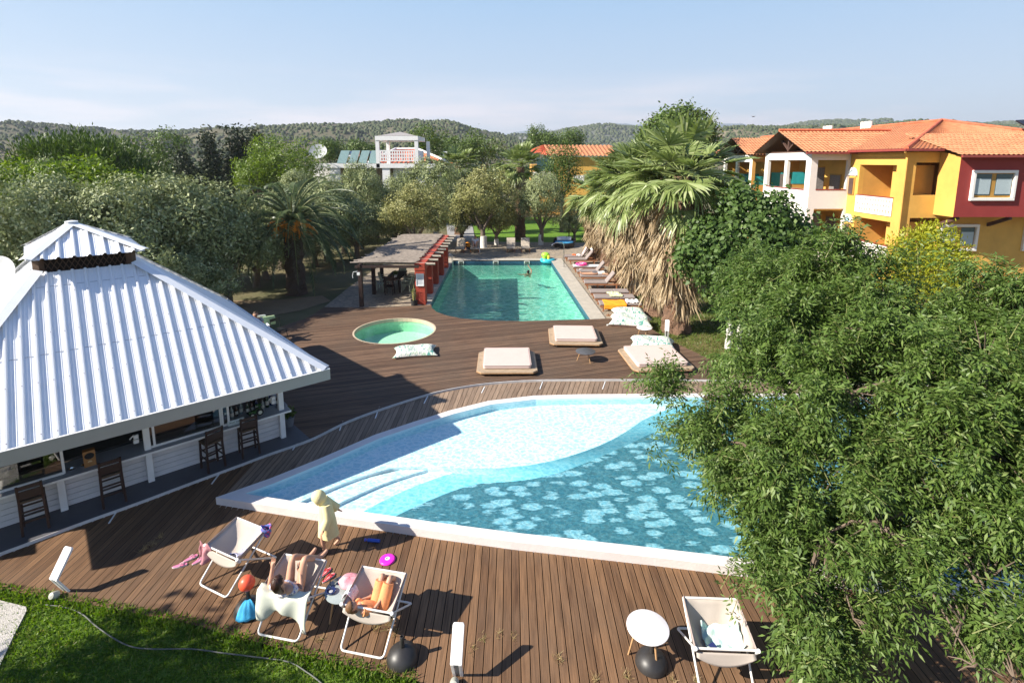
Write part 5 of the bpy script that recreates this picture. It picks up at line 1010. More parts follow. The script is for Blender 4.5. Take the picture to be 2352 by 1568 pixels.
tree('conifer_tree', 'dark green conifer left of the palm row, behind the olives', 'tree', 1292, 400, 52, 2.1, rb(8, 5, 1.2), 5200, .3, .07, pine, clump=10)
wl = [(x + random.uniform(-4, 4), Y + random.uniform(-6, 6), random.uniform(1.2, 3.4) + (Y - 60) * .012, random.uniform(2.5, 5), random.uniform(2.5, 5), random.uniform(1.6, 3.0)) for x in range(-120, 111, 5) for Y in (72, 95, 130) if not (-24 < x < 24 and Y < 80) and not (x > 18 and Y < 100)]
o = crown('woodland', wl, 42000, .8, .42, leafmat('woodland leaf', (.05, .075, .022), (.10, .135, .045), (.15, .17, .075), trans=.2), None, .5, .3, .8, clump=10); o['kind'] = 'stuff'
# lime tree between the palms and the ash, with whitewashed twin trunks
p = G(1672, 800); t = tree('linden_tree', 'dark glossy round leaved tree between the palms and the foreground ash', 'tree', 1725, 560, 18.9, 2.25, [(0, 0, 0, .78, .7, .7), (-.55, 0, -.05, .5, .5, .5), (.5, 0, -.1, .5, .5, .5), (-.15, 0, .55, .42, .4, .4), (.2, -.2, .45, .36, .4, .36), (.72, 0, .12, .33, .4, .33), (-.85, -.1, -.25, .4, .4, .4), (-.3, -.3, -.5, .6, .5, .5), (.4, -.3, -.55, .6, .5, .5)], 17000, .17, .13, dkg, clump=12, tr=0, up=.1)
tb = Vector((p.x, p.y, 0)) - t.location
for dx, tp in ((0, (-.1, .3, 2.4)), (.38, (.9, .4, 2.6))):
    mb = MB(); b0 = tb + Vector((dx, 0, 0)); mb.tube([b0, b0 + Vector((.02, 0, 1.1)), Vector(tp) * 1.0 + Vector((0, 0, 0))], [.12, .10, .07], 9); tk = mb.build('trunk', m_bark, t, smooth=50)
    mb = MB(); mb.tube([b0 + Vector((0, 0, .0)), b0 + Vector((.02, 0, 1.08))], [.128, .108], 10); mb.build('limewash', m_lime, tk, smooth=50)
tree('thuja_shrub', 'golden yellow conifer in front of the ochre hotel wall', 'shrub', 2120, 628, 21, 1.65, [(0, 0, 0, .8, .8, .8), (-.35, 0, .5, .5, .5, .6), (.2, 0, .55, .5, .5, .62), (.6, 0, .1, .5, .5, .6), (-.7, 0, -.1, .5, .5, .6), (0, -.2, -.6, 1., .9, .7), (.05, 0, .85, .26, .3, .35)], 15000, .16, .05, yel, clump=14, up=.9, jit=.5, tr=.1)
# ---------------------------------------------------------------- palms
fan_g = leafmat('fan palm green', (.14, .19, .05), (.26, .32, .11), (.40, .43, .22), trans=.25, rough=.4, spec=.5); fan_d = leafmat('dead palm frond', (.28, .20, .115), (.44, .345, .22), (.56, .47, .35), trans=.15, rough=.8, spec=.2)
fib = M('palm trunk fibre', (.20, .115, .07), .95, scale=14, col2=(.10, .06, .04), bump=1., bscale=35)
def fan(o, d, r, nseg, spread, droop, fold, width, rise=None):
    """one fan frond: petiole end o, axis d, rays of length r; returns (nseg*3 quads, 12 corners)"""
    d = d / np.linalg.norm(d); s = np.cross(d, [0, 0, 1.]); s = s / max(1e-6, np.linalg.norm(s)); nrm = np.cross(s, d); out = []
    for a in np.linspace(-spread / 2, spread / 2, nseg):
        a = a + rng.normal() * .03; L = r * (.78 + .22 * math.cos(a)) * rng.uniform(.9, 1.08); v = d * math.cos(a) + s * math.sin(a) + nrm * fold * abs(math.sin(a)); v = v / np.linalg.norm(v)
        w = np.cross(v, nrm); w = w / np.linalg.norm(w); w = w + nrm * rng.normal() * .5; w = w / np.linalg.norm(w)
        p0 = o; p1 = o + v * L * .5 - np.array([0, 0, 1]) * droop * L * .10; p2 = o + v * L * .8 - np.array([0, 0, 1]) * droop * L * .34; p3 = o + v * L * .97 - np.array([0, 0, 1]) * droop * L * rng.uniform(.6, 1.0)
        W = width; out += [p0 - w * W * .2, p0 + w * W * .2, p1 + w * W * .5, p1 - w * W * .5, p1 - w * W * .5, p1 + w * W * .5, p2 + w * W * .28, p2 - w * W * .28, p2 - w * W * .28, p2 + w * W * .28, p3 + w * W * .04, p3 - w * W * .04]
    return out
def washingtonia(label, base, H, cr, skirt_lo, seed, ng=46, nd_=150, r0=.42, group='fan palms in a row beside the pool', lean=(0, 0)):
    global rng
    keep = rng; rng = np.random.default_rng(seed); t = thing('fan_palm', label, 'palm', (base[0], base[1], -.06), 0, group)
    top = np.array([lean[0], lean[1], H]); Pg = []; Pd = []; st_ = MB()
    for i in range(ng):
        el = np.clip(rng.normal(.34, .58), -.9, 1.2); az = i * 2.399 + rng.normal() * .3; d = np.array([math.cos(az) * math.cos(el), math.sin(az) * math.cos(el), math.sin(el)])
        pl = cr * rng.uniform(.45, .80); o = top + d * pl + np.array([0, 0, -.12 * pl]); dd = d + np.array([0, 0, -.18 - .25 * (el < .3)])
        Pg += fan(o, dd, cr * rng.uniform(.44, .58), 24, 3.5, rng.uniform(.08, .3) + .35 * max(0, .15 - el), .22, .095 * cr / 2)
        st_.tube([tuple(top + d * .15), tuple(o)], [.03, .015], 4)
    for i in range(nd_):
        f = rng.random() ** .8; z = skirt_lo + (H - .75 - skirt_lo) * f; az = rng.uniform(0, 2 * PI); rad = r0 * .85 + (.10 + .20 * cr * .5) * f ** .9 * rng.uniform(.4, 1.2)
        o = np.array([math.cos(az) * rad + lean[0] * z / H, math.sin(az) * rad + lean[1] * z / H, z]); d = np.array([math.cos(az) * (.03 + .24 * f * f), math.sin(az) * (.03 + .24 * f * f), -1.]) + rng.normal(size=3) * .12
        Pd += fan(o, d, cr * rng.uniform(.40, .62), 11, rng.uniform(.5, 1.25), .05, .35, .06 * cr / 2)
    npmesh('fronds', Pg, 4, fan_g, t); npmesh('dead_skirt', Pd, 4, fan_d, t); st_.build('petioles', M('palm petiole', (.16, .19, .06), .6), t)
    mb = MB(); n = 18; k = 26; vs = []
    for j in range(k + 1):
        z = H * j / k
        for i in range(n):
            a = 2 * PI * i / n; r = r0 * (1.12 - .3 * min(1, z / H * 1.3)) * (1 + .22 * math.exp(-z * 3)) * (1 + .09 * rng.normal()); vs.append((r * math.cos(a) + lean[0] * z / H, r * math.sin(a) + lean[1] * z / H, z))
    mb.add(vs, [(j * n + i, j * n + (i + 1) % n, (j + 1) * n + (i + 1) % n, (j + 1) * n + i) for j in range(k) for i in range(n)]); tk = mb.build('trunk', fib, t)
    Pf = []
    for i in range(300):   # ragged leaf bases
        z = rng.uniform(.05, skirt_lo + .5); a = rng.uniform(0, 2 * PI); r = r0 * 1.1; o = np.array([r * math.cos(a), r * math.sin(a), z]); d = np.array([math.cos(a) * .5, math.sin(a) * .5, .55]) + rng.normal(size=3) * .35; s = np.array([-math.sin(a), math.cos(a), 0]) * .03
        L = rng.uniform(.08, .22); Pf += [o - s, o + s, o + d * L + s * .3, o + d * L - s * .3]
    npmesh('fibre', Pf, 4, M('leaf base brown', (.26, .14, .07), .9, scale=20, col2=(.16, .085, .05)), tk)['kind'] = 'stuff'; rng = keep; return t
def BG(x, y): p = G(x, y); return (p.x, p.y)
washingtonia('nearest fan palm with bare brown trunk foot, right end of the palm row', BG(1552, 757), 6.45, 2.4, 1.5, 21, 50, 190, .46)
washingtonia('second fan palm, its straw skirt touching the nearest one', BG(1506, 718), 6.35, 2.35, 1.2, 22, 46, 190, .45)
washingtonia('third fan palm of the row, beside the grey double lounger', BG(1459, 672), 6.0, 2.35, 1.0, 23, 44, 170, .44)
washingtonia('fourth fan palm of the row, close behind the third', BG(1426, 650), 5.9, 2.3, .9, 24, 42, 150, .44)
washingtonia('fifth fan palm with rusty fibrous trunk near the back loungers', BG(1397, 609), 4.9, 2.1, 1.4, 25, 40, 130, .46)
washingtonia('farthest and lowest fan palm of the row, left end', BG(1368, 597), 4.6, 2.1, 1.5, 26, 40, 120, .46)
q = AT(1052, 380, 50); washingtonia('distant fan palm rising from the olives right of the villa', (q.x, q.y), q.z, 2.1, q.z - 1.2, 27, 40, 40, .35, 'far fan palms beyond the pool')
q = AT(1195, 383, 47); washingtonia('distant fan palm with dark trunk above the pool end loungers', (q.x, q.y), q.z, 2.3, q.z - 2.0, 28, 44, 60, .42, 'far fan palms beyond the pool')
# date palm
dpl = leafmat('date palm leaflet', (.06, .095, .045), (.12, .16, .08), (.21, .25, .12), trans=.25, rough=.4, spec=.4)
p = G(682, 672); dt = thing('date_palm', 'date palm with long feathery fronds and orange fruit clusters', 'palm', (p.x, p.y, -.06)); H = 3.75; Pl = []; mb = MB(); rng2 = np.random.default_rng(5)
for i in range(74):
    az = i * 2.399; el = 1.38 - 1.85 * (i / 73) ** .85 + rng2.normal() * .08; L = rng2.uniform(3.6, 4.5); pts = []; pos = np.array([.12 * math.cos(az), .12 * math.sin(az), H + .35 * (1 - i / 73)]); e = el; h = np.array([math.cos(az), math.sin(az), 0]); k = 16
    for j in range(k + 1):
        pts.append(pos.copy()); pos = pos + (h * math.cos(e) + np.array([0, 0, math.sin(e)])) * L / k; e -= (.055 + .085 * j / k) * (1.25 if el > .2 else .9)
    mb.tube([tuple(q_) for q_ in pts], [.035 * (1 - j / (k + 2)) + .006 for j in range(k + 1)], 4)
    side = np.cross(h, [0, 0, 1.])
    for j in range(4, k * 5):
        f = j / (k * 5); a = pts[int(f * k)]; b = pts[min(k, int(f * k) + 1)]; o = a + (b - a) * ((f * k) % 1); tan = unit((b - a)[None])[0]; upv = np.cross(side, tan)
        ll = .42 * math.sin(PI * min(1, f * .9 + .12)) ** .6 * rng2.uniform(.85, 1.1)
        for sg in (-1, 1):
            d = tan * .75 + side * sg * .8 + upv * .32 * rng2.uniform(.2, 1.3) + np.array([0, 0, -.12]); d = d / np.linalg.norm(d); w = np.cross(d, side * sg + upv * .3); w = w / max(1e-6, np.linalg.norm(w)) * .027
            Pl += [o - w * .6, o + w * .6, o + d * ll * .55 + w - np.array([0, 0, .01]), o + d * ll - np.array([0, 0, .05 * ll / .4])]
npmesh('fronds', Pl, 4, dpl, dt); mb.build('midribs', M('frond midrib', (.16, .17, .06), .5), dt)
mb = MB(); n = 16; k = 20; vs = []
for j in range(k + 1):
    z = (H + .1) * j / k
    for i in range(n): a = 2 * PI * (i + .5 * (j % 2)) / n; r = (.43 + .13 * math.exp(-z * 2) + .12 * math.exp(-(H - z) * 1.6)) * (1 + .10 * rng2.normal()); vs.append((r * math.cos(a), r * math.sin(a), z))
mb.add(vs, [(j * n + i, j * n + (i + 1) % n, (j + 1) * n + (i + 1) % n, (j + 1) * n + i) for j in range(k) for i in range(n)]); mb.build('trunk', M('date palm bark', (.085, .06, .045), .95, scale=9, bump=1.), dt)
m_fr = M('orange fruit stalk', (.95, .33, .03), .7, scale=20)
for c, az in enumerate((-2.6, -2.0, -1.35, -.75, -.2, 2.9)):
    mb = MB(); b0 = np.array([.35 * math.cos(az), .35 * math.sin(az), H + .05])
    for i in range(46):
        a = az + rng2.normal() * .42; l = rng2.uniform(.75, 1.35); d = np.array([math.cos(a), math.sin(a), 0]); mb.tube([tuple(b0), tuple(b0 + d * .35 * l + [0, 0, .22]), tuple(b0 + d * .62 * l + [0, 0, .02]), tuple(b0 + d * .72 * l + [0, 0, -.5 * l * rng2.uniform(.5, 1.2)])], [.016, .015, .018, .015], 3)
    mb.build('fruit_cluster', m_fr, dt)
# ---------------------------------------------------------------- the big ash in front
ash = leafmat('ash leaflet', (.058, .108, .02), (.13, .198, .042), (.22, .275, .10), trans=.27, rough=.48, spec=.32)
AB = Vector((6.9, 8.2, 0)); at_ = thing('ash_tree', 'large leafy ash tree filling the right foreground over the pool', 'tree', AB)
def ab(px, py, Y, r): p = AT(px, py, Y) - AB; return (p.x, p.y, p.z, r, r, r * .9)
ABL = [ab(1615, 915, 8.2, .5), ab(1735, 805, 9.0, .6), ab(1765, 705, 10.2, .7), ab(1720, 640, 11.2, .5), ab(1800, 660, 10.3, .75), ab(1860, 780, 8.8, .9), ab(1650, 1010, 7.8, .5), ab(1780, 940, 8.0, .8), ab(1960, 650, 9.8, .8), ab(2020, 760, 8.4, .95), ab(2120, 745, 9.0, .68), ab(2250, 750, 8.6, .6), ab(2330, 710, 8.2, .42),
       ab(1960, 900, 7.6, .95), ab(1760, 1060, 7.2, .55), ab(1800, 1150, 6.9, .5), ab(1940, 1060, 6.9, .8), ab(2120, 880, 7.4, .9), ab(2260, 850, 7.0, .85), ab(2120, 1040, 6.7, .8), ab(2270, 1020, 6.4, .8), ab(1890, 1230, 6.4, .5), ab(2020, 1200, 6.3, .62), ab(2160, 1180, 6.2, .65), ab(2310, 1180, 6.0, .65), ab(1990, 1330, 6.0, .42), ab(2130, 1320, 5.8, .5), ab(2270, 1330, 5.6, .5), ab(1850, 1350, 6.0, .33), ab(1850, 1430, 5.9, .26), ab(1960, 1420, 5.8, .26), ab(2210, 1430, 5.3, .33), ab(2310, 1460, 5.2, .38), ab(1905, 1475, 5.8, .22), ab(2240, 1530, 5.0, .28), ab(2330, 1560, 4.9, .3),
       ab(2400, 780, 7.8, .9), ab(2420, 1000, 6.6, .9), ab(2420, 1250, 5.8, .8), ab(1530, 890, 8.4, .26), ab(1560, 985, 8.0, .30), ab(1690, 1090, 7.1, .3), ab(1745, 1180, 6.8, .3), ab(1830, 1255, 6.5, .36), ab(1790, 1320, 6.3, .26), ab(1850, 1390, 6.1, .3), ab(1870, 1500, 5.8, .24), ab(1940, 1390, 6.0, .4), ab(1790, 1080, 7.0, .5), ab(1900, 1170, 6.6, .5)]
# tall free twigs above the crown and to the left
TW = [(1905, 560, 9.6, .26), (2098, 548, 9.0, .12), (2100, 600, 9.0, .14), (2250, 640, 8.4, .26), (1690, 1255, 6.6, .15), (1700, 1310, 6.5, .16), (1730, 1350, 6.4, .16), (1565, 930, 8.3, .28), (1530, 1000, 8.0, .26), (2330, 640, 8.0, .28), (1960, 600, 9.6, .3), (1840, 605, 10, .3)]
ABL += [ab(*w) for w in TW]
def ashcrown(nt, per):
    nc = nt // 9; c0, d0 = blobpoints(ABL, nc, .6, .78); ci = rng.integers(0, nc, nt); T = c0[ci] + rng.normal(size=(nt, 3)) * .15; d = unit(d0[ci] + rng.normal(size=T.shape) * .5 + np.array([0, 0, .2])); TL = rng.uniform(.30, .62, nt)
    i = np.repeat(np.arange(nt), per); f0 = np.tile(np.linspace(.1, 1, per), nt); n = len(i); ph = np.tile(np.arange(per) * 2.4, nt) + rng.uniform(0, 6.3, nt)[i]
    a1 = unit(np.cross(d, rdir(nt))); a2 = np.cross(d, a1); rad = a1[i] * np.cos(ph)[:, None] + a2[i] * np.sin(ph)[:, None]
    P = T[i] + d[i] * ((f0 - .7) * TL[i])[:, None]; D = unit(d[i] * (.35 + .5 * f0[:, None]) + rad * .8 + rng.normal(size=P.shape) * .2 - np.array([0, 0, .10])); S = unit(np.cross(D, np.array([0, 0, 1.]) + rng.normal(size=P.shape) * .3)); N = np.cross(S, D); out = []
    Lr = rng.uniform(.11, .18, n)[:, None]
    for f, sg in ((.3, -1), (.3, 1), (.62, -1), (.62, 1), (1., 0)):
        b = P + D * Lr * f - np.array([0, 0, 1]) * Lr * f * f * .25; ld = unit(D * (.62 if sg else 1) + S * sg * .85 - np.array([0, 0, .25]) + rng.normal(size=P.shape) * .14); L = rng.uniform(.070, .112, n)[:, None] * (1.15 if not sg else 1); s = unit(np.cross(ld, N + rng.normal(size=P.shape) * .4)); w = L * .15; m = b + ld * L * .42
        out.append(np.stack([b, m + s * w, b + ld * L - np.array([0, 0, 1]) * L * .16, m - s * w], 1))
    npmesh('crown', np.stack(out, 1).reshape(-1, 3), 4, ash, at_)
    e = T + d * (.3 * TL)[:, None]; b0 = T - d * (.7 * TL)[:, None]; npmesh('leaf_stalks', np.stack([b0 - a1 * .006, b0 + a1 * .006, e + a1 * .002, e - a1 * .002], 1).reshape(-1, 3), 4, M('green stalk', (.16, .17, .055), .6), at_)
ashcrown(3900, 13)
tk = trunk('trunk', (0, 0, 0), [(ABL[i][0], ABL[i][1], ABL[i][2]) for i in (1, 5, 9, 13, 17, 19, 11)], .17, M('ash bark', (.17, .14, .11), .9, scale=6, bump=.6), at_, .35, 10)
mb = MB()
for i, b in enumerate(ABL[:36]):
    cand = [Vector(q[:3]) for j, q in enumerate(ABL[:25]) if j != i and q[3] > b[3]] or [Vector((0, 0, 1.6))]; src = min(cand, key=lambda q: (q - Vector(b[:3])).length); e = Vector(b[:3]); m = src.lerp(e, .5) + Vector((0, 0, .12)); mb.tube([src, m, e], [.03, .02, .008], 5)
    for j in range(7):
        d = Vector(rng.normal(size=3)).normalized() * b[3] * .85; mb.tube([e, e + d * .5 + Vector((0, 0, .03)), e + d], [.012, .009, .004], 4)
mb.build('branches', M('twig brown', (.15, .11, .08), .8), at_)
# ================================================================ people
m_skin = M('skin', (.52, .29, .19), .55, var=.06, scale=8, spec=.35); m_eye = M('dark eyes', (.02, .015, .012), .3); m_lip = M('lips', (.38, .13, .11), .5)
def headmesh(c, f, up, h):
    """head with brow, nose, lips, chin and ears; f = where the face looks"""
    f = Vector(f).normalized(); up = Vector(up); up = (up - f * up.dot(f)).normalized(); r = f.cross(up); vs = []; fs = []; mi = []; nu, nv = 28, 20; a = h * .37; b = h * .46; e = h * .5
    for j in range(nv + 1):
        th = PI * j / nv
        for i in range(nu):
            ph = 2 * PI * i / nu; x = math.sin(th) * math.sin(ph); y = math.sin(th) * math.cos(ph); z = -math.cos(th)
            k = 1 - .18 * max(0, -z - .15) ; X = x * a * k; Y = y * b * (1 - .10 * max(0, -z)); Z = z * e
            if y > .3:
                Y += h * .10 * math.exp(-((x / .16) ** 2) - ((z + .12) / .17) ** 2); Y += h * .03 * math.exp(-((z - .22) / .12) ** 2) * (abs(x) < .6); Y -= h * .035 * math.exp(-(((abs(x) - .36) / .15) ** 2) - ((z - .06) / .11) ** 2); Y += h * .03 * math.exp(-((x / .28) ** 2) - ((z + .5) / .09) ** 2); Y += h * .03 * math.exp(-((x / .3) ** 2) - ((z + .82) / .14) ** 2)
            if abs(x) > .9 and abs(y) < .35: X += math.copysign(h * .05, x) * math.exp(-((z) / .3) ** 2)
            vs.append(Vector(c) + r * X + f * Y + up * Z)
    for j in range(nv):
        for i in range(nu):
            q = (j * nu + i, j * nu + (i + 1) % nu, (j + 1) * nu + (i + 1) % nu, (j + 1) * nu + i); fs.append(q); ph = 2 * PI * (i + .5) / nu; th = PI * (j + .5) / nv; x = math.sin(th) * math.sin(ph); y = math.sin(th) * math.cos(ph); z = -math.cos(th)
            mi.append(1 if y > .5 and .24 < abs(x) < .48 and -.02 < z < .15 else 2 if y > .5 and abs(x) < .26 and -.58 < z < -.42 else 0)
    return vs, fs, mi
def person(name, label, loc, rz, J, s=1., face=(0, 1, 0), up=(0, 0, 1), fingers=True, rad=None, hh=.22):
    t = thing(name, label, 'person', loc, rz); R_ = dict(pelvis=.115, waist=.10, chest=.12, neck=.052, hb=.05, sh=.055, el=.042, wr=.029, palm=.034, hip=.088, kn=.058, an=.038, heel=.036, toe=.028, fin=.0095)
    if rad: R_.update(rad)
    bm = bmesh.new(); sk = bm.verts.layers.skin.verify(); V = {}
    def v(k, p, r, root=False):
        q = bm.verts.new(p); q[sk].radius = (r * s, r * s); q[sk].use_root = root; V[k] = q; return q
    def e(a, b): bm.edges.new((V[a], V[b]))
    P = {k: Vector(p) for k, p in J.items()}
    v('pelvis', P['pelvis'], R_['pelvis'], True); v('waist', P['pelvis'].lerp(P['chest'], .5), R_['waist']); v('chest', P['chest'], R_['chest']); v('neck', P['neck'], R_['neck']); v('hb', P['neck'].lerp(P['head'], .6), R_['hb'])
    e('pelvis', 'waist'); e('waist', 'chest'); e('chest', 'neck'); e('neck', 'hb')
    for L in 'LR':
        v('sh' + L, P['sh' + L], R_['sh']); e('chest', 'sh' + L); v('el' + L, P['el' + L], R_['el']); e('sh' + L, 'el' + L); v('wr' + L, P['wr' + L], R_['wr']); e('el' + L, 'wr' + L)
        d = (P['wr' + L] - P['el' + L]).normalized(); pm = P['wr' + L] + d * .065 * s; v('pa' + L, pm, R_['palm']); e('wr' + L, 'pa' + L)
        sd = d.cross(Vector((0, .3, 1))).normalized(); cu = sd.cross(d)
        if fingers:
            for i, (o, ln) in enumerate(((-.030, .062), (-.010, .075), (.011, .070), (.030, .055))):
                k = 'f%s%d' % (L, i); b0 = pm + (d * .035 + sd * o) * s; v(k + 'a', b0, R_['fin'] * 1.1); e('pa' + L, k + 'a'); v(k + 'b', b0 + (d * ln * .55 + cu * .006 + sd * o * .2) * s, R_['fin']); e(k + 'a', k + 'b'); v(k + 'c', b0 + (d * ln + cu * .028 + sd * o * .3) * s, R_['fin'] * .8); e(k + 'b', k + 'c')
            k = 'th' + L; b0 = pm + (sd * -.036 - d * .01) * s; v(k + 'a', b0, R_['fin'] * 1.2); e('pa' + L, k + 'a'); v(k + 'b', b0 + (sd * -.02 + d * .04 + cu * .012) * s, R_['fin']); e(k + 'a', k + 'b')
        v('hip' + L, P['hip' + L], R_['hip']); e('pelvis', 'hip' + L); v('kn' + L, P['kn' + L], R_['kn']); e('hip' + L, 'kn' + L); v('ca' + L, P['kn' + L].lerp(P['an' + L], .35), R_['kn'] * .98); e('kn' + L, 'ca' + L); v('an' + L, P['an' + L], R_['an']); e('ca' + L, 'an' + L); v('mf' + L, P['an' + L].lerp(P['toe' + L], .55) - Vector((0, 0, .012 * s)), R_['heel']); e('an' + L, 'mf' + L); v('to' + L, P['toe' + L], R_['toe']); e('mf' + L, 'to' + L)
    me = bpy.data.meshes.new('sk'); bm.to_mesh(me); bm.free(); o = bpy.data.objects.new('sk', me); COL.objects.link(o); o.modifiers.new('s', 'SKIN').use_smooth_shade = True; o.modifiers.new('u', 'SUBSURF').levels = 2
    dg = bpy.context.evaluated_depsgraph_get(); m2 = bpy.data.meshes.new_from_object(o.evaluated_get(dg)); bpy.data.objects.remove(o)
    vs, fs, mi = headmesh(P['head'], face, up, hh * s); b = MB(); b.add([q.co for q in m2.vertices], [tuple(p.vertices) for p in m2.polygons]); k = len(b.f); b.add(vs, fs); b.mi[k:] = mi
    b.build('body', [m_skin, m_eye, m_lip], t, smooth=180); t['_'] = 0; del t['_']; return t, P
def hair(t, c, f, up, h, mat, cover=.25, k=1.1, tail=0):
    f = Vector(f).normalized(); up = Vector(up); up = (up - f * up.dot(f)).normalized(); r = f.cross(up); mb = MB(); nu, nv = 24, 14; keep = []
    for j in range(nv + 1):
        for i in range(nu):
            th = PI * j / nv; ph = 2 * PI * i / nu; x = math.sin(th) * math.sin(ph); y = math.sin(th) * math.cos(ph); z = math.cos(th); n_ = 1 + .04 * math.sin(ph * 9 + z * 6)
            keep.append(Vector(c) + (r * x * h * .37 + f * (y * h * .46 - (.02 * h)) + up * z * h * .5) * k * n_ - up * (tail * h * max(0, -z)) * (y < .2))
    fs = []
    for j in range(nv):
        for i in range(nu):
            th = PI * (j + .5) / nv; ph = 2 * PI * (i + .5) / nu; y = math.sin(th) * math.cos(ph); z = math.cos(th)
            if z > cover + y * .55 or (y < -.15 and z > -.75): fs.append((j * nu + i, j * nu + (i + 1) % nu, (j + 1) * nu + (i + 1) % nu, (j + 1) * nu + i))
    mb.add(keep, fs); return mb.build('hair', mat, t, smooth=180, solid=.008)
def sleeve(mb, pts, rs, n=12): mb.tube(pts, rs, n)
def cloth(name, label, cat, fn, mat, nu=18, nv=14, parent=None, solid=.008, group=None, smooth=180):
    mb = MB(); mb.grid(fn, nu, nv); o = mb.build(name, mat, parent, smooth=smooth, solid=solid)
    return tag(o, label, cat, group) if label else o
def wob(u, v, s=1, k=0): return (math.sin(u * 9.1 * s + k) * math.cos(v * 7.3 * s + k * 2) + .5 * math.sin(u * 17 * s - v * 13 * s + k))
# ================================================================ foreground seats
m_tube = M('cream tube frame', (.74, .71, .66), .35, var=.03); m_sling = M('taupe sling fabric', (.45, .39, .335), .85, var=.06, scale=2, bump=.2, bscale=300); m_hem = M('taupe hem webbing', (.30, .24, .215), .85, scale=40, var=.18); m_plast = M('white plastic joint', (.7, .7, .68), .4)
def rounded(p0, a, b, p1, r=.07, k=5):
    """path p0 -> corner a -> corner b -> p1 with rounded corners"""
    out = [Vector(p0)]
    for c, pr, nx in ((Vector(a), Vector(p0), Vector(b)), (Vector(b), Vector(a), Vector(p1))):
        s = c + (pr - c).normalized() * r; e = c + (nx - c).normalized() * r
        out += [(s * (1 - t) ** 2 + c * 2 * t * (1 - t) + e * t * t) for t in [i / k for i in range(k + 1)]]
    return out + [Vector(p1)]
NT = (.22, .56); FT = (.80, .70)       # near and far top bars (y, z)
def slingz(u, v, sag=.30): return NT[1] + (FT[1] - NT[1]) * u - sag * (math.sin(PI * min(1, u * 1.0)) ** .8) * (1 - abs(v) ** 2.6)
def make_chair():
    t = thing('sling_chair', 'x', 'sling chair', group='tube framed sling chairs on the lower deck'); W = .335
    mb = MB(); mb.tube(rounded((-.37, FT[0], FT[1]), (-W, 0, .022), (W, 0, .022), (.37, FT[0], FT[1])), .015, 10); mb.build('near_frame', m_tube, t, smooth=60)
    mb = MB(); mb.tube(rounded((-.39, NT[0], NT[1]), (-W - .035, .97, .022), (W + .035, .97, .022), (.39, NT[0], NT[1])), .015, 10); mb.build('far_frame', m_tube, t, smooth=60)
    for q, w in ((NT, .39), (FT, .37)): mb = MB(); mb.tube([(-w, *q), (w, *q)], .014, 8); mb.build('crossbar', m_tube, t, smooth=60)
    def fn(a, b):
        u = a; v = b * 2 - 1; x = v * (.385 + (.365 - .385) * u); y = NT[0] + (FT[0] - NT[0]) * u - .05 * math.sin(PI * u) * (1 - v * v) * (1 - u); return (x, y, slingz(u, v) + .004 * wob(u, v))
    mb = MB(); mb.grid(fn, 22, 16); mb.build('sling', m_sling, t, smooth=180, solid=.006)
    for sx in (-1, 1):
        mb = MB(); mb.grid(lambda a, b: (sx * (.386 - .02 * a + .012 * math.cos(2 * PI * b)), NT[0] + (FT[0] - NT[0]) * a, NT[1] + (FT[1] - NT[1]) * a + .030 * math.sin(2 * PI * b)), 6, 12); mb.build('side_hem', m_hem, t, smooth=60)
        mb = MB(); mb.tube([(sx * .395, NT[0] + .02, NT[1] - .05), (sx * .395, NT[0] - .03, NT[1] + .03)], .026, 8); mb.build('joint', m_plast, t, smooth=60)
    mb = MB()
    def flap(a, b): v = b * 2 - 1; return (v * .375, NT[0] - .012 - .035 * a, NT[1] - .02 - a * .17 * (1 - .75 * abs(v) ** 2) - .02)
    mb.grid(flap, 6, 16); mb.build('head_flap', m_sling, t, smooth=180, solid=.006)
    return t
ch0 = make_chair(); CH = {}
for i, (a, b, lb) in enumerate((((463.5, 1346), (515, 1372), 'empty sling chair with a pink towel hung on it, farthest left'), ((591, 1458), (684, 1476), 'sling chair holding a woman, pale towel draped over its near edge'), ((782, 1495), (880.5, 1515), 'sling chair holding a person in orange, right of the glass table'), ((1608, 1618), (1745, 1624), 'sling chair with a crumpled aqua towel, beside the ash tree'))):
    p, q = G(*a), G(*b); c = (p + q) / 2; yw = math.atan2(q.y - p.y, q.x - p.x); o = ch0 if i == 0 else dup(ch0); o.location = c; o.rotation_euler.z = yw; o['label'] = lb; CH[i + 1] = (c, yw)
    if i == 3: o.scale = (1.04, 1.15, 1.05)
def inchair(k, p):
    c, yw = CH[k]; return c + Matrix.Rotation(yw, 3, 'Z') @ Vector(p)
def chaircloth(k, name, label, cat, fn, mat, nu=18, nv=14):
    o = cloth(name, label, cat, fn, mat, nu, nv); o.location = CH[k][0]; o.rotation_euler.z = CH[k][1]; return o
m_pinkt = M('dusty pink towel', (.46, .20, .22), .95, scale=30, var=.3); m_creamt = M('pale sage towel', (.60, .62, .52), .95, var=.05, bump=.12, bscale=50); m_aqua = M('aqua towel', (.36, .62, .58), .95, scale=14, col2=(.72, .76, .70), bump=.4)
def patt(name, base, dot, sc, th=.32):
    m, t, p = newmat(name); tc = nd(t, 'ShaderNodeTexCoord'); v = nd(t, 'ShaderNodeTexVoronoi', i_Scale=sc, i_Randomness=.35); t.links.new(tc.outputs['Object'], v.inputs['Vector']); r = nd(t, 'ShaderNodeMath', operation='LESS_THAN'); r.inputs[1].default_value = th; t.links.new(v.outputs['Distance'], r.inputs[0])
    mx = nd(t, 'ShaderNodeMix', data_type='RGBA'); mx.inputs['A'].default_value = c4(base); mx.inputs['B'].default_value = c4(dot); t.links.new(r.outputs[0], mx.inputs['Factor']); t.links.new(mx.outputs['Result'], p.inputs['Base Color']); p.inputs['Roughness'].default_value = .9; return m
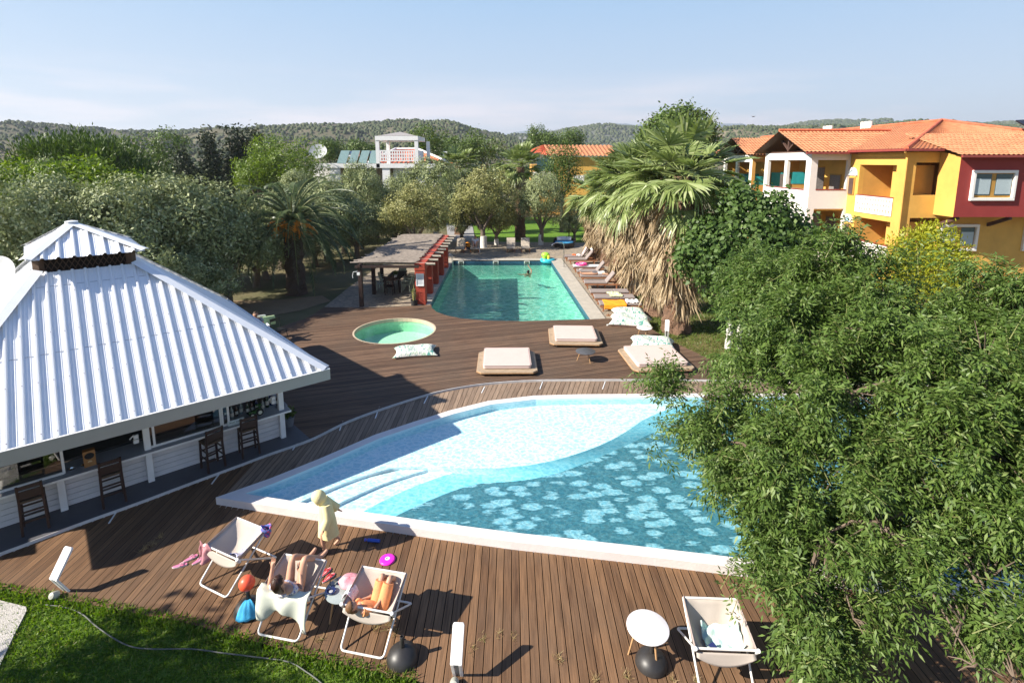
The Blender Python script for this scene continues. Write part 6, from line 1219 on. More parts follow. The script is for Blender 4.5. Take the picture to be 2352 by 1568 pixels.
m_bluep = patt('blue dotted cloth', (.60, .58, .62), (.12, .15, .36), 30, .45); m_floral = patt('red floral print', (.58, .05, .07), (.75, .62, .55), 38, .40)
chaircloth(1, 'pink_towel', 'dusty pink towel hanging over the left corner of the empty chair', 'towel', lambda u, v: (-.52 + .26 * u + .015 * math.sin(v * 9), .20 + .07 * math.sin(u * 8) * v - .05 * v, .60 - .26 * v * (1 - .15 * math.sin(u * 7)) + .03 * math.cos(u * 9) * (1 - v)), m_pinkt)
chaircloth(1, 'dotted_cloth', 'white cloth with blue dots lying in the empty chair', 'cloth', lambda u, v: (.02 + .30 * u, .32 + .40 * v + .05 * math.sin(u * 5), slingz((.10 + .40 * v) / .58 * .9, (.02 + .30 * u) / .38) + .03 + .02 * abs(wob(u, v, .8))), m_bluep)
chaircloth(1, 'bikini_top', 'blue and pink bikini tied round the far corner of the empty chair', 'swimwear', lambda u, v: (.36 + .09 * math.cos(u * 6.3) * (1 - .3 * v) + .02 * math.sin(v * 8), .80 + .07 * math.sin(u * 6.3), .76 - .14 * v + .03 * math.sin(u * 12)), patt('blue pink knit', (.10, .14, .40), (.60, .10, .25), 16, .4), 14, 8)
chaircloth(2, 'sage_towel', 'pale sage towel draped over the near edge of the chair behind the woman', 'towel', lambda u, v: (-.42 + .84 * u + .02 * math.sin(v * 5), .22 - .04 + .12 * max(0, .3 - v) * 3 - .06 * math.sin(v * 2.4) - .03 * math.sin(u * 14) * v, NT[1] + .06 - .05 * math.sin(PI * u) - max(0, v - .25) * .50 * (1 + .35 * math.cos(u * 6.3)) + .012 * math.sin(u * 20) - (.16 * max(0, v - .5) if u > .85 else 0)), m_creamt, 30, 16)
chaircloth(4, 'aqua_towel', 'crumpled aqua and white towel lying in the sling chair by the ash tree', 'towel', lambda u, v: (-.20 + .50 * u, .34 + .34 * v + .03 * math.sin(u * 6), slingz((.12 + .34 * v) / .58, (-.2 + .5 * u) / .38, .28) + .05 + .035 * wob(u, v, 1.1, 2)), m_aqua, 26, 20)
c = inchair(4, (-.10, .36, .42)); t = thing('book', 'dark blue book lying on the aqua towel', 'book', c, CH[4][1] + .5); mb = MB(); mb.box(-.07, .07, -.10, .10, 0, .006); mb.box(-.07, .07, -.10, .10, .026, .032); mb.box(-.07, -.064, -.1, .1, .006, .026); mb.build('cover', M('navy cover', (.02, .03, .12), .5), t); mb = MB(); mb.box(-.063, .066, -.095, .095, .0065, .0255); mb.build('pages', M('page edges', (.6, .55, .42), .8), t); t.rotation_euler = (R(12), R(-8), CH[4][1] + .5)
# woman in chair 2
c, yw = CH[2]; J = dict(pelvis=(0, .44, .37), chest=(-.01, .25, .60), neck=(-.01, .17, .72), head=(-.01, .13, .83), shL=(-.16, .22, .67), shR=(.15, .22, .67), elL=(-.27, .26, .60), wrL=(-.27, .36, .83), elR=(.20, .36, .50), wrR=(.09, .52, .66), hipL=(-.09, .46, .38), hipR=(.09, .46, .38), knL=(-.11, .63, .83), knR=(.10, .63, .84), anL=(-.02, .93, .60), anR=(.17, .95, .60), toeL=(.02, 1.08, .66), toeR=(.22, 1.09, .65))
wo, P = person('person', 'woman with long dark hair reclining in a sling chair, knees raised', c, yw, J, .95, face=(.15, .8, .35), up=(0, -.3, 1))
hair(wo, P['head'], (.15, .8, .35), (0, -.3, 1), .21, M('dark brown hair', (.045, .018, .010), .5, scale=25, var=.4), .2, 1.14, .55)
mb = MB(); mb.tube([Vector(J['pelvis']) + Vector((0, .04, -.01)), Vector(J['pelvis']).lerp(Vector(J['chest']), .5), Vector(J['chest']), Vector(J['chest']).lerp(Vector(J['neck']), .45)], [.150, .128, .138, .10], 16)
for s_ in 'LR': mb.tube([Vector(J['sh' + s_]) * .9 + Vector(J['chest']) * .1, Vector(J['sh' + s_]).lerp(Vector(J['el' + s_]), .35)], [.068, .062], 10)
mb.build('dress', patt('floral dress', (.62, .58, .55), (.20, .22, .45), 26, .38), wo, smooth=60)
# person in orange, chair 3
c, yw = CH[3]; J = dict(pelvis=(.05, .44, .37), chest=(-.10, .30, .47), neck=(-.17, .22, .54), head=(-.21, .17, .60), shL=(-.18, .32, .52), shR=(-.05, .20, .52), elL=(-.24, .40, .47), wrL=(-.14, .50, .46), elR=(.06, .28, .48), wrR=(.10, .40, .52), hipL=(.01, .50, .40), hipR=(.12, .46, .40), knL=(.03, .66, .74), knR=(.17, .64, .74), anL=(.02, .86, .48), anR=(.20, .88, .50), toeL=(.02, .97, .53), toeR=(.22, 1.0, .54))
po, P = person('person', 'person in an orange top and shorts curled up in a sling chair', c, yw, J, .72, face=(.35, .4, .6), up=(-.6, -.6, .5))
hair(po, P['head'], (.35, .4, .6), (-.6, -.6, .5), .165, M('light brown hair', (.16, .08, .035), .6, scale=25, var=.3), .2, 1.12, .2)
m_or = M('orange cotton', (.78, .30, .12), .9, var=.12, scale=14, bump=.4)
mb = MB(); mb.tube([J['pelvis'], Vector(J['pelvis']).lerp(Vector(J['chest']), .5), J['chest'], Vector(J['chest']).lerp(Vector(J['neck']), .5)], [.115, .105, .11, .08], 14)
for s_ in 'LR': mb.tube([J['sh' + s_], Vector(J['sh' + s_]).lerp(Vector(J['el' + s_]), .8)], [.06, .055], 10)
mb.build('top', m_or, po, smooth=60)
for s_ in 'LR': mb = MB(); mb.tube([Vector(J['hip' + s_]) - Vector((0, .04, .02)), Vector(J['hip' + s_]).lerp(Vector(J['kn' + s_]), .45), Vector(J['hip' + s_]).lerp(Vector(J['kn' + s_]), .82)], [.098, .092, .082], 12); mb.build('shorts_leg', m_or, po, smooth=60)
o = cloth('sun_hat', 'small white patterned cloth hanging on the left rail of the orange clad person\'s chair', 'cloth', lambda u, v: (-.39 + .17 * math.sin((v - .5) * 2.6) * .55, .34 + .20 * u, .63 - .20 * abs(v - .5) ** 1.5 * 2 + .012 * wob(u, v)), patt('white pink print', (.74, .70, .70), (.62, .25, .36), 30, .25)); o.location = c; o.rotation_euler.z = yw
# child in a hooded robe
f1, f2 = G(741, 1253), G(767, 1276); cp_ = (f1 + f2) / 2 + Vector((.02, .02, 0)); yw = R(118)
J = dict(pelvis=(0, 0, .66), chest=(0, .04, .91), neck=(0, .06, 1.01), head=(0, .13, 1.10), shL=(-.125, .03, .96), shR=(.125, .03, .96), elL=(-.19, .02, .76), wrL=(-.19, .10, .58), elR=(.18, -.09, .79), wrR=(.20, -.20, .64), hipL=(-.07, 0, .63), hipR=(.07, 0, .63), knL=(-.075, .12, .36), knR=(.07, .03, .36), anL=(-.075, .10, .065), anR=(.07, -.19, .11), toeL=(-.085, .235, .022), toeR=(.075, -.09, .022))
kid, P = person('person', 'child in a pale yellow hooded bathrobe walking barefoot along the pool rim', cp_, yw, J, .74, face=(.1, .75, -.5), up=(0, .5, 1), hh=.26)
m_robe = M('pale yellow towelling', (.80, .70, .36), .95, var=.06, scale=6, bump=.25, bscale=60)
def ringloft(secs, n=28):
    mb = MB(); vs = []
    for k, (cx_, cy_, z, rx, ry, w) in enumerate(secs):
        for i in range(n): a = 2 * PI * i / n; q = 1 + w * math.sin(a * 5 + k * .4) + w * .6 * math.sin(a * 9 + k); vs.append((cx_ + rx * q * math.cos(a), cy_ + ry * q * math.sin(a), z))
    mb.add(vs, [(k * n + i, k * n + (i + 1) % n, (k + 1) * n + (i + 1) % n, (k + 1) * n + i) for k in range(len(secs) - 1) for i in range(n)]); return mb
mb = ringloft([(0, -.01, .33, .185, .175, .07), (0, 0, .42, .175, .165, .06), (0, 0, .55, .165, .15, .05), (0, .01, .68, .158, .14, .04), (0, .02, .80, .15, .125, .03), (0, .03, .91, .15, .115, .02), (0, .04, .97, .13, .10, .01), (0, .05, 1.01, .085, .085, 0), (0, .06, 1.03, .055, .06, 0)]); mb.build('robe', m_robe, kid, smooth=180)
for s_, w in (('L', .9), ('R', .9)):
    a, b, d = [Vector(J[k + s_]) for k in ('sh', 'el', 'wr')]; mb = MB(); mb.tube([a + (a - b) * .1, a.lerp(b, .5), b, b.lerp(d, .5), b.lerp(d, .86)], [.075, .074, .072, .076, .082], 14); mb.build('sleeve', m_robe, kid, smooth=60)
hc = Vector(J['head']); mb = MB(); fs = []; vs = []; nu, nv = 24, 16; fd = Vector((.1, .75, -.5)).normalized(); ud = Vector((0, .5, 1)); ud = (ud - fd * ud.dot(fd)).normalized(); rd = fd.cross(ud)
for j in range(nv + 1):
    for i in range(nu): th = PI * j / nv; ph = 2 * PI * i / nu; x, y, z = math.sin(th) * math.sin(ph), math.sin(th) * math.cos(ph), math.cos(th); q = 1.0 + .03 * math.sin(ph * 8) * (1 - z); vs.append(hc + (rd * x * .112 + fd * (y * .118) + ud * (z * .125 - .02 * max(0, -z))) * q)
for j in range(nv):
    for i in range(nu):
        th = PI * (j + .5) / nv; ph = 2 * PI * (i + .5) / nu; y = math.sin(th) * math.cos(ph); z = math.cos(th)
        if y < .72: fs.append((j * nu + i, j * nu + (i + 1) % nu, (j + 1) * nu + (i + 1) % nu, (j + 1) * nu + i))
mb.add(vs, fs); mb.build('hood', m_robe, kid, smooth=180, solid=.012)
# ================================================================ small things on the lower deck
def make_table(name, label, top, r, h, leg, loc, rz=0, th=.022):
    t = thing(name, label, 'side table', loc, rz, 'round three legged side tables'); mb = MB(); mb.lathe([(0, h - th), (r - .01, h - th), (r, h - th * .6), (r, h - .004), (r - .006, h), (0, h)], 40); mb.build('table_top', top, t, smooth=40)
    for k in range(3): a = 2 * PI * k / 3 + .5; mb = MB(); mb.tube([(r * .52 * math.cos(a), r * .52 * math.sin(a), h - th), (r * .86 * math.cos(a), r * .86 * math.sin(a), 0)], [.017, .012], 8); mb.build('leg', leg, t, smooth=60)
    return t
m_oak = M('oak leg', (.42, .25, .12), .55, scale=12, var=.2); m_wtop = M('white lacquer', (.80, .77, .76), .35, var=.02); m_btop = M('charcoal top', (.085, .085, .09), .5, scale=8, var=.2); m_gtop = M('grey glass top', (.30, .34, .33), .15, spec=.6)
p = G(1488, 1438, .5); make_table('side_table', 'white round table in front of the black umbrella foot, lower right', m_wtop, .295, .5, m_oak, (p.x, p.y, 0), .4)
p = G(789, 1351, .48); TG = Vector((p.x, p.y, 0)); make_table('side_table', 'grey glass topped table carrying a pink bag between two sling chairs', m_gtop, .28, .48, m_oak, TG, 1.2)
p = G(1480, 752, .48); make_table('side_table', 'small white round table beside the leaf print floor cushions', m_wtop, .30, .42, m_oak, (p.x, p.y, ZU), .1)
p = G(1345, 806, .42); make_table('side_table', 'low charcoal round table between the sun beds', m_btop, .345, .36, m_oak, (p.x, p.y, ZU), .5)
m_bag = M('thin pink white bag', (.72, .50, .52), .4, scale=9, col2=(.62, .16, .20), var=.3)
mb = MB(); mb.grid(lambda u, v: ((.17 + .015 * wob(u, v, 1.3)) * math.sin(PI * v) ** .7 * math.cos(2 * PI * u), (.13 + .012 * wob(u, v, 1.1, 1)) * math.sin(PI * v) ** .7 * math.sin(2 * PI * u), .085 - .085 * math.cos(PI * v) * (1 + .1 * wob(u, v, .7, 3))), 26, 14)
tag(mb.build('plastic_bag', m_bag, None, smooth=180, loc=TG + Vector((.09, .04, .485))), 'crumpled pink and white plastic bag on the glass table', 'bag')
t = thing('ashtray', 'dark blue round ashtray on the glass table', 'ashtray', TG + Vector((-.17, -.07, .481))); mb = MB(); mb.lathe([(0, 0), (.06, 0), (.075, .035), (.062, .035), (.05, .01), (0, .01)], 20); mb.build('dish', M('cobalt glass', (.02, .03, .10), .15, spec=.7), t, smooth=40); mb = MB(); mb.lathe([(.015, .012), (.03, .016), (.0, .02)], 10); mb.build('ash', M('ash grey', (.4, .4, .4), .9), t)
t = thing('sunglasses', 'dark sunglasses lying on the glass table', 'sunglasses', TG + Vector((-.15, .07, .481)), .6)
for sx in (-1, 1):
    mb = MB(); mb.lathe([(0, 0), (.026, 0), (.026, .006), (0, .006)], 14, (sx * .034, 0, .004)); mb.build('lens', M('dark lens', (.01, .012, .03), .08, spec=.8), t)
    mb = MB(); mb.bar((sx * .062, 0, .01), (sx * .058, .12, .008), .006, .006); mb.build('temple', m_blkcap, t)
mb = MB(); mb.bar((-.012, 0, .01), (.012, 0, .01), .005, .005); mb.build('bridge', m_blkcap, t)
m_drum = M('black umbrella foot', (.028, .026, .025), .45, scale=3, var=.3, spec=.5)
def make_foot():
    t = thing('umbrella_foot', 'x', 'umbrella base', group='black domed umbrella bases'); mb = MB(); mb.lathe([(.235, 0), (.25, .015), (.245, .05), (.22, .11), (.165, .165), (.09, .20), (.045, .215), (0, .216)], 36); mb.build('dome', m_drum, t, smooth=50)
    mb = MB(); mb.lathe([(.040, .20), (.034, .30), (.034, .385), (.030, .39), (.022, .39), (.022, .36)], 18); mb.f.pop(0); mb.mi.pop(0); mb.build('socket', m_drum, t, smooth=50); mb = MB(); mb.tube([(.03, 0, .34), (.065, 0, .34)], .009, 6); mb.build('clamp_screw', m_drum, t); return t
ft0 = make_foot()
for i, (x, y, lb) in enumerate(((925, 1512, 'black domed umbrella base beside the right sling chair and a deck lamp'), (1496, 1524, 'black domed umbrella base in front of the white round table'), (573, 1402, 'black domed umbrella base carrying a red ball and blue shorts'))):
    p = G(x, y); o = ft0 if i == 0 else dup(ft0); o.location = (p.x, p.y, 0); o['label'] = lb; o.rotation_euler.z = i * 2.; o.scale = (.9, .9, .95); FP_ = p
o = tag((lambda b: b.build('beach_ball', M('red orange rubber', (.85, .11, .05), .4, var=.03), None, smooth=180))(MB().ball((0, 0, 0), .118, 24, 16)), 'orange red ball resting on the umbrella base behind the sling chair', 'ball'); o.location = (FP_.x, FP_.y, .39 + .105)
m_bsh = M('sky blue shorts', (.05, .36, .62), .8, var=.12, scale=14, bump=.3)
o = cloth('blue_shorts', 'bright blue swim shorts draped over the umbrella base below the ball', 'shorts', lambda u, v: ((.05 + .195 * v) * math.cos(-2.0 + 1.45 * u), (.05 + .195 * v) * math.sin(-2.0 + 1.45 * u), .226 - .20 * v ** 2.2 + .008 * math.sin(u * 21) * v + .012), m_bsh, 24, 12); o.location = (FP_.x, FP_.y, 0)
# bollard lamps
m_lamp = M('white lamp enamel', (.80, .79, .78), .4, var=.02); m_lgrey = M('lamp grey core', (.22, .23, .23), .6)
def make_lamp():
    t = thing('deck_lamp', 'x', 'lamp', group='bent white deck lamps'); 
    for sx in (-1, 1): mb = MB(); mb.bar((sx * .05, .02, 0), (sx * .055, -.13, .34), .042, .03); mb.build('post', m_lamp, t, bevel=.004)
    mb = MB(); mb.bar((0, .025, 0), (0, -.115, .33), .045, .02); mb.build('core', m_lgrey, t)
    mb = MB(); pts = [(-.08, -.0), (.08, -.0), (.08, .44), (.065, .47), (-.065, .47), (-.08, .44)]; mb.prism(pts, -.02, .02); hd = mb.build('head', m_lamp, t, bevel=.006); hd.location = (0, -.135, .335); hd.rotation_euler = (R(52), 0, 0)
    mb = MB(); mb.lathe([(0, 0), (.06, 0), (.062, .05), (.05, .10), (0, .115)], 18); b = mb.build('spot', M('pale spot glass', (.42, .42, .36), .25), t, smooth=50, loc=(-.03, -.10, .03)); b.rotation_euler = (R(60), 0, 0)
    return t
lp = make_lamp()
for i, (x, y, z, rz, lb, sc_) in enumerate(((150, 1358, 0, -.25, 'bent white deck lamp at the lawn edge, lower left', 1.0), (1052, 1553, 0, -.05, 'bent white deck lamp at the bottom of the photo beside the umbrella base', 1.0), (1531, 776, 0, -.3, 'bent white deck lamp in the grass beside the leaf print cushion', 1.0), (1352, 600, 0, -.3, 'bent white deck lamp at the head of a back lounger', 1.0))):
    p = G(x, y); o = lp if i == 0 else dup(lp); o.location = (p.x, p.y, z); o.rotation_euler.z = rz; o['label'] = lb
# toys, shoes
p = G(890, 1286); t = thing('frisbee', 'bright pink flying disc lying on the deck', 'frisbee', (p.x, p.y, 0), .3); mb = MB(); mb.lathe([(.13, 0), (.138, .012), (.132, .028), (.115, .036), (.07, .038), (0, .038)], 40); mb.build('disc', M('hot pink plastic', (.90, .03, .52), .35, var=.02), t, smooth=50)
mb = MB(); mb.lathe([(0, .0385), (.042, .0385), (.042, .0395), (0, .0395)], 24); l_ = mb.build('sticker', M('white sticker', (.75, .74, .66), .5), t); mb = MB(); mb.lathe([(.012, .0400), (.027, .0400)], 24); mb.f = mb.f[:15]; mb.mi = mb.mi[:15]; mb.build('swirl', M('teal print', (.10, .30, .30), .5), l_); mb = MB(); mb.lathe([(0, .0402), (.009, .0402), (0, .0404)], 12); mb.build('dot', M('ochre print', (.55, .40, .12), .5), l_)
p = G(857, 1244); t = thing('water_squirter', 'blue foam water squirter tube lying on the deck', 'toy', (p.x, p.y, .032), -.12); mb = MB(); mb.tube([(-.10, 0, 0), (.13, 0, 0)], .03, 14); mb.build('tube', M('royal blue foam', (.03, .10, .48), .7), t, smooth=50); mb = MB(); mb.tube([(-.10, 0, 0), (-.135, 0, 0), (-.14, 0, 0), (-.165, 0, 0)], [.018, .018, .027, .027], 12); mb.build('grip', M('lilac blue plastic', (.12, .12, .45), .5), t, smooth=50)
def make_flop(mat, strap, L=.235):
    t = thing('flip_flop', 'x', 'flip flop'); k = 20; out = []
    for i in range(k): a = 2 * PI * i / k; y = math.sin(a) * L / 2; w = .042 + .012 * math.sin(a) - .006 * math.sin(a * 2 + 1.2); out.append((math.cos(a) * w, y))
    mb = MB(); mb.prism(out, 0, .018); mb.build('sole', M('white foam edge', (.72, .66, .66), .7), t); mb = MB(); mb.prism([(x * .93, y * .96) for x, y in out], .018, .021); mb.build('footbed', mat, t)
    mb = MB()
    for sx in (-1, 1): mb.tube([(0, L * .27, .022), (sx * .022, L * .16, .050), (sx * .040, -L * .02, .022)], [.006, .009, .008], 8)
    mb.build('strap', strap, t, smooth=60); return t
m_pk = M('pink rubber', (.72, .20, .34), .6, var=.1, scale=30); m_pk2 = M('pale pink strap', (.72, .42, .48), .5)
fl0 = make_flop(m_pk, m_pk2); gF = 'pink flip flops beside the empty chair'
for i, (x, y, rz, lb) in enumerate(((413, 1300, -1.2, 'pink flip flop lying crosswise, leftmost of the four'), (438, 1283, -.75, 'pink flip flop second from the left, pointing to the chair'), (457, 1288, -.6, 'pink flip flop third from the left, touching its neighbour'), (475, 1286, -.55, 'pink flip flop under the hanging pink towel, rightmost of the four'))):
    p = G(x, y); o = fl0 if i == 0 else dup(fl0); o.location = (p.x, p.y, .002); o.rotation_euler.z = rz; o['label'] = lb; o['group'] = gF
fr0 = make_flop(m_floral, M('red strap', (.60, .03, .05), .5), .25)
for i, (x, y, rz, lb) in enumerate(((747, 1316, -.5, 'red floral flip flop near the woman\'s chair, the farther of the pair'), (752, 1328, -.6, 'red floral flip flop near the woman\'s chair, the nearer of the pair'))):
    p = G(x, y); o = fr0 if i == 0 else dup(fr0); o.location = (p.x + .02 * i, p.y, .002); o.rotation_euler.z = rz; o['label'] = lb; o['group'] = 'red floral flip flops'
# hose, grass, weeds
hp = [(290, 1022), (450, 1045), (560, 1090), (640, 1160), (760, 1245), (880, 1305), (1030, 1325), (1300, 1325), (1500, 1350), (1700, 1375), (1950, 1410), (2080, 1480), (2180, 1556), (2260, 1640)]
hw = smoothline([G(x / 1.809 / 1.633, (1700 + y / 1.809) / 1.633, -.015) for x, y in hp], 6); mb = MB(); mb.tube(hw, .010, 7); tag(mb.build('garden_hose', M('grey green hose', (.10, .105, .09), .6, scale=3), None, smooth=60), 'grey garden hose snaking across the corner lawn', 'hose')
def grass(name, poly, n, h, mat, z, xr, yr, dens=None):
    P = []
    while len(P) < n:
        q = rng.random((n, 2)) * [xr[1] - xr[0], yr[1] - yr[0]] + [xr[0], yr[0]]; P += [tuple(a) for a in q if pip(a[0], a[1], poly)]
    P = np.array(P[:n]); b = np.concatenate([P, np.full((n, 1), z)], 1); D = unit(rng.normal(size=(n, 3)) * [.55, .55, .2] + [0, 0, 1]); S = unit(np.cross(D, rdir(n))); L = h * rng.uniform(.5, 1.4, n)[:, None]; w = .0045
    V = np.stack([b - S * w, b + S * w, b + D * L * .6 + S * w * .7 + rng.normal(size=(n, 3)) * .006, b + D * L + rng.normal(size=(n, 3)) * .02], 1).reshape(-1, 3); o = npmesh(name, V, 4, mat); o['kind'] = 'stuff'; return o
gm = leafmat('grass blade', (.085, .16, .02), (.16, .25, .035), (.28, .27, .09), trans=.4); grass('grass', [p for p in fl], 100000, .036, gm, -.06, (-11, -1.3), (3.8, 8.4))
edge = [G(x, y) for x, y in LAWN_EDGE]; fr = [(p.x, p.y + .10) for p in edge] + [(p.x, p.y - .15) for p in edge[::-1]]
grass('grass_fringe', fr, 7000, .07, gm, -.03, (-11, -1.3), (5.5, 8.6))
pf = [(p[0], p[1]) for p in rl]; grass('grass', pf, 30000, .09, leafmat('palm lawn blade', (.06, .11, .015), (.13, .19, .03), (.24, .20, .08), trans=.3), -.05, (5.5, 10.5), (15, 34))
dr = leafmat('dry weed', (.30, .21, .09), (.42, .31, .15), (.16, .20, .05), trans=.2)
for i, (x, y, s_) in enumerate(((330, 1262, 1), (350, 1250, .8), (560, 1262, .8), (370, 1232, .6), (862, 1444, 1.2), (893, 1437, 1.2), (905, 1452, 1), (735, 1470, .9), (880, 1532, 1), (900, 1545, .8), (1145, 1455, .5), (1110, 1466, .5), (1285, 1515, .8), (1365, 1560, .9), (1440, 1552, .8), (1545, 1560, .8), (1600, 1560, .7), (1180, 1462, .4), (1085, 1490, .5), (660, 1395, .5), (545, 1435, .6))):
    p = G(x, y); n = 40; D = unit(rng.normal(size=(n, 3)) * [.7, .7, .2] + [0, 0, .55]); S = unit(np.cross(D, rdir(n))); b = np.array([[p.x, p.y, .0]]) + rng.normal(size=(n, 3)) * [.03, .04, 0]; L = (.10 * s_ * rng.uniform(.4, 1.3, n))[:, None]
    o = npmesh('weed_tuft', np.stack([b - S * .003, b + S * .003, b + D * L + S * .001, b + D * L - S * .001], 1).reshape(-1, 3), 4, dr); o['kind'] = 'stuff'
# ================================================================ upper deck and long pool
def V1(x, y): return ((1900 + x / 3.36) / 1.633, (850 + y / 3.36) / 1.633)       # crop 1900,850
def V2(x, y): return ((1650 + x / 3.92) / 1.633, (800 + y / 3.92) / 1.633)       # crop 1650,800
def V5(x, y): return ((1200 + x / 1.742) / 1.633, (800 + y / 1.742) / 1.633)
def V7(x, y): return ((2200 + x / 3.92) / 1.633, (1150 + y / 3.92) / 1.633)
m_teak = M('weathered teak', (.40, .235, .12), .65, scale=7, var=.2, bump=.2); m_teak2 = M('grey teak', (.36, .27, .18), .7, scale=7, var=.2); m_mat = M('beige mattress', (.60, .47, .42), .9, var=.03, scale=3, bump=.25, bscale=12)
def rrect(w, d, c): return [(-w + c, -d), (w - c, -d), (w, -d + c), (w, d - c), (w - c, d), (-w + c, d), (-w, d - c), (-w, -d + c)]
def sunbed(label, loc, rz, w, d, mw, md, oy):
    t = thing('sun_bed', label, 'sun bed', loc, rz, 'low square sun beds with beige mattresses')
    mb = MB(); mb.prism(rrect(w, d, .16), .11, .15); mb.build('platform', m_teak2, t, bevel=.008)
    mb = MB(); mb.prism(rrect(w + .012, d + .012, .165), .095, .125); mb.build('platform_edge', m_teak, t)
    mb = MB(); mb.prism(rrect(mw, md, .05), .152, .285); m = mb.build('mattress', m_mat, t, bevel=.035, loc=(0, oy, 0)); 
    mb = MB(); n = 8; mb.tube([(x, y, .277) for x, y in rrect(mw * 1.004, md * 1.004, .05)], .008, 5, closed=True); mb.build('piping', m_mat, m)
    for sx in (-1, 1):
        for sy in (-1, 1): mb = MB(); mb.lathe([(.03, 0), (.03, .10), (0, .10)], 10, (sx * (w - .25), sy * (d - .2), 0)); mb.build('foot', M('steel foot', (.4, .4, .4), .4), t)
    return t
def cen(px, z): 
    q = [G(x, y, z) for x, y in px]; return sum(q, Vector()) / len(q)
q = [(1092, 855), (1232, 855), (1226, 806), (1107, 806)]; c = cen(q, .2); sunbed('sun bed with beige mattress nearest the white step line, left of the charcoal table', (c.x, c.y, ZU), R(1), 1.0, .98, .80, .83, .10)
q = [(1264, 791), (1387, 790), (1372, 753), (1256, 753)]; c = cen(q, .2); sunbed('sun bed with beige mattress closest to the long pool, wrinkled cover', (c.x, c.y, ZU), R(-2), 1.0, .98, .80, .80, .05)
q = [(1455, 849), (1596, 843), (1542, 799), (1424, 804)]; c = cen(q, .2); sunbed('sun bed with beige mattress half hidden behind the ash tree leaves', (c.x, c.y, ZU), R(4), 1.05, 1.05, .86, .86, .05)
def leafprint():
    m, t, p = newmat('leaf print'); tc = nd(t, 'ShaderNodeTexCoord'); mp_ = nd(t, 'ShaderNodeMapping'); mp_.inputs['Scale'].default_value = (9, 3.2, 3); mp_.inputs['Rotation'].default_value = (0, 0, .7); t.links.new(tc.outputs['Object'], mp_.inputs[0])
    n = nd(t, 'ShaderNodeTexNoise', i_Scale=1.1, i_Detail=3., i_Distortion=1.6); t.links.new(mp_.outputs[0], n.inputs['Vector']); r = nd(t, 'ShaderNodeValToRGB'); r.color_ramp.interpolation = 'LINEAR'; e = r.color_ramp.elements
    e[0].position = .40; e[0].color = (.09, .28, .24, 1); e[1].position = .47; e[1].color = (.70, .68, .62, 1); k = e.new(.56); k.color = (.72, .70, .64, 1); k = e.new(.61); k.color = (.25, .45, .27, 1); k = e.new(.68); k.color = (.66, .66, .58, 1)
    t.links.new(n.outputs[0], r.inputs[0]); t.links.new(r.outputs[0], p.inputs['Base Color']); p.inputs['Roughness'].default_value = .9; return m
m_leafp = leafprint(); m_under_c = M('pinkish cushion base', (.55, .42, .36), .9)
def cushion(label, px, w, d, h, rz, z=ZU, tilt=0):
    c = G(*px, z + h * .5); t = thing('floor_cushion', label, 'floor cushion', (c.x, c.y, z), rz, 'leaf print floor cushions')
    def pt(u, v, sg):
        a = u * 2 - 1; b = v * 2 - 1; pin = 1 - .16 * (1 - abs(a) ** 2) * abs(b) ** 3; pin2 = 1 - .16 * (1 - abs(b) ** 2) * abs(a) ** 3
        th = h * max(0, (1 - a ** 4) * (1 - b ** 4)) ** .55; bumpy = .04 * h * wob(u, v, .9, rz * 5); zz = h * .28 + (th * .72 + bumpy * (th > 0)) if sg > 0 else h * .28 * (1 - min(1, th / h * 2.2))
        if sg > 0: zz -= h * .25 * math.exp(-((a - .1) ** 2 + (b + .1) ** 2) * 6)
        return (a * w * pin2, b * d * pin, zz + tilt * a * .08)
    mb = MB(); mb.grid(lambda u, v: pt(u, v, 1), 26, 20); mb.build('cover', m_leafp, t, smooth=180); mb = MB(); mb.grid(lambda u, v: pt(v, u, -1), 14, 14); mb.build('underside', m_under_c, t, smooth=180); return t
cushion('leaf print floor cushion beside the round pool', V5(622, 893), .80, .52, .24, R(10)); cushion('leaf print floor cushion at the pool coping corner, behind another', V7(620, 75), .78, .50, .34, R(-6)); cushion('large leaf print floor cushion nearest the white side table', V7(650, 190), .92, .62, .40, R(-14)); cushion('leaf print floor cushion behind the half hidden sun bed', V7(970, 520), .85, .55, .36, R(-14))
# loungers
m_cush = M('taupe lounger cushion', (.27, .225, .21), .9, var=.06, scale=3, bump=.25, bscale=120); m_iro = M('reddish lounger wood', (.30, .125, .06), .6, scale=8, var=.2)
def make_lounger(back, cm=None, L=1.95, W=.34):
    cm = cm or m_cush; t = thing('pool_lounger', 'x', 'lounger'); b0 = L * .62; ca, sa = math.cos(back), math.sin(back)
    for sy in (-1, 1): mb = MB(); mb.bar((0, sy * (W - .03), .25), (L, sy * (W - .03), .25), .04, .08); mb.build('rail', m_iro, t)
    mb = MB()
    for k in range(11): x = .06 + k * b0 / 11; mb.box(x, x + .075, -W + .05, W - .05, .27, .29)
    mb.build('slats', m_iro, t)
    for x in (.16, L - .2):
        for sy in (-1, 1): mb = MB(); mb.bar((x, sy * (W - .04), 0), (x, sy * (W - .04), .29), .06, .07); mb.build('leg', m_iro, t)
    mb = MB(); mb.box(-.01, b0, -W, W, .293, .375); mb.build('seat_cushion', cm, t, bevel=.025)
    Lb = L - b0; mb = MB(); mb.box(0, Lb, -W, W, 0, .08); bk = mb.build('back_cushion', cm, t, bevel=.025, loc=(b0 + .01, 0, .30)); bk.rotation_euler.y = -back
    mb = MB(); mb.box(0, Lb - .02, -W + .04, W - .04, -.035, -.005); mb.build('back_frame', m_iro, bk)
    if back > .2: mb = MB(); mb.bar((b0 + Lb * .7 * ca, 0, .28 + Lb * .7 * sa), (b0 + Lb * .9, 0, .24), .04, .03); mb.build('prop', m_iro, t)
    return t
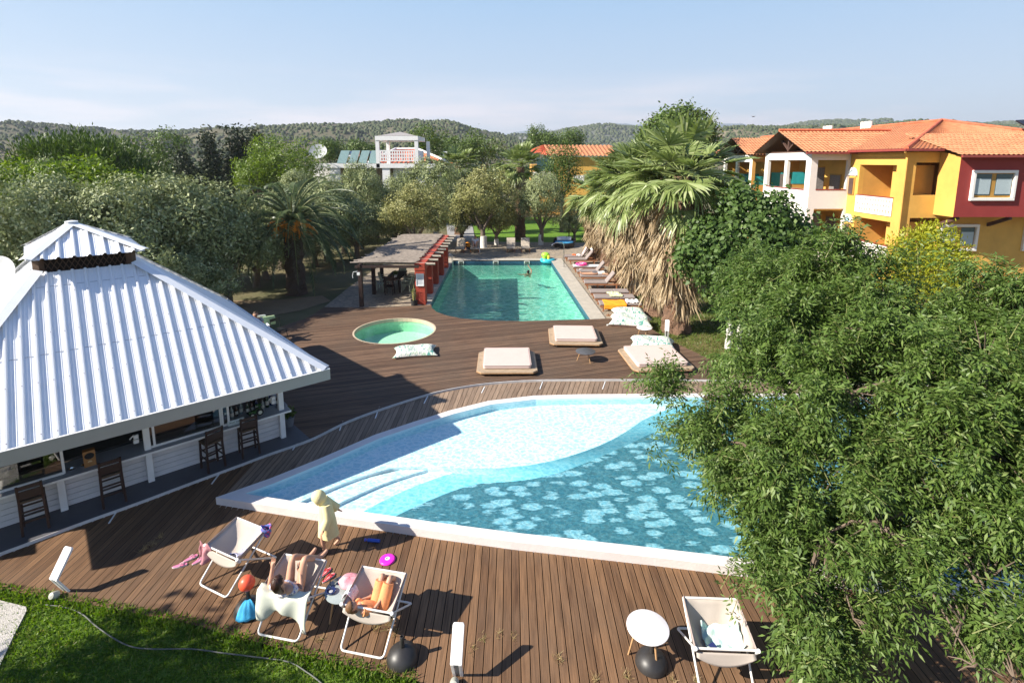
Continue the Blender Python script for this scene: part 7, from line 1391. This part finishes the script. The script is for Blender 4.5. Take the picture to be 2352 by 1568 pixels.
gL = 'wooden loungers beside the long pool'; lo_up = make_lounger(R(52)); lo_fl = make_lounger(R(0.5)); LP = {}
LS = [('a', lo_up, V1(728, 362), 0, 'upright lounger with a pinkish towel on its backrest, farthest back by the palms'), ('b', lo_up, V1(778, 397), 0, 'upright lounger with a rolled white towel on top, second farthest'), ('c', lo_fl, V1(835, 492), 0, 'flat lounger covered in white, carrying a pink swim ring'), ('d', lo_up, V1(885, 545), 0, 'upright empty lounger between the white covered one and the sunbather'), ('e', lo_fl, V1(930, 605), 0, 'flat lounger on which a person sunbathes'), ('f', lo_up, V1(978, 685), 0, 'upright empty lounger with a small wooden stool beside it'), ('g', lo_fl, V1(1050, 800), 0, 'flat grey lounger under a lime towel, farther half of the pair'), ('h', lo_fl, V1(1105, 868), 0, 'flat grey lounger under a lime towel, nearer half of the pair'), ('i', lo_fl, V1(1168, 950), 0, 'flat lounger covered by an orange towel, nearest to the cushions')]
used = set()
for k, o, px, rz, lb in LS:
    p = G(*px, .40); l = o if o.name not in used else dup(o); used.add(o.name); l.location = (p.x, p.y, .034); l.rotation_euler.z = R(-2); l['label'] = lb; l['group'] = gL; LP[k] = Vector((p.x, p.y, .034))
def onL(k, name, label, cat, fn, mat, nu=20, nv=14): o = cloth(name, label, cat, fn, mat, nu, nv); o.location = LP[k]; o.rotation_euler.z = R(-2); return o
m_ort = M('orange towel', (.92, .33, .02), .95, var=.1, scale=10, bump=.5, bscale=60); m_lime = M('lime towel', (.62, .72, .24), .95, var=.1, scale=9, col2=(.74, .76, .58)); m_whi = M('white towel', (.78, .75, .74), .95, var=.04, bump=.5, bscale=60); m_pnk = M('pinkish towel', (.60, .44, .43), .95, var=.1); m_redt = M('orange red cloth', (.80, .15, .05), .9)
onL('i', 'orange_towel', 'orange towel spread over the nearest lounger and hanging to the paving', 'towel', lambda u, v: (.18 + 1.05 * u, .36 - .80 * min(v, .78) / .78 - .02, .392 + .012 * wob(u, v) - max(0, v - .78) * 1.15), m_ort, 28, 20)
onL('i', 'white_towel', 'crumpled white towel at the head of the orange covered lounger', 'towel', lambda u, v: (1.25 + .62 * u, .30 - .55 * v, .40 + .05 * abs(wob(u, v, 1)) + .05 * math.sin(PI * u) * math.sin(PI * v)), m_whi)
onL('h', 'lime_towel', 'lime green and white towel crumpled across the paired grey loungers', 'towel', lambda u, v: (.72 + .62 * u + .05 * math.sin(v * 6), -.30 + .85 * v, .40 + .035 * abs(wob(u, v, 1, 1)) + .01), m_lime)
onL('c', 'white_cover', 'white towel covering the flat lounger under the pink ring', 'towel', lambda u, v: (.02 + 1.75 * u, -.36 + .72 * v, .388 + .004 * wob(u, v)), m_whi)
onL('a', 'pinkish_towel', 'pinkish towel folded over the backrest of the farthest lounger', 'towel', lambda u, v: (1.24 + .45 * (v if v < .7 else 1.4 - v) + .0, -.33 + .66 * u, .42 + .58 * min(v, .72) / .72 - max(0, v - .72) * .9 + .01), m_pnk)
onL('a', 'orange_cloth', 'orange red cloth bundled on the farthest lounger', 'cloth', lambda u, v: (.55 + .30 * u, -.1 + .35 * v, .395 + .07 * math.sin(PI * u) * math.sin(PI * v) + .02 * wob(u, v)), m_redt)
onL('a', 'white_clothes', 'white and grey clothes heaped beside the orange cloth', 'clothes', lambda u, v: (.85 + .34 * u, -.25 + .45 * v, .395 + .09 * math.sin(PI * u) * math.sin(PI * v) + .02 * wob(u, v, 1.2)), patt('grey white print', (.7, .68, .68), (.25, .25, .28), 14, .3))
mb = MB(); mb.tube([(0, -.2, 0), (0, .2, 0)], .075, 12); o = mb.build('rolled_towel', m_whi, None, smooth=60, bevel=.02, loc=LP['b'] + Vector((1.60, 0, .98))); tag(o, 'rolled white towel on the top edge of an upright lounger', 'towel')
o = MB(); o.tube([(0, 0, 0), (.16, .05, 0)], .035, 8); o = o.build('small_towel_roll', m_whi, None, smooth=60, loc=LP['d'] + Vector((.18, 0, .41))); tag(o, 'small white rolled cloth at the foot of the upright empty lounger', 'towel')
def torus(R0, r, n=28, k=10):
    mb = MB(); mb.tube([(R0 * math.cos(2 * PI * i / n), R0 * math.sin(2 * PI * i / n), r) for i in range(n)], r, k, closed=True); return mb
p = LP['c'] + Vector((.55, 0, .40)); t = thing('pink_swim_ring', 'inflated pink swim ring lying on the white covered lounger', 'swim ring', p); torus(.30, .075).build('ring', M('pink vinyl', (.82, .06, .25), .3), t, smooth=180); mb = MB(); mb.grid(lambda u, v: (.22 * u - .1, .3 * v - .15, .09 + .05 * wob(u, v)), 10, 8); mb.build('patch', M('white vinyl print', (.7, .68, .7), .4), t, smooth=180)
p = G(*V1(1195, 775), .03); t = thing('wooden_stool', 'small low wooden stool beside an upright lounger', 'stool', (p.x, p.y + .15, .034)); mb = MB()
for k in range(5): mb.box(-.24 + k * .098, -.155 + k * .098, -.20, .20, .27, .295)
mb.build('seat', m_iro, t)
for sx in (-1, 1):
    for sy in (-1, 1): mb = MB(); mb.box(sx * .2 - .025, sx * .2 + .025, sy * .16 - .025, sy * .16 + .025, 0, .27); mb.build('leg', m_iro, t)
mb = MB(); mb.box(-.2, .2, -.175, -.15, .2, .25); mb.box(-.2, .2, .15, .175, .2, .25); mb.build('apron', m_iro, t)
# sunbather
c = LP['e']; J = dict(pelvis=(.92, 0, .46), chest=(1.30, 0, .47), neck=(1.47, 0, .48), head=(1.58, 0, .49), shL=(1.40, .15, .47), shR=(1.40, -.15, .47), elL=(1.60, .27, .43), wrL=(1.74, .12, .42), elR=(1.62, -.27, .43), wrR=(1.76, -.10, .42), hipL=(.88, .09, .45), hipR=(.88, -.09, .45), knL=(.46, .10, .44), knR=(.46, -.10, .44), anL=(.08, .10, .44), anR=(.08, -.10, .44), toeL=(-.02, .13, .52), toeR=(-.03, -.12, .51))
sb, P = person('person', 'person in a white top sunbathing face down on a flat lounger', c, R(-2), J, .95, face=(.3, 0, -1), up=(1, 0, .3), fingers=False)
hair(sb, P['head'], (.3, 0, -1), (1, 0, .3), .21, M('dark hair', (.03, .018, .012), .6), .1, 1.1, .1)
mb = MB(); mb.tube([(.98, 0, .465), (1.15, 0, .47), (1.34, 0, .475), (1.44, 0, .48)], [.125, .112, .14, .09], 14); mb.build('top', m_whi, sb, smooth=60); mb = MB(); mb.tube([(.70, 0, .45), (.86, 0, .46), (1.0, 0, .465)], [.135, .15, .125], 14); mb.build('shorts', M('dark grey shorts', (.12, .11, .12), .8), sb, smooth=60)
# swimmer and ring in the water
p = G(*V2(1300, 884), -.1); J = dict(pelvis=(-.03, .50, -.20), chest=(-.01, .16, -.10), neck=(0, .03, .0), head=(0, .05, .10), shL=(-.18, .02, -.06), shR=(.17, .02, -.05), elL=(-.40, .08, -.09), wrL=(-.56, .18, -.10), elR=(.20, .06, .22), wrR=(.06, .08, .40), hipL=(-.11, .55, -.22), hipR=(.08, .55, -.22), knL=(-.2, .9, -.38), knR=(.15, .9, -.4), anL=(-.12, 1.25, -.45), anR=(.1, 1.25, -.5), toeL=(-.12, 1.4, -.5), toeR=(.1, 1.4, -.55))
sw, P = person('person', 'swimmer in the emerald pool raising one arm', (p.x, p.y, -.1), 0, J, 1., face=(.2, 1, .1), fingers=True); hair(sw, P['head'], (.2, 1, .1), (0, 0, 1), .22, M('wet black hair', (.012, .009, .008), .3), .1, 1.08)
p = G(*V2(1592, 712), -.1); t = thing('parrot_swim_ring', 'turquoise swim ring with a lime green and yellow figurehead floating in the far corner', 'swim ring', (p.x - .05, p.y - .2, -.10)); torus(.40, .15).build('ring', M('turquoise vinyl', (.05, .48, .62), .25), t, smooth=180)
mb = MB(); mb.ball((-.15, .05, .52), (.30, .24, .20)); mb.ball((-.22, .0, .33), (.16, .16, .20)); mb.build('green_figurehead', M('lime vinyl', (.35, .72, .06), .3), t, smooth=180); mb = MB(); mb.ball((.05, -.22, .36), (.10, .09, .20)); mb.build('yellow_beak', M('yellow vinyl', (.85, .62, .05), .3), t, smooth=180)
# metalwork
m_chr = M('stainless tube', (.62, .63, .64), .2, metal=1.)
p = G(*V2(1825, 785), .08); t = thing('shower_rail', 'arched stainless handrail standing on the pool coping', 'handrail', (p.x, p.y, .08)); mb = MB(); mb.tube([(0, 0, 0), (-.02, .05, 1.35), (-.05, .05, 1.52), (-.16, .05, 1.60), (-.5, .05, 1.62), (-.75, .02, 1.52), (-.82, 0, 1.42)], .028, 10); mb.build('tube', m_chr, t, smooth=60); mb = MB(); mb.lathe([(0, 0), (.08, 0), (.08, .02), (0, .02)], 16); mb.build('flange', m_chr, t)
p = G(*V2(150, 780), 0.); t = thing('pool_ladder', 'stainless pool ladder at the far left corner of the long pool', 'pool ladder', (-4.15, 34.6, .06)); 
for dy in (0, .5): mb = MB(); mb.tube([(-.45, dy, 0), (-.45, dy, .45), (-.3, dy, .66), (-.1, dy, .70), (.08, dy, .55), (.12, dy, .0), (.12, dy, -.7)], .022, 8); mb.build('rail', m_chr, t, smooth=60)
mb = MB(); mb.bar((.12, 0, -.25), (.12, .5, -.25), .08, .02); mb.bar((.12, 0, -.5), (.12, .5, -.5), .08, .02); mb.build('rungs', m_chr, t)
# ---------------------------------------------------------------- pergola
m_redw = M('red rough render', (.36, .055, .03), .85, var=.12, scale=5, bump=.6, bscale=18); m_dpost = M('dark stained post', (.035, .018, .014), .7, scale=5); m_reed = M('grey reed', (.25, .21, .175), .9, scale=5, var=.35)
PO = Vector((-6, 30, 0)); pof = Matrix.Translation(-PO); pg = thing('pergola', 'pergola with red pillars, dark posts and a grey reed roof beside the pool', 'pergola', PO); HZ = 2.12
def PB(): mb = MB(); mb.T = pof; return mb
x_r = G(979, 702, .03); ys = [x_r.y + .25] + [G(x, y, .03).y for x, y in (V5(728, 525), V5(755, 462), V5(783, 405), V5(805, 357))]; xr = x_r.x - .27
for i, y in enumerate(ys): mb = PB(); mb.box(xr - .25, xr + .25 - .0, y - .22, y + .22, .03, HZ - .35 if i else HZ - .35); mb.build('pillar', m_redw, pg, bevel=.02)
mb = PB(); mb.box(xr - .26, xr + .26, ys[0] - .24, ys[-1] + .8, HZ - .35, HZ); mb.build('beam', m_redw, pg, bevel=.02)
mb = PB()
nx_ = 9
for k in range(nx_ + 1): y = ys[0] - .05 + (ys[-1] + .6 - ys[0]) * k / nx_; mb.tube([(xr - 2.9, y, HZ + .0), (xr + .72, y + .02, HZ - .06)], [.055, .06], 8)
mb.build('rafters', M('bleached pole', (.40, .34, .27), .8, scale=6, var=.2), pg, smooth=60)
lx = G(807, 609, HZ + .08).x
for x, y in (V5(270, 612), V5(352, 531), V5(405, 470)): p = G(x, y, .03); mb = PB(); mb.box(p.x - .09, p.x + .09, p.y - .0, p.y + .18, .03, HZ - .02); mb.build('post', m_dpost, pg, bevel=.01)
p = G(*V5(270, 612), .03); mb = PB(); mb.bar((p.x, p.y - .1, HZ - .06), (p.x + .3, ys[-1] + .6, HZ - .06), .12, .14); mb.bar((p.x - .2, p.y - .02, HZ - .10), (xr, p.y, HZ - .10), .1, .12); mb.build('dark_beam', m_dpost, pg)
mb = PB(); y0, y1 = ys[0] - .28, ys[-1] + .55; n = 150
for i in range(n):
    y = y0 + (y1 - y0) * (i + .5) / n; jx = rng.normal() * .07; xl = lx + (.30) * (y - y0) / (y1 - y0) + jx - (.25 if rng.random() < .08 else 0); zz = HZ + .075 + rng.normal() * .012; mb.tube([(xl, y + rng.normal() * .03, zz - .02), ((xl + xr) / 2, y + rng.normal() * .02, zz + rng.normal() * .015), (xr - .15 + rng.normal() * .05, y + rng.normal() * .03, zz)], (y1 - y0) / n * .62, 5)
mb.build('reed_roof', m_reed, pg)
t = thing('notice_board', 'white framed notice on the front of the red pillar', 'notice', (xr - .0, ys[0] - .232, 1.32)); mb = MB(); mb.box(-.18, .18, -.02, 0, -.30, .30); mb.build('sheet', M('paper white', (.66, .67, .68), .7), t)
mb = MB()
for a in ((-.19, .19, -.31, -.27), (-.19, .19, .27, .31), (-.19, -.155, -.27, .27), (.155, .19, -.27, .27)): mb.box(a[0], a[1], -.035, 0, a[2], a[3])
mb.build('frame', m_white, t)
mb = MB()
for k in range(12): mb.box(-.11, .11 - .05 * (k % 3 == 2), -.0215, -.0202, .20 - k * .036, .207 - k * .036)
mb.build('faint_text_lines', M('faded ink', (.42, .43, .44), .8), t)
p = G(*V5(255, 368), HZ); t = thing('string_lamp', 'small white floodlight with a bent cable at the front left pergola post', 'light fitting', (p.x, p.y - .1, HZ - .16)); mb = MB(); mb.box(-.06, .06, -.05, .03, -.07, .05); mb.build('case', m_white, t); mb = MB(); mb.tube([(-.05, 0, .1), (-.22, -.05, .08), (-.26, -.05, -.08), (-.25, -.05, -.2)], .012, 6); mb.build('cable', m_white, t)
# dining set in the shade
tx, ty = G(905, 668, .03).x, G(905, 668, .03).y; t = thing('dining_table', 'long dark wooden dining table in the pergola shade', 'table', (tx, ty + .6, .034)); mb = MB(); mb.box(-.42, .42, -1.1, 1.1, .70, .745); mb.build('table_top', m_dpost, t)
for sx in (-1, 1):
    for sy in (-1, 1): mb = MB(); mb.bar((sx * .34, sy * .95, .7), (sx * .42, sy * 1.02, 0), .07, .07); mb.build('leg', m_dpost, t)
m_pch = M('pale green plastic', (.40, .43, .33), .5)
def make_pchair():
    t = thing('plastic_chair', 'x', 'chair'); mb = MB(); mb.grid(lambda u, v: (-.22 + .44 * u, -.21 + .42 * v, .43 - .015 * math.sin(PI * u)), 6, 6); mb.build('seat', m_pch, t, solid=.015); mb = MB(); mb.grid(lambda u, v: (-.22 + .44 * u, .21 + .10 * v + .04 * math.cos((u - .5) * PI), .43 + .40 * v), 8, 6); mb.build('backrest', m_pch, t, solid=.015)
    for sx in (-1, 1):
        mb = MB(); mb.bar((sx * .25, -.2, .63), (sx * .24, .25, .64), .05, .025); mb.bar((sx * .25, -.19, .63), (sx * .23, -.2, .43), .04, .03); mb.build('armrest', m_pch, t)
        for sy in (-1, 1): mb = MB(); mb.bar((sx * .20, sy * .19, .43), (sx * .24, sy * .24, 0), .05, .04); mb.build('leg', m_pch, t)
    return t
pc = make_pchair(); gC = 'pale plastic chairs round the pergola table'
for i, (dx, dy, rz, lb) in enumerate(((.72, -.75, -1.57, 'pale plastic chair nearest the red front pillar'), (.72, .0, -1.5, 'pale plastic chair second along the pool side of the table'), (.74, .8, -1.6, 'pale plastic chair third along the pool side of the table'), (-.72, -.7, 1.6, 'pale plastic chair nearest the front left post'), (-.72, .3, 1.55, 'pale plastic chair on the garden side of the table, farther one'), (0, 1.5, 0, 'pale plastic chair at the far head of the dining table'))):
    o = pc if i == 0 else dup(pc); o.location = (tx + dx, ty + .6 + dy, .034); o.rotation_euler.z = rz; o['label'] = lb; o['group'] = gC
t = thing('tall_wooden_chair', 'dark slatted wooden chair at the near end of the dining table', 'chair', (tx - .05, ty - .75, .034), PI); mb = MB(); mb.box(-.22, .22, -.21, .21, .42, .46); mb.build('seat', m_dpost, t)
for sx in (-1, 1): mb = MB(); mb.bar((sx * .2, .19, 0), (sx * .2, .24, 1.05), .045, .045); mb.build('leg', m_dpost, t); mb = MB(); mb.bar((sx * .2, -.19, 0), (sx * .2, -.19, .44), .045, .045); mb.build('leg', m_dpost, t)
mb = MB()
for k in range(5): mb.bar((-.2, .215 + k * .006, .58 + k * .1), (.2, .215 + k * .006, .58 + k * .1), .02, .05)
mb.build('backrest', m_dpost, t)
t = thing('table_plant', 'small potted plant in a white pot on the dining table', 'plant', (tx + .1, ty + .1, .78)); mb = MB(); mb.lathe([(0, 0), (.06, 0), (.085, .12), (.075, .12), (0, .10)], 14); mb.build('pot', m_white, t, smooth=40); crown('leaves', [(0, 0, .22, .12, .12, .12)], 120, .12, .04, leafmat('pot plant', (.05, .1, .02), (.12, .14, .04)), t, .1)
p = G(*V5(617, 603), .03); t = thing('potted_cactus', 'potted plant with bare yellowish stems at the foot of the red pillar', 'plant', (p.x, p.y, .034)); mb = MB(); mb.lathe([(0, 0), (.15, 0), (.18, .30), (.165, .30), (.15, .26), (0, .26)], 18); mb.build('pot', M('black pot', (.03, .03, .03), .6), t, smooth=40); mb = MB()
for dx, dy, h in ((0, 0, .8), (.06, .03, .6), (-.07, .02, .45), (-.04, -.05, .62)): mb.tube([(dx * .5, dy * .5, .25), (dx, dy, .25 + h * .5), (dx * 1.5, dy * 1.4, .25 + h)], [.022, .018, .008], 6)
mb.build('stems', M('yellow green stem', (.32, .30, .10), .7), t, smooth=60); crown('leaves', [(0, 0, .6, .16, .16, .3)], 60, .10, .03, leafmat('pot plant', (.05, .1, .02), (.12, .14, .04)), t, .2)
# bench with a man
p = G(629, 768, ZU); bz = R(37); ux = Vector((math.cos(bz), math.sin(bz), 0)); BC = Vector((-10.28, 19.22, ZU))
t = thing('garden_bench', 'white slatted garden bench with pale green cushions', 'bench', BC, bz); W_ = .85
for sx in (-1, 1):
    mb = MB(); mb.bar((sx * W_, -.25, 0), (sx * W_, -.25, .62), .06, .06); mb.bar((sx * W_, .25, 0), (sx * W_, .34, .92), .06, .06); mb.bar((sx * W_, -.28, .63), (sx * W_, .30, .63), .07, .03); mb.build('leg', m_white, t)
mb = MB(); mb.bar((-W_, -.24, .38), (W_, -.24, .38), .04, .08); mb.bar((-W_, .22, .38), (W_, .22, .38), .04, .08); mb.box(-W_, W_, -.25, .24, .40, .42); mb.build('seat', m_white, t)
mb = MB(); mb.bar((-W_, .345, .90), (W_, .345, .90), .04, .06); mb.bar((-W_, .31, .68), (W_, .31, .68), .03, .05); mb.bar((-W_, .28, .48), (W_, .28, .48), .03, .05)
for k in range(22): x = -W_ + (k + .5) * 2 * W_ / 22; mb.bar((x, .32, .68), (x, .342, .90), .03, .02)
mb.build('backrest', m_white, t)
m_gc = M('pale green cushion', (.45, .58, .30), .9, var=.06); m_gc2 = M('mint cushion', (.40, .72, .55), .9)
for x in (-.42, .42): mb = MB(); mb.box(x - .38, x + .38, -.24, .2, .422, .50); mb.build('seat_cushion', m_gc2, t, bevel=.03); mb = MB(); mb.box(x - .36, x + .36, -.05, .05, -.18, .18); b = mb.build('back_cushion', m_gc, t, bevel=.04, loc=(x, .20, .70)); b.rotation_euler.x = R(-10)
J = dict(pelvis=(0, .02, .60), chest=(0, .02, .93), neck=(0, .0, 1.07), head=(0, -.04, 1.19), shL=(-.19, .02, 1.01), shR=(.19, .02, 1.01), elL=(-.25, -.10, .76), wrL=(-.12, -.30, .70), elR=(.26, -.10, .76), wrR=(.14, -.30, .70), hipL=(-.10, -.02, .57), hipR=(.10, -.02, .57), knL=(-.13, -.44, .56), knR=(.13, -.44, .56), anL=(-.13, -.50, .10), anR=(.13, -.50, .10), toeL=(-.14, -.66, .04), toeR=(.14, -.66, .04))
mn, P = person('person', 'man in a grey t-shirt and glasses sitting on the white bench', BC + Vector((.52, -.06, 0)), bz + R(12), J, 1., face=(.1, -1, -.25)); hair(mn, P['head'], (.1, -1, -.25), (0, 0, 1), .22, M('short brown hair', (.06, .035, .02), .7), .42, 1.05)
mb = MB(); mb.tube([(0, .02, .56), (0, .02, .74), (0, .02, .93), (0, .01, 1.03)], [.165, .16, .175, .11], 16)
for s_ in 'LR': mb.tube([Vector(J['sh' + s_]) * .92 + Vector(J['chest']) * .08, Vector(J['sh' + s_]).lerp(Vector(J['el' + s_]), .6)], [.085, .075], 12)
mb.build('t_shirt', M('grey cotton', (.26, .28, .33), .9), mn, smooth=60)
for s_ in 'LR': mb = MB(); mb.tube([J['hip' + s_], Vector(J['hip' + s_]).lerp(Vector(J['kn' + s_]), .9)], [.12, .095], 12); mb.build('shorts_leg', M('dark shorts', (.04, .05, .08), .9), mn, smooth=60)
mb = MB()
for sx in (-1, 1): mb.tube([(sx * .04 + .022 * math.cos(a * PI / 5), -.155, 1.205 + .018 * math.sin(a * PI / 5)) for a in range(10)], .003, 5, closed=True)
mb.bar((-.02, -.158, 1.208), (.02, -.158, 1.208), .005, .005); mb.build('glasses', m_blkcap, mn)
t = thing('folding_chair', 'thin black chair standing beside the white bench', 'chair', BC + ux * 1.3 + Vector((.12, -.35, 0)), bz + .4); mb = MB(); mb.box(-.2, .2, -.2, .2, .43, .45); mb.build('seat', m_blkcap, t); mb = MB(); mb.bar((-.2, .22, .8), (.2, .22, .8), .02, .12); mb.build('backrest', m_blkcap, t)
for sx in (-1, 1): mb = MB(); mb.tube([(sx * .2, .28, 0), (sx * .2, .18, .45), (sx * .2, .23, .86)], .013, 6); mb.tube([(sx * .2, -.26, 0), (sx * .2, -.16, .44)], .013, 6); mb.build('leg', m_blkcap, t)
# far side of the pool
lf = make_lounger(R(55), M('shaded beige cushion', (.42, .36, .29), .9)); gR = 'loungers under the trees at the far end of the pool'
for i, (x, y, lb) in enumerate(((290, 535, 'beige lounger under the trees, leftmost of the far row'), (508, 535, 'beige lounger under the trees with a person sitting up on it'), (1045, 530, 'beige lounger under the trees, left of the dark palm trunk'), (1262, 528, 'beige lounger under the trees, right of the dark palm trunk'))):
    p = G(*V2(x, y), .3); o = lf if i == 0 else dup(lf); o.location = (p.x, p.y, .034); o.rotation_euler.z = R(90); o['label'] = lb; o['group'] = gR
    if i == 1: pf_ = Vector((p.x, p.y, .034))
J = dict(pelvis=(0, .95, .48), chest=(0, 1.12, .82), neck=(0, 1.12, .97), head=(0, 1.08, 1.09), shL=(-.18, 1.12, .90), shR=(.18, 1.12, .90), elL=(-.26, .92, .72), wrL=(-.10, .70, .72), elR=(.26, .92, .72), wrR=(.10, .70, .72), hipL=(-.09, .92, .47), hipR=(.09, .92, .47), knL=(-.12, .55, .80), knR=(.12, .55, .80), anL=(-.11, .30, .44), anR=(.11, .30, .44), toeL=(-.11, .14, .41), toeR=(.11, .14, .41))
fw, P = person('person', 'person in a white shirt sitting on a shaded lounger beyond the pool', pf_, 0, J, 1., face=(0, -1, -.4), fingers=False); hair(fw, P['head'], (0, -1, -.4), (0, 0, 1), .22, M('dark hair', (.03, .018, .012), .6), .2, 1.1)
mb = MB(); mb.tube([(0, .96, .46), (0, 1.05, .66), (0, 1.12, .84), (0, 1.12, .93)], [.15, .15, .165, .1], 14)
for s_ in 'LR': mb.tube([J['sh' + s_], Vector(J['sh' + s_]).lerp(Vector(J['el' + s_]), .6)], [.08, .07], 10)
mb.build('shirt', m_whi, fw, smooth=60)
o = cloth('hanging_towel', 'white towel hanging off the side of the shaded lounger', 'towel', lambda u, v: (.34 + .06 * v + .03 * math.sin(u * 7), .05 + .3 * u, .40 - .38 * v), m_whi); o.location = pf_
p = G(*V2(405, 535), .03); t = thing('beach_bag', 'dark beach bag with an orange towel between two shaded loungers', 'bag', (p.x, p.y + .3, .034)); mb = MB(); mb.grid(lambda u, v: ((.26 + .03 * wob(u, v)) * math.cos(2 * PI * u) * (1 - .2 * v), .17 * math.sin(2 * PI * u) * (1 - .3 * v), .5 * v), 16, 8); mb.build('bag', M('navy canvas', (.02, .02, .04), .9), t, smooth=180, solid=.01); mb = MB(); mb.grid(lambda u, v: (-.2 + .4 * u, -.15 + .2 * v - .1 * u, .45 + .1 * math.sin(PI * u) - .3 * (1 - v) ** 2 + .02 * wob(u, v)), 12, 8); mb.build('orange_towel', m_ort, t, smooth=180)
p = G(*V2(1838, 515), .03); t = thing('round_daybed', 'round dark wicker daybed with a blue cushion and white pillows', 'daybed', (p.x, p.y + .7, .03)); m_wk = M('dark wicker', (.03, .022, .018), .7, scale=40, bump=.6)
mb = MB(); mb.lathe([(0, 0), (.80, 0), (.84, .20), (.84, .36), (.76, .38), (0, .38)], 36); mb.build('base', m_wk, t, smooth=50); mb = MB(); mb.lathe([(0, .38), (.74, .38), (.76, .43), (.72, .47), (0, .48)], 36); mb.build('cushion', M('sky blue canvas', (.06, .30, .52), .8), t, smooth=50)
mb = MB(); mb.grid(lambda u, v: ((.82 + .05 * v) * math.cos(PI * u), (.82 + .05 * v) * math.sin(PI * u), .36 + .42 * v * math.sin(PI * u) ** .5), 24, 5); mb.build('backrest', m_wk, t, smooth=180, solid=.04)
for k, (x, y, rz) in enumerate(((-.38, .38, .5), (.02, .55, 0), (.42, .36, -.6))): mb = MB(); mb.box(-.22, .22, -.05, .05, -.16, .16); b = mb.build('pillow', m_whi, t, bevel=.04, loc=(x, y, .64)); b.rotation_euler = (R(-20), 0, rz)
p = G(*V2(1925, 430), .03); t = thing('parasol_post', 'thin dark post standing behind the round daybed', 'post', (p.x, 46.2, -.05)); mb = MB(); mb.tube([(0, 0, 0), (0, 0, 2.5)], .05, 8); mb.build('post', m_dpost, t)
# shoes on the paving, a bird, odd cloth on the deck
p = G(*V1(1290, 1120), .03); t = thing('sandals', 'pair of brown sandals on the paving by the cushions', 'sandals', (p.x, p.y, .034), 1.2)
for dx in (-.07, .07): mb = MB(); mb.prism([(dx + .045 * math.cos(2 * PI * i / 14), .12 * math.sin(2 * PI * i / 14)) for i in range(14)], 0, .02); mb.tube([(dx - .045, .03, .02), (dx, .04, .065), (dx + .045, .03, .02)], .014, 6); mb.build('sandal', M('brown leather', (.25, .12, .06), .6), t)
p = G(*V1(1295, 1248), ZU); o = MB(); o.tube([(0, 0, .03), (.2, .06, .03)], .035, 8); o = o.build('white_bottle', m_plast, None, smooth=60, loc=(p.x - .1, p.y, ZU)); tag(o, 'small white bottle lying on the deck beside a leaf print cushion', 'bottle')
p = AT(1730, 268, 120); t = thing('bird', 'tiny distant bird in the sky above the right hills', 'bird', p, .6); mb = MB(); mb.ball((0, 0, 0), (.45, .13, .11)); mb.add([(-.15, .05, .05), (.2, .05, .05), (.05, .8, .22), (-.12, .75, .2), (-.15, -.05, .05), (.2, -.05, .05), (.05, -.8, .1), (-.12, -.75, .08), (-.4, .05, .02), (-.4, -.05, .02), (-.7, .14, .02), (-.7, -.14, .02)], [(0, 1, 2, 3), (4, 7, 6, 5), (8, 9, 11, 10)]); mb.ball((.48, 0, .05), .09, 8, 6); mb.build('body', M('bird grey', (.25, .24, .24), .8), t, smooth=60)
# ================================================================ air
mb = MB(); mb.box(-5200, 5200, -60, 5400, -420, 320); m_, t_, p_ = newmat('haze'); t_.nodes.remove(p_); v_ = nd(t_, 'ShaderNodeVolumePrincipled'); v_.inputs['Color'].default_value = (.80, .87, .96, 1); v_.inputs['Density'].default_value = .0002; v_.inputs['Anisotropy'].default_value = .2; t_.links.new(v_.outputs[0], t_.nodes['Material Output'].inputs['Volume'])
o = mb.build('haze', m_); o['kind'] = 'stuff'; SC.cycles.volume_bounces = 0
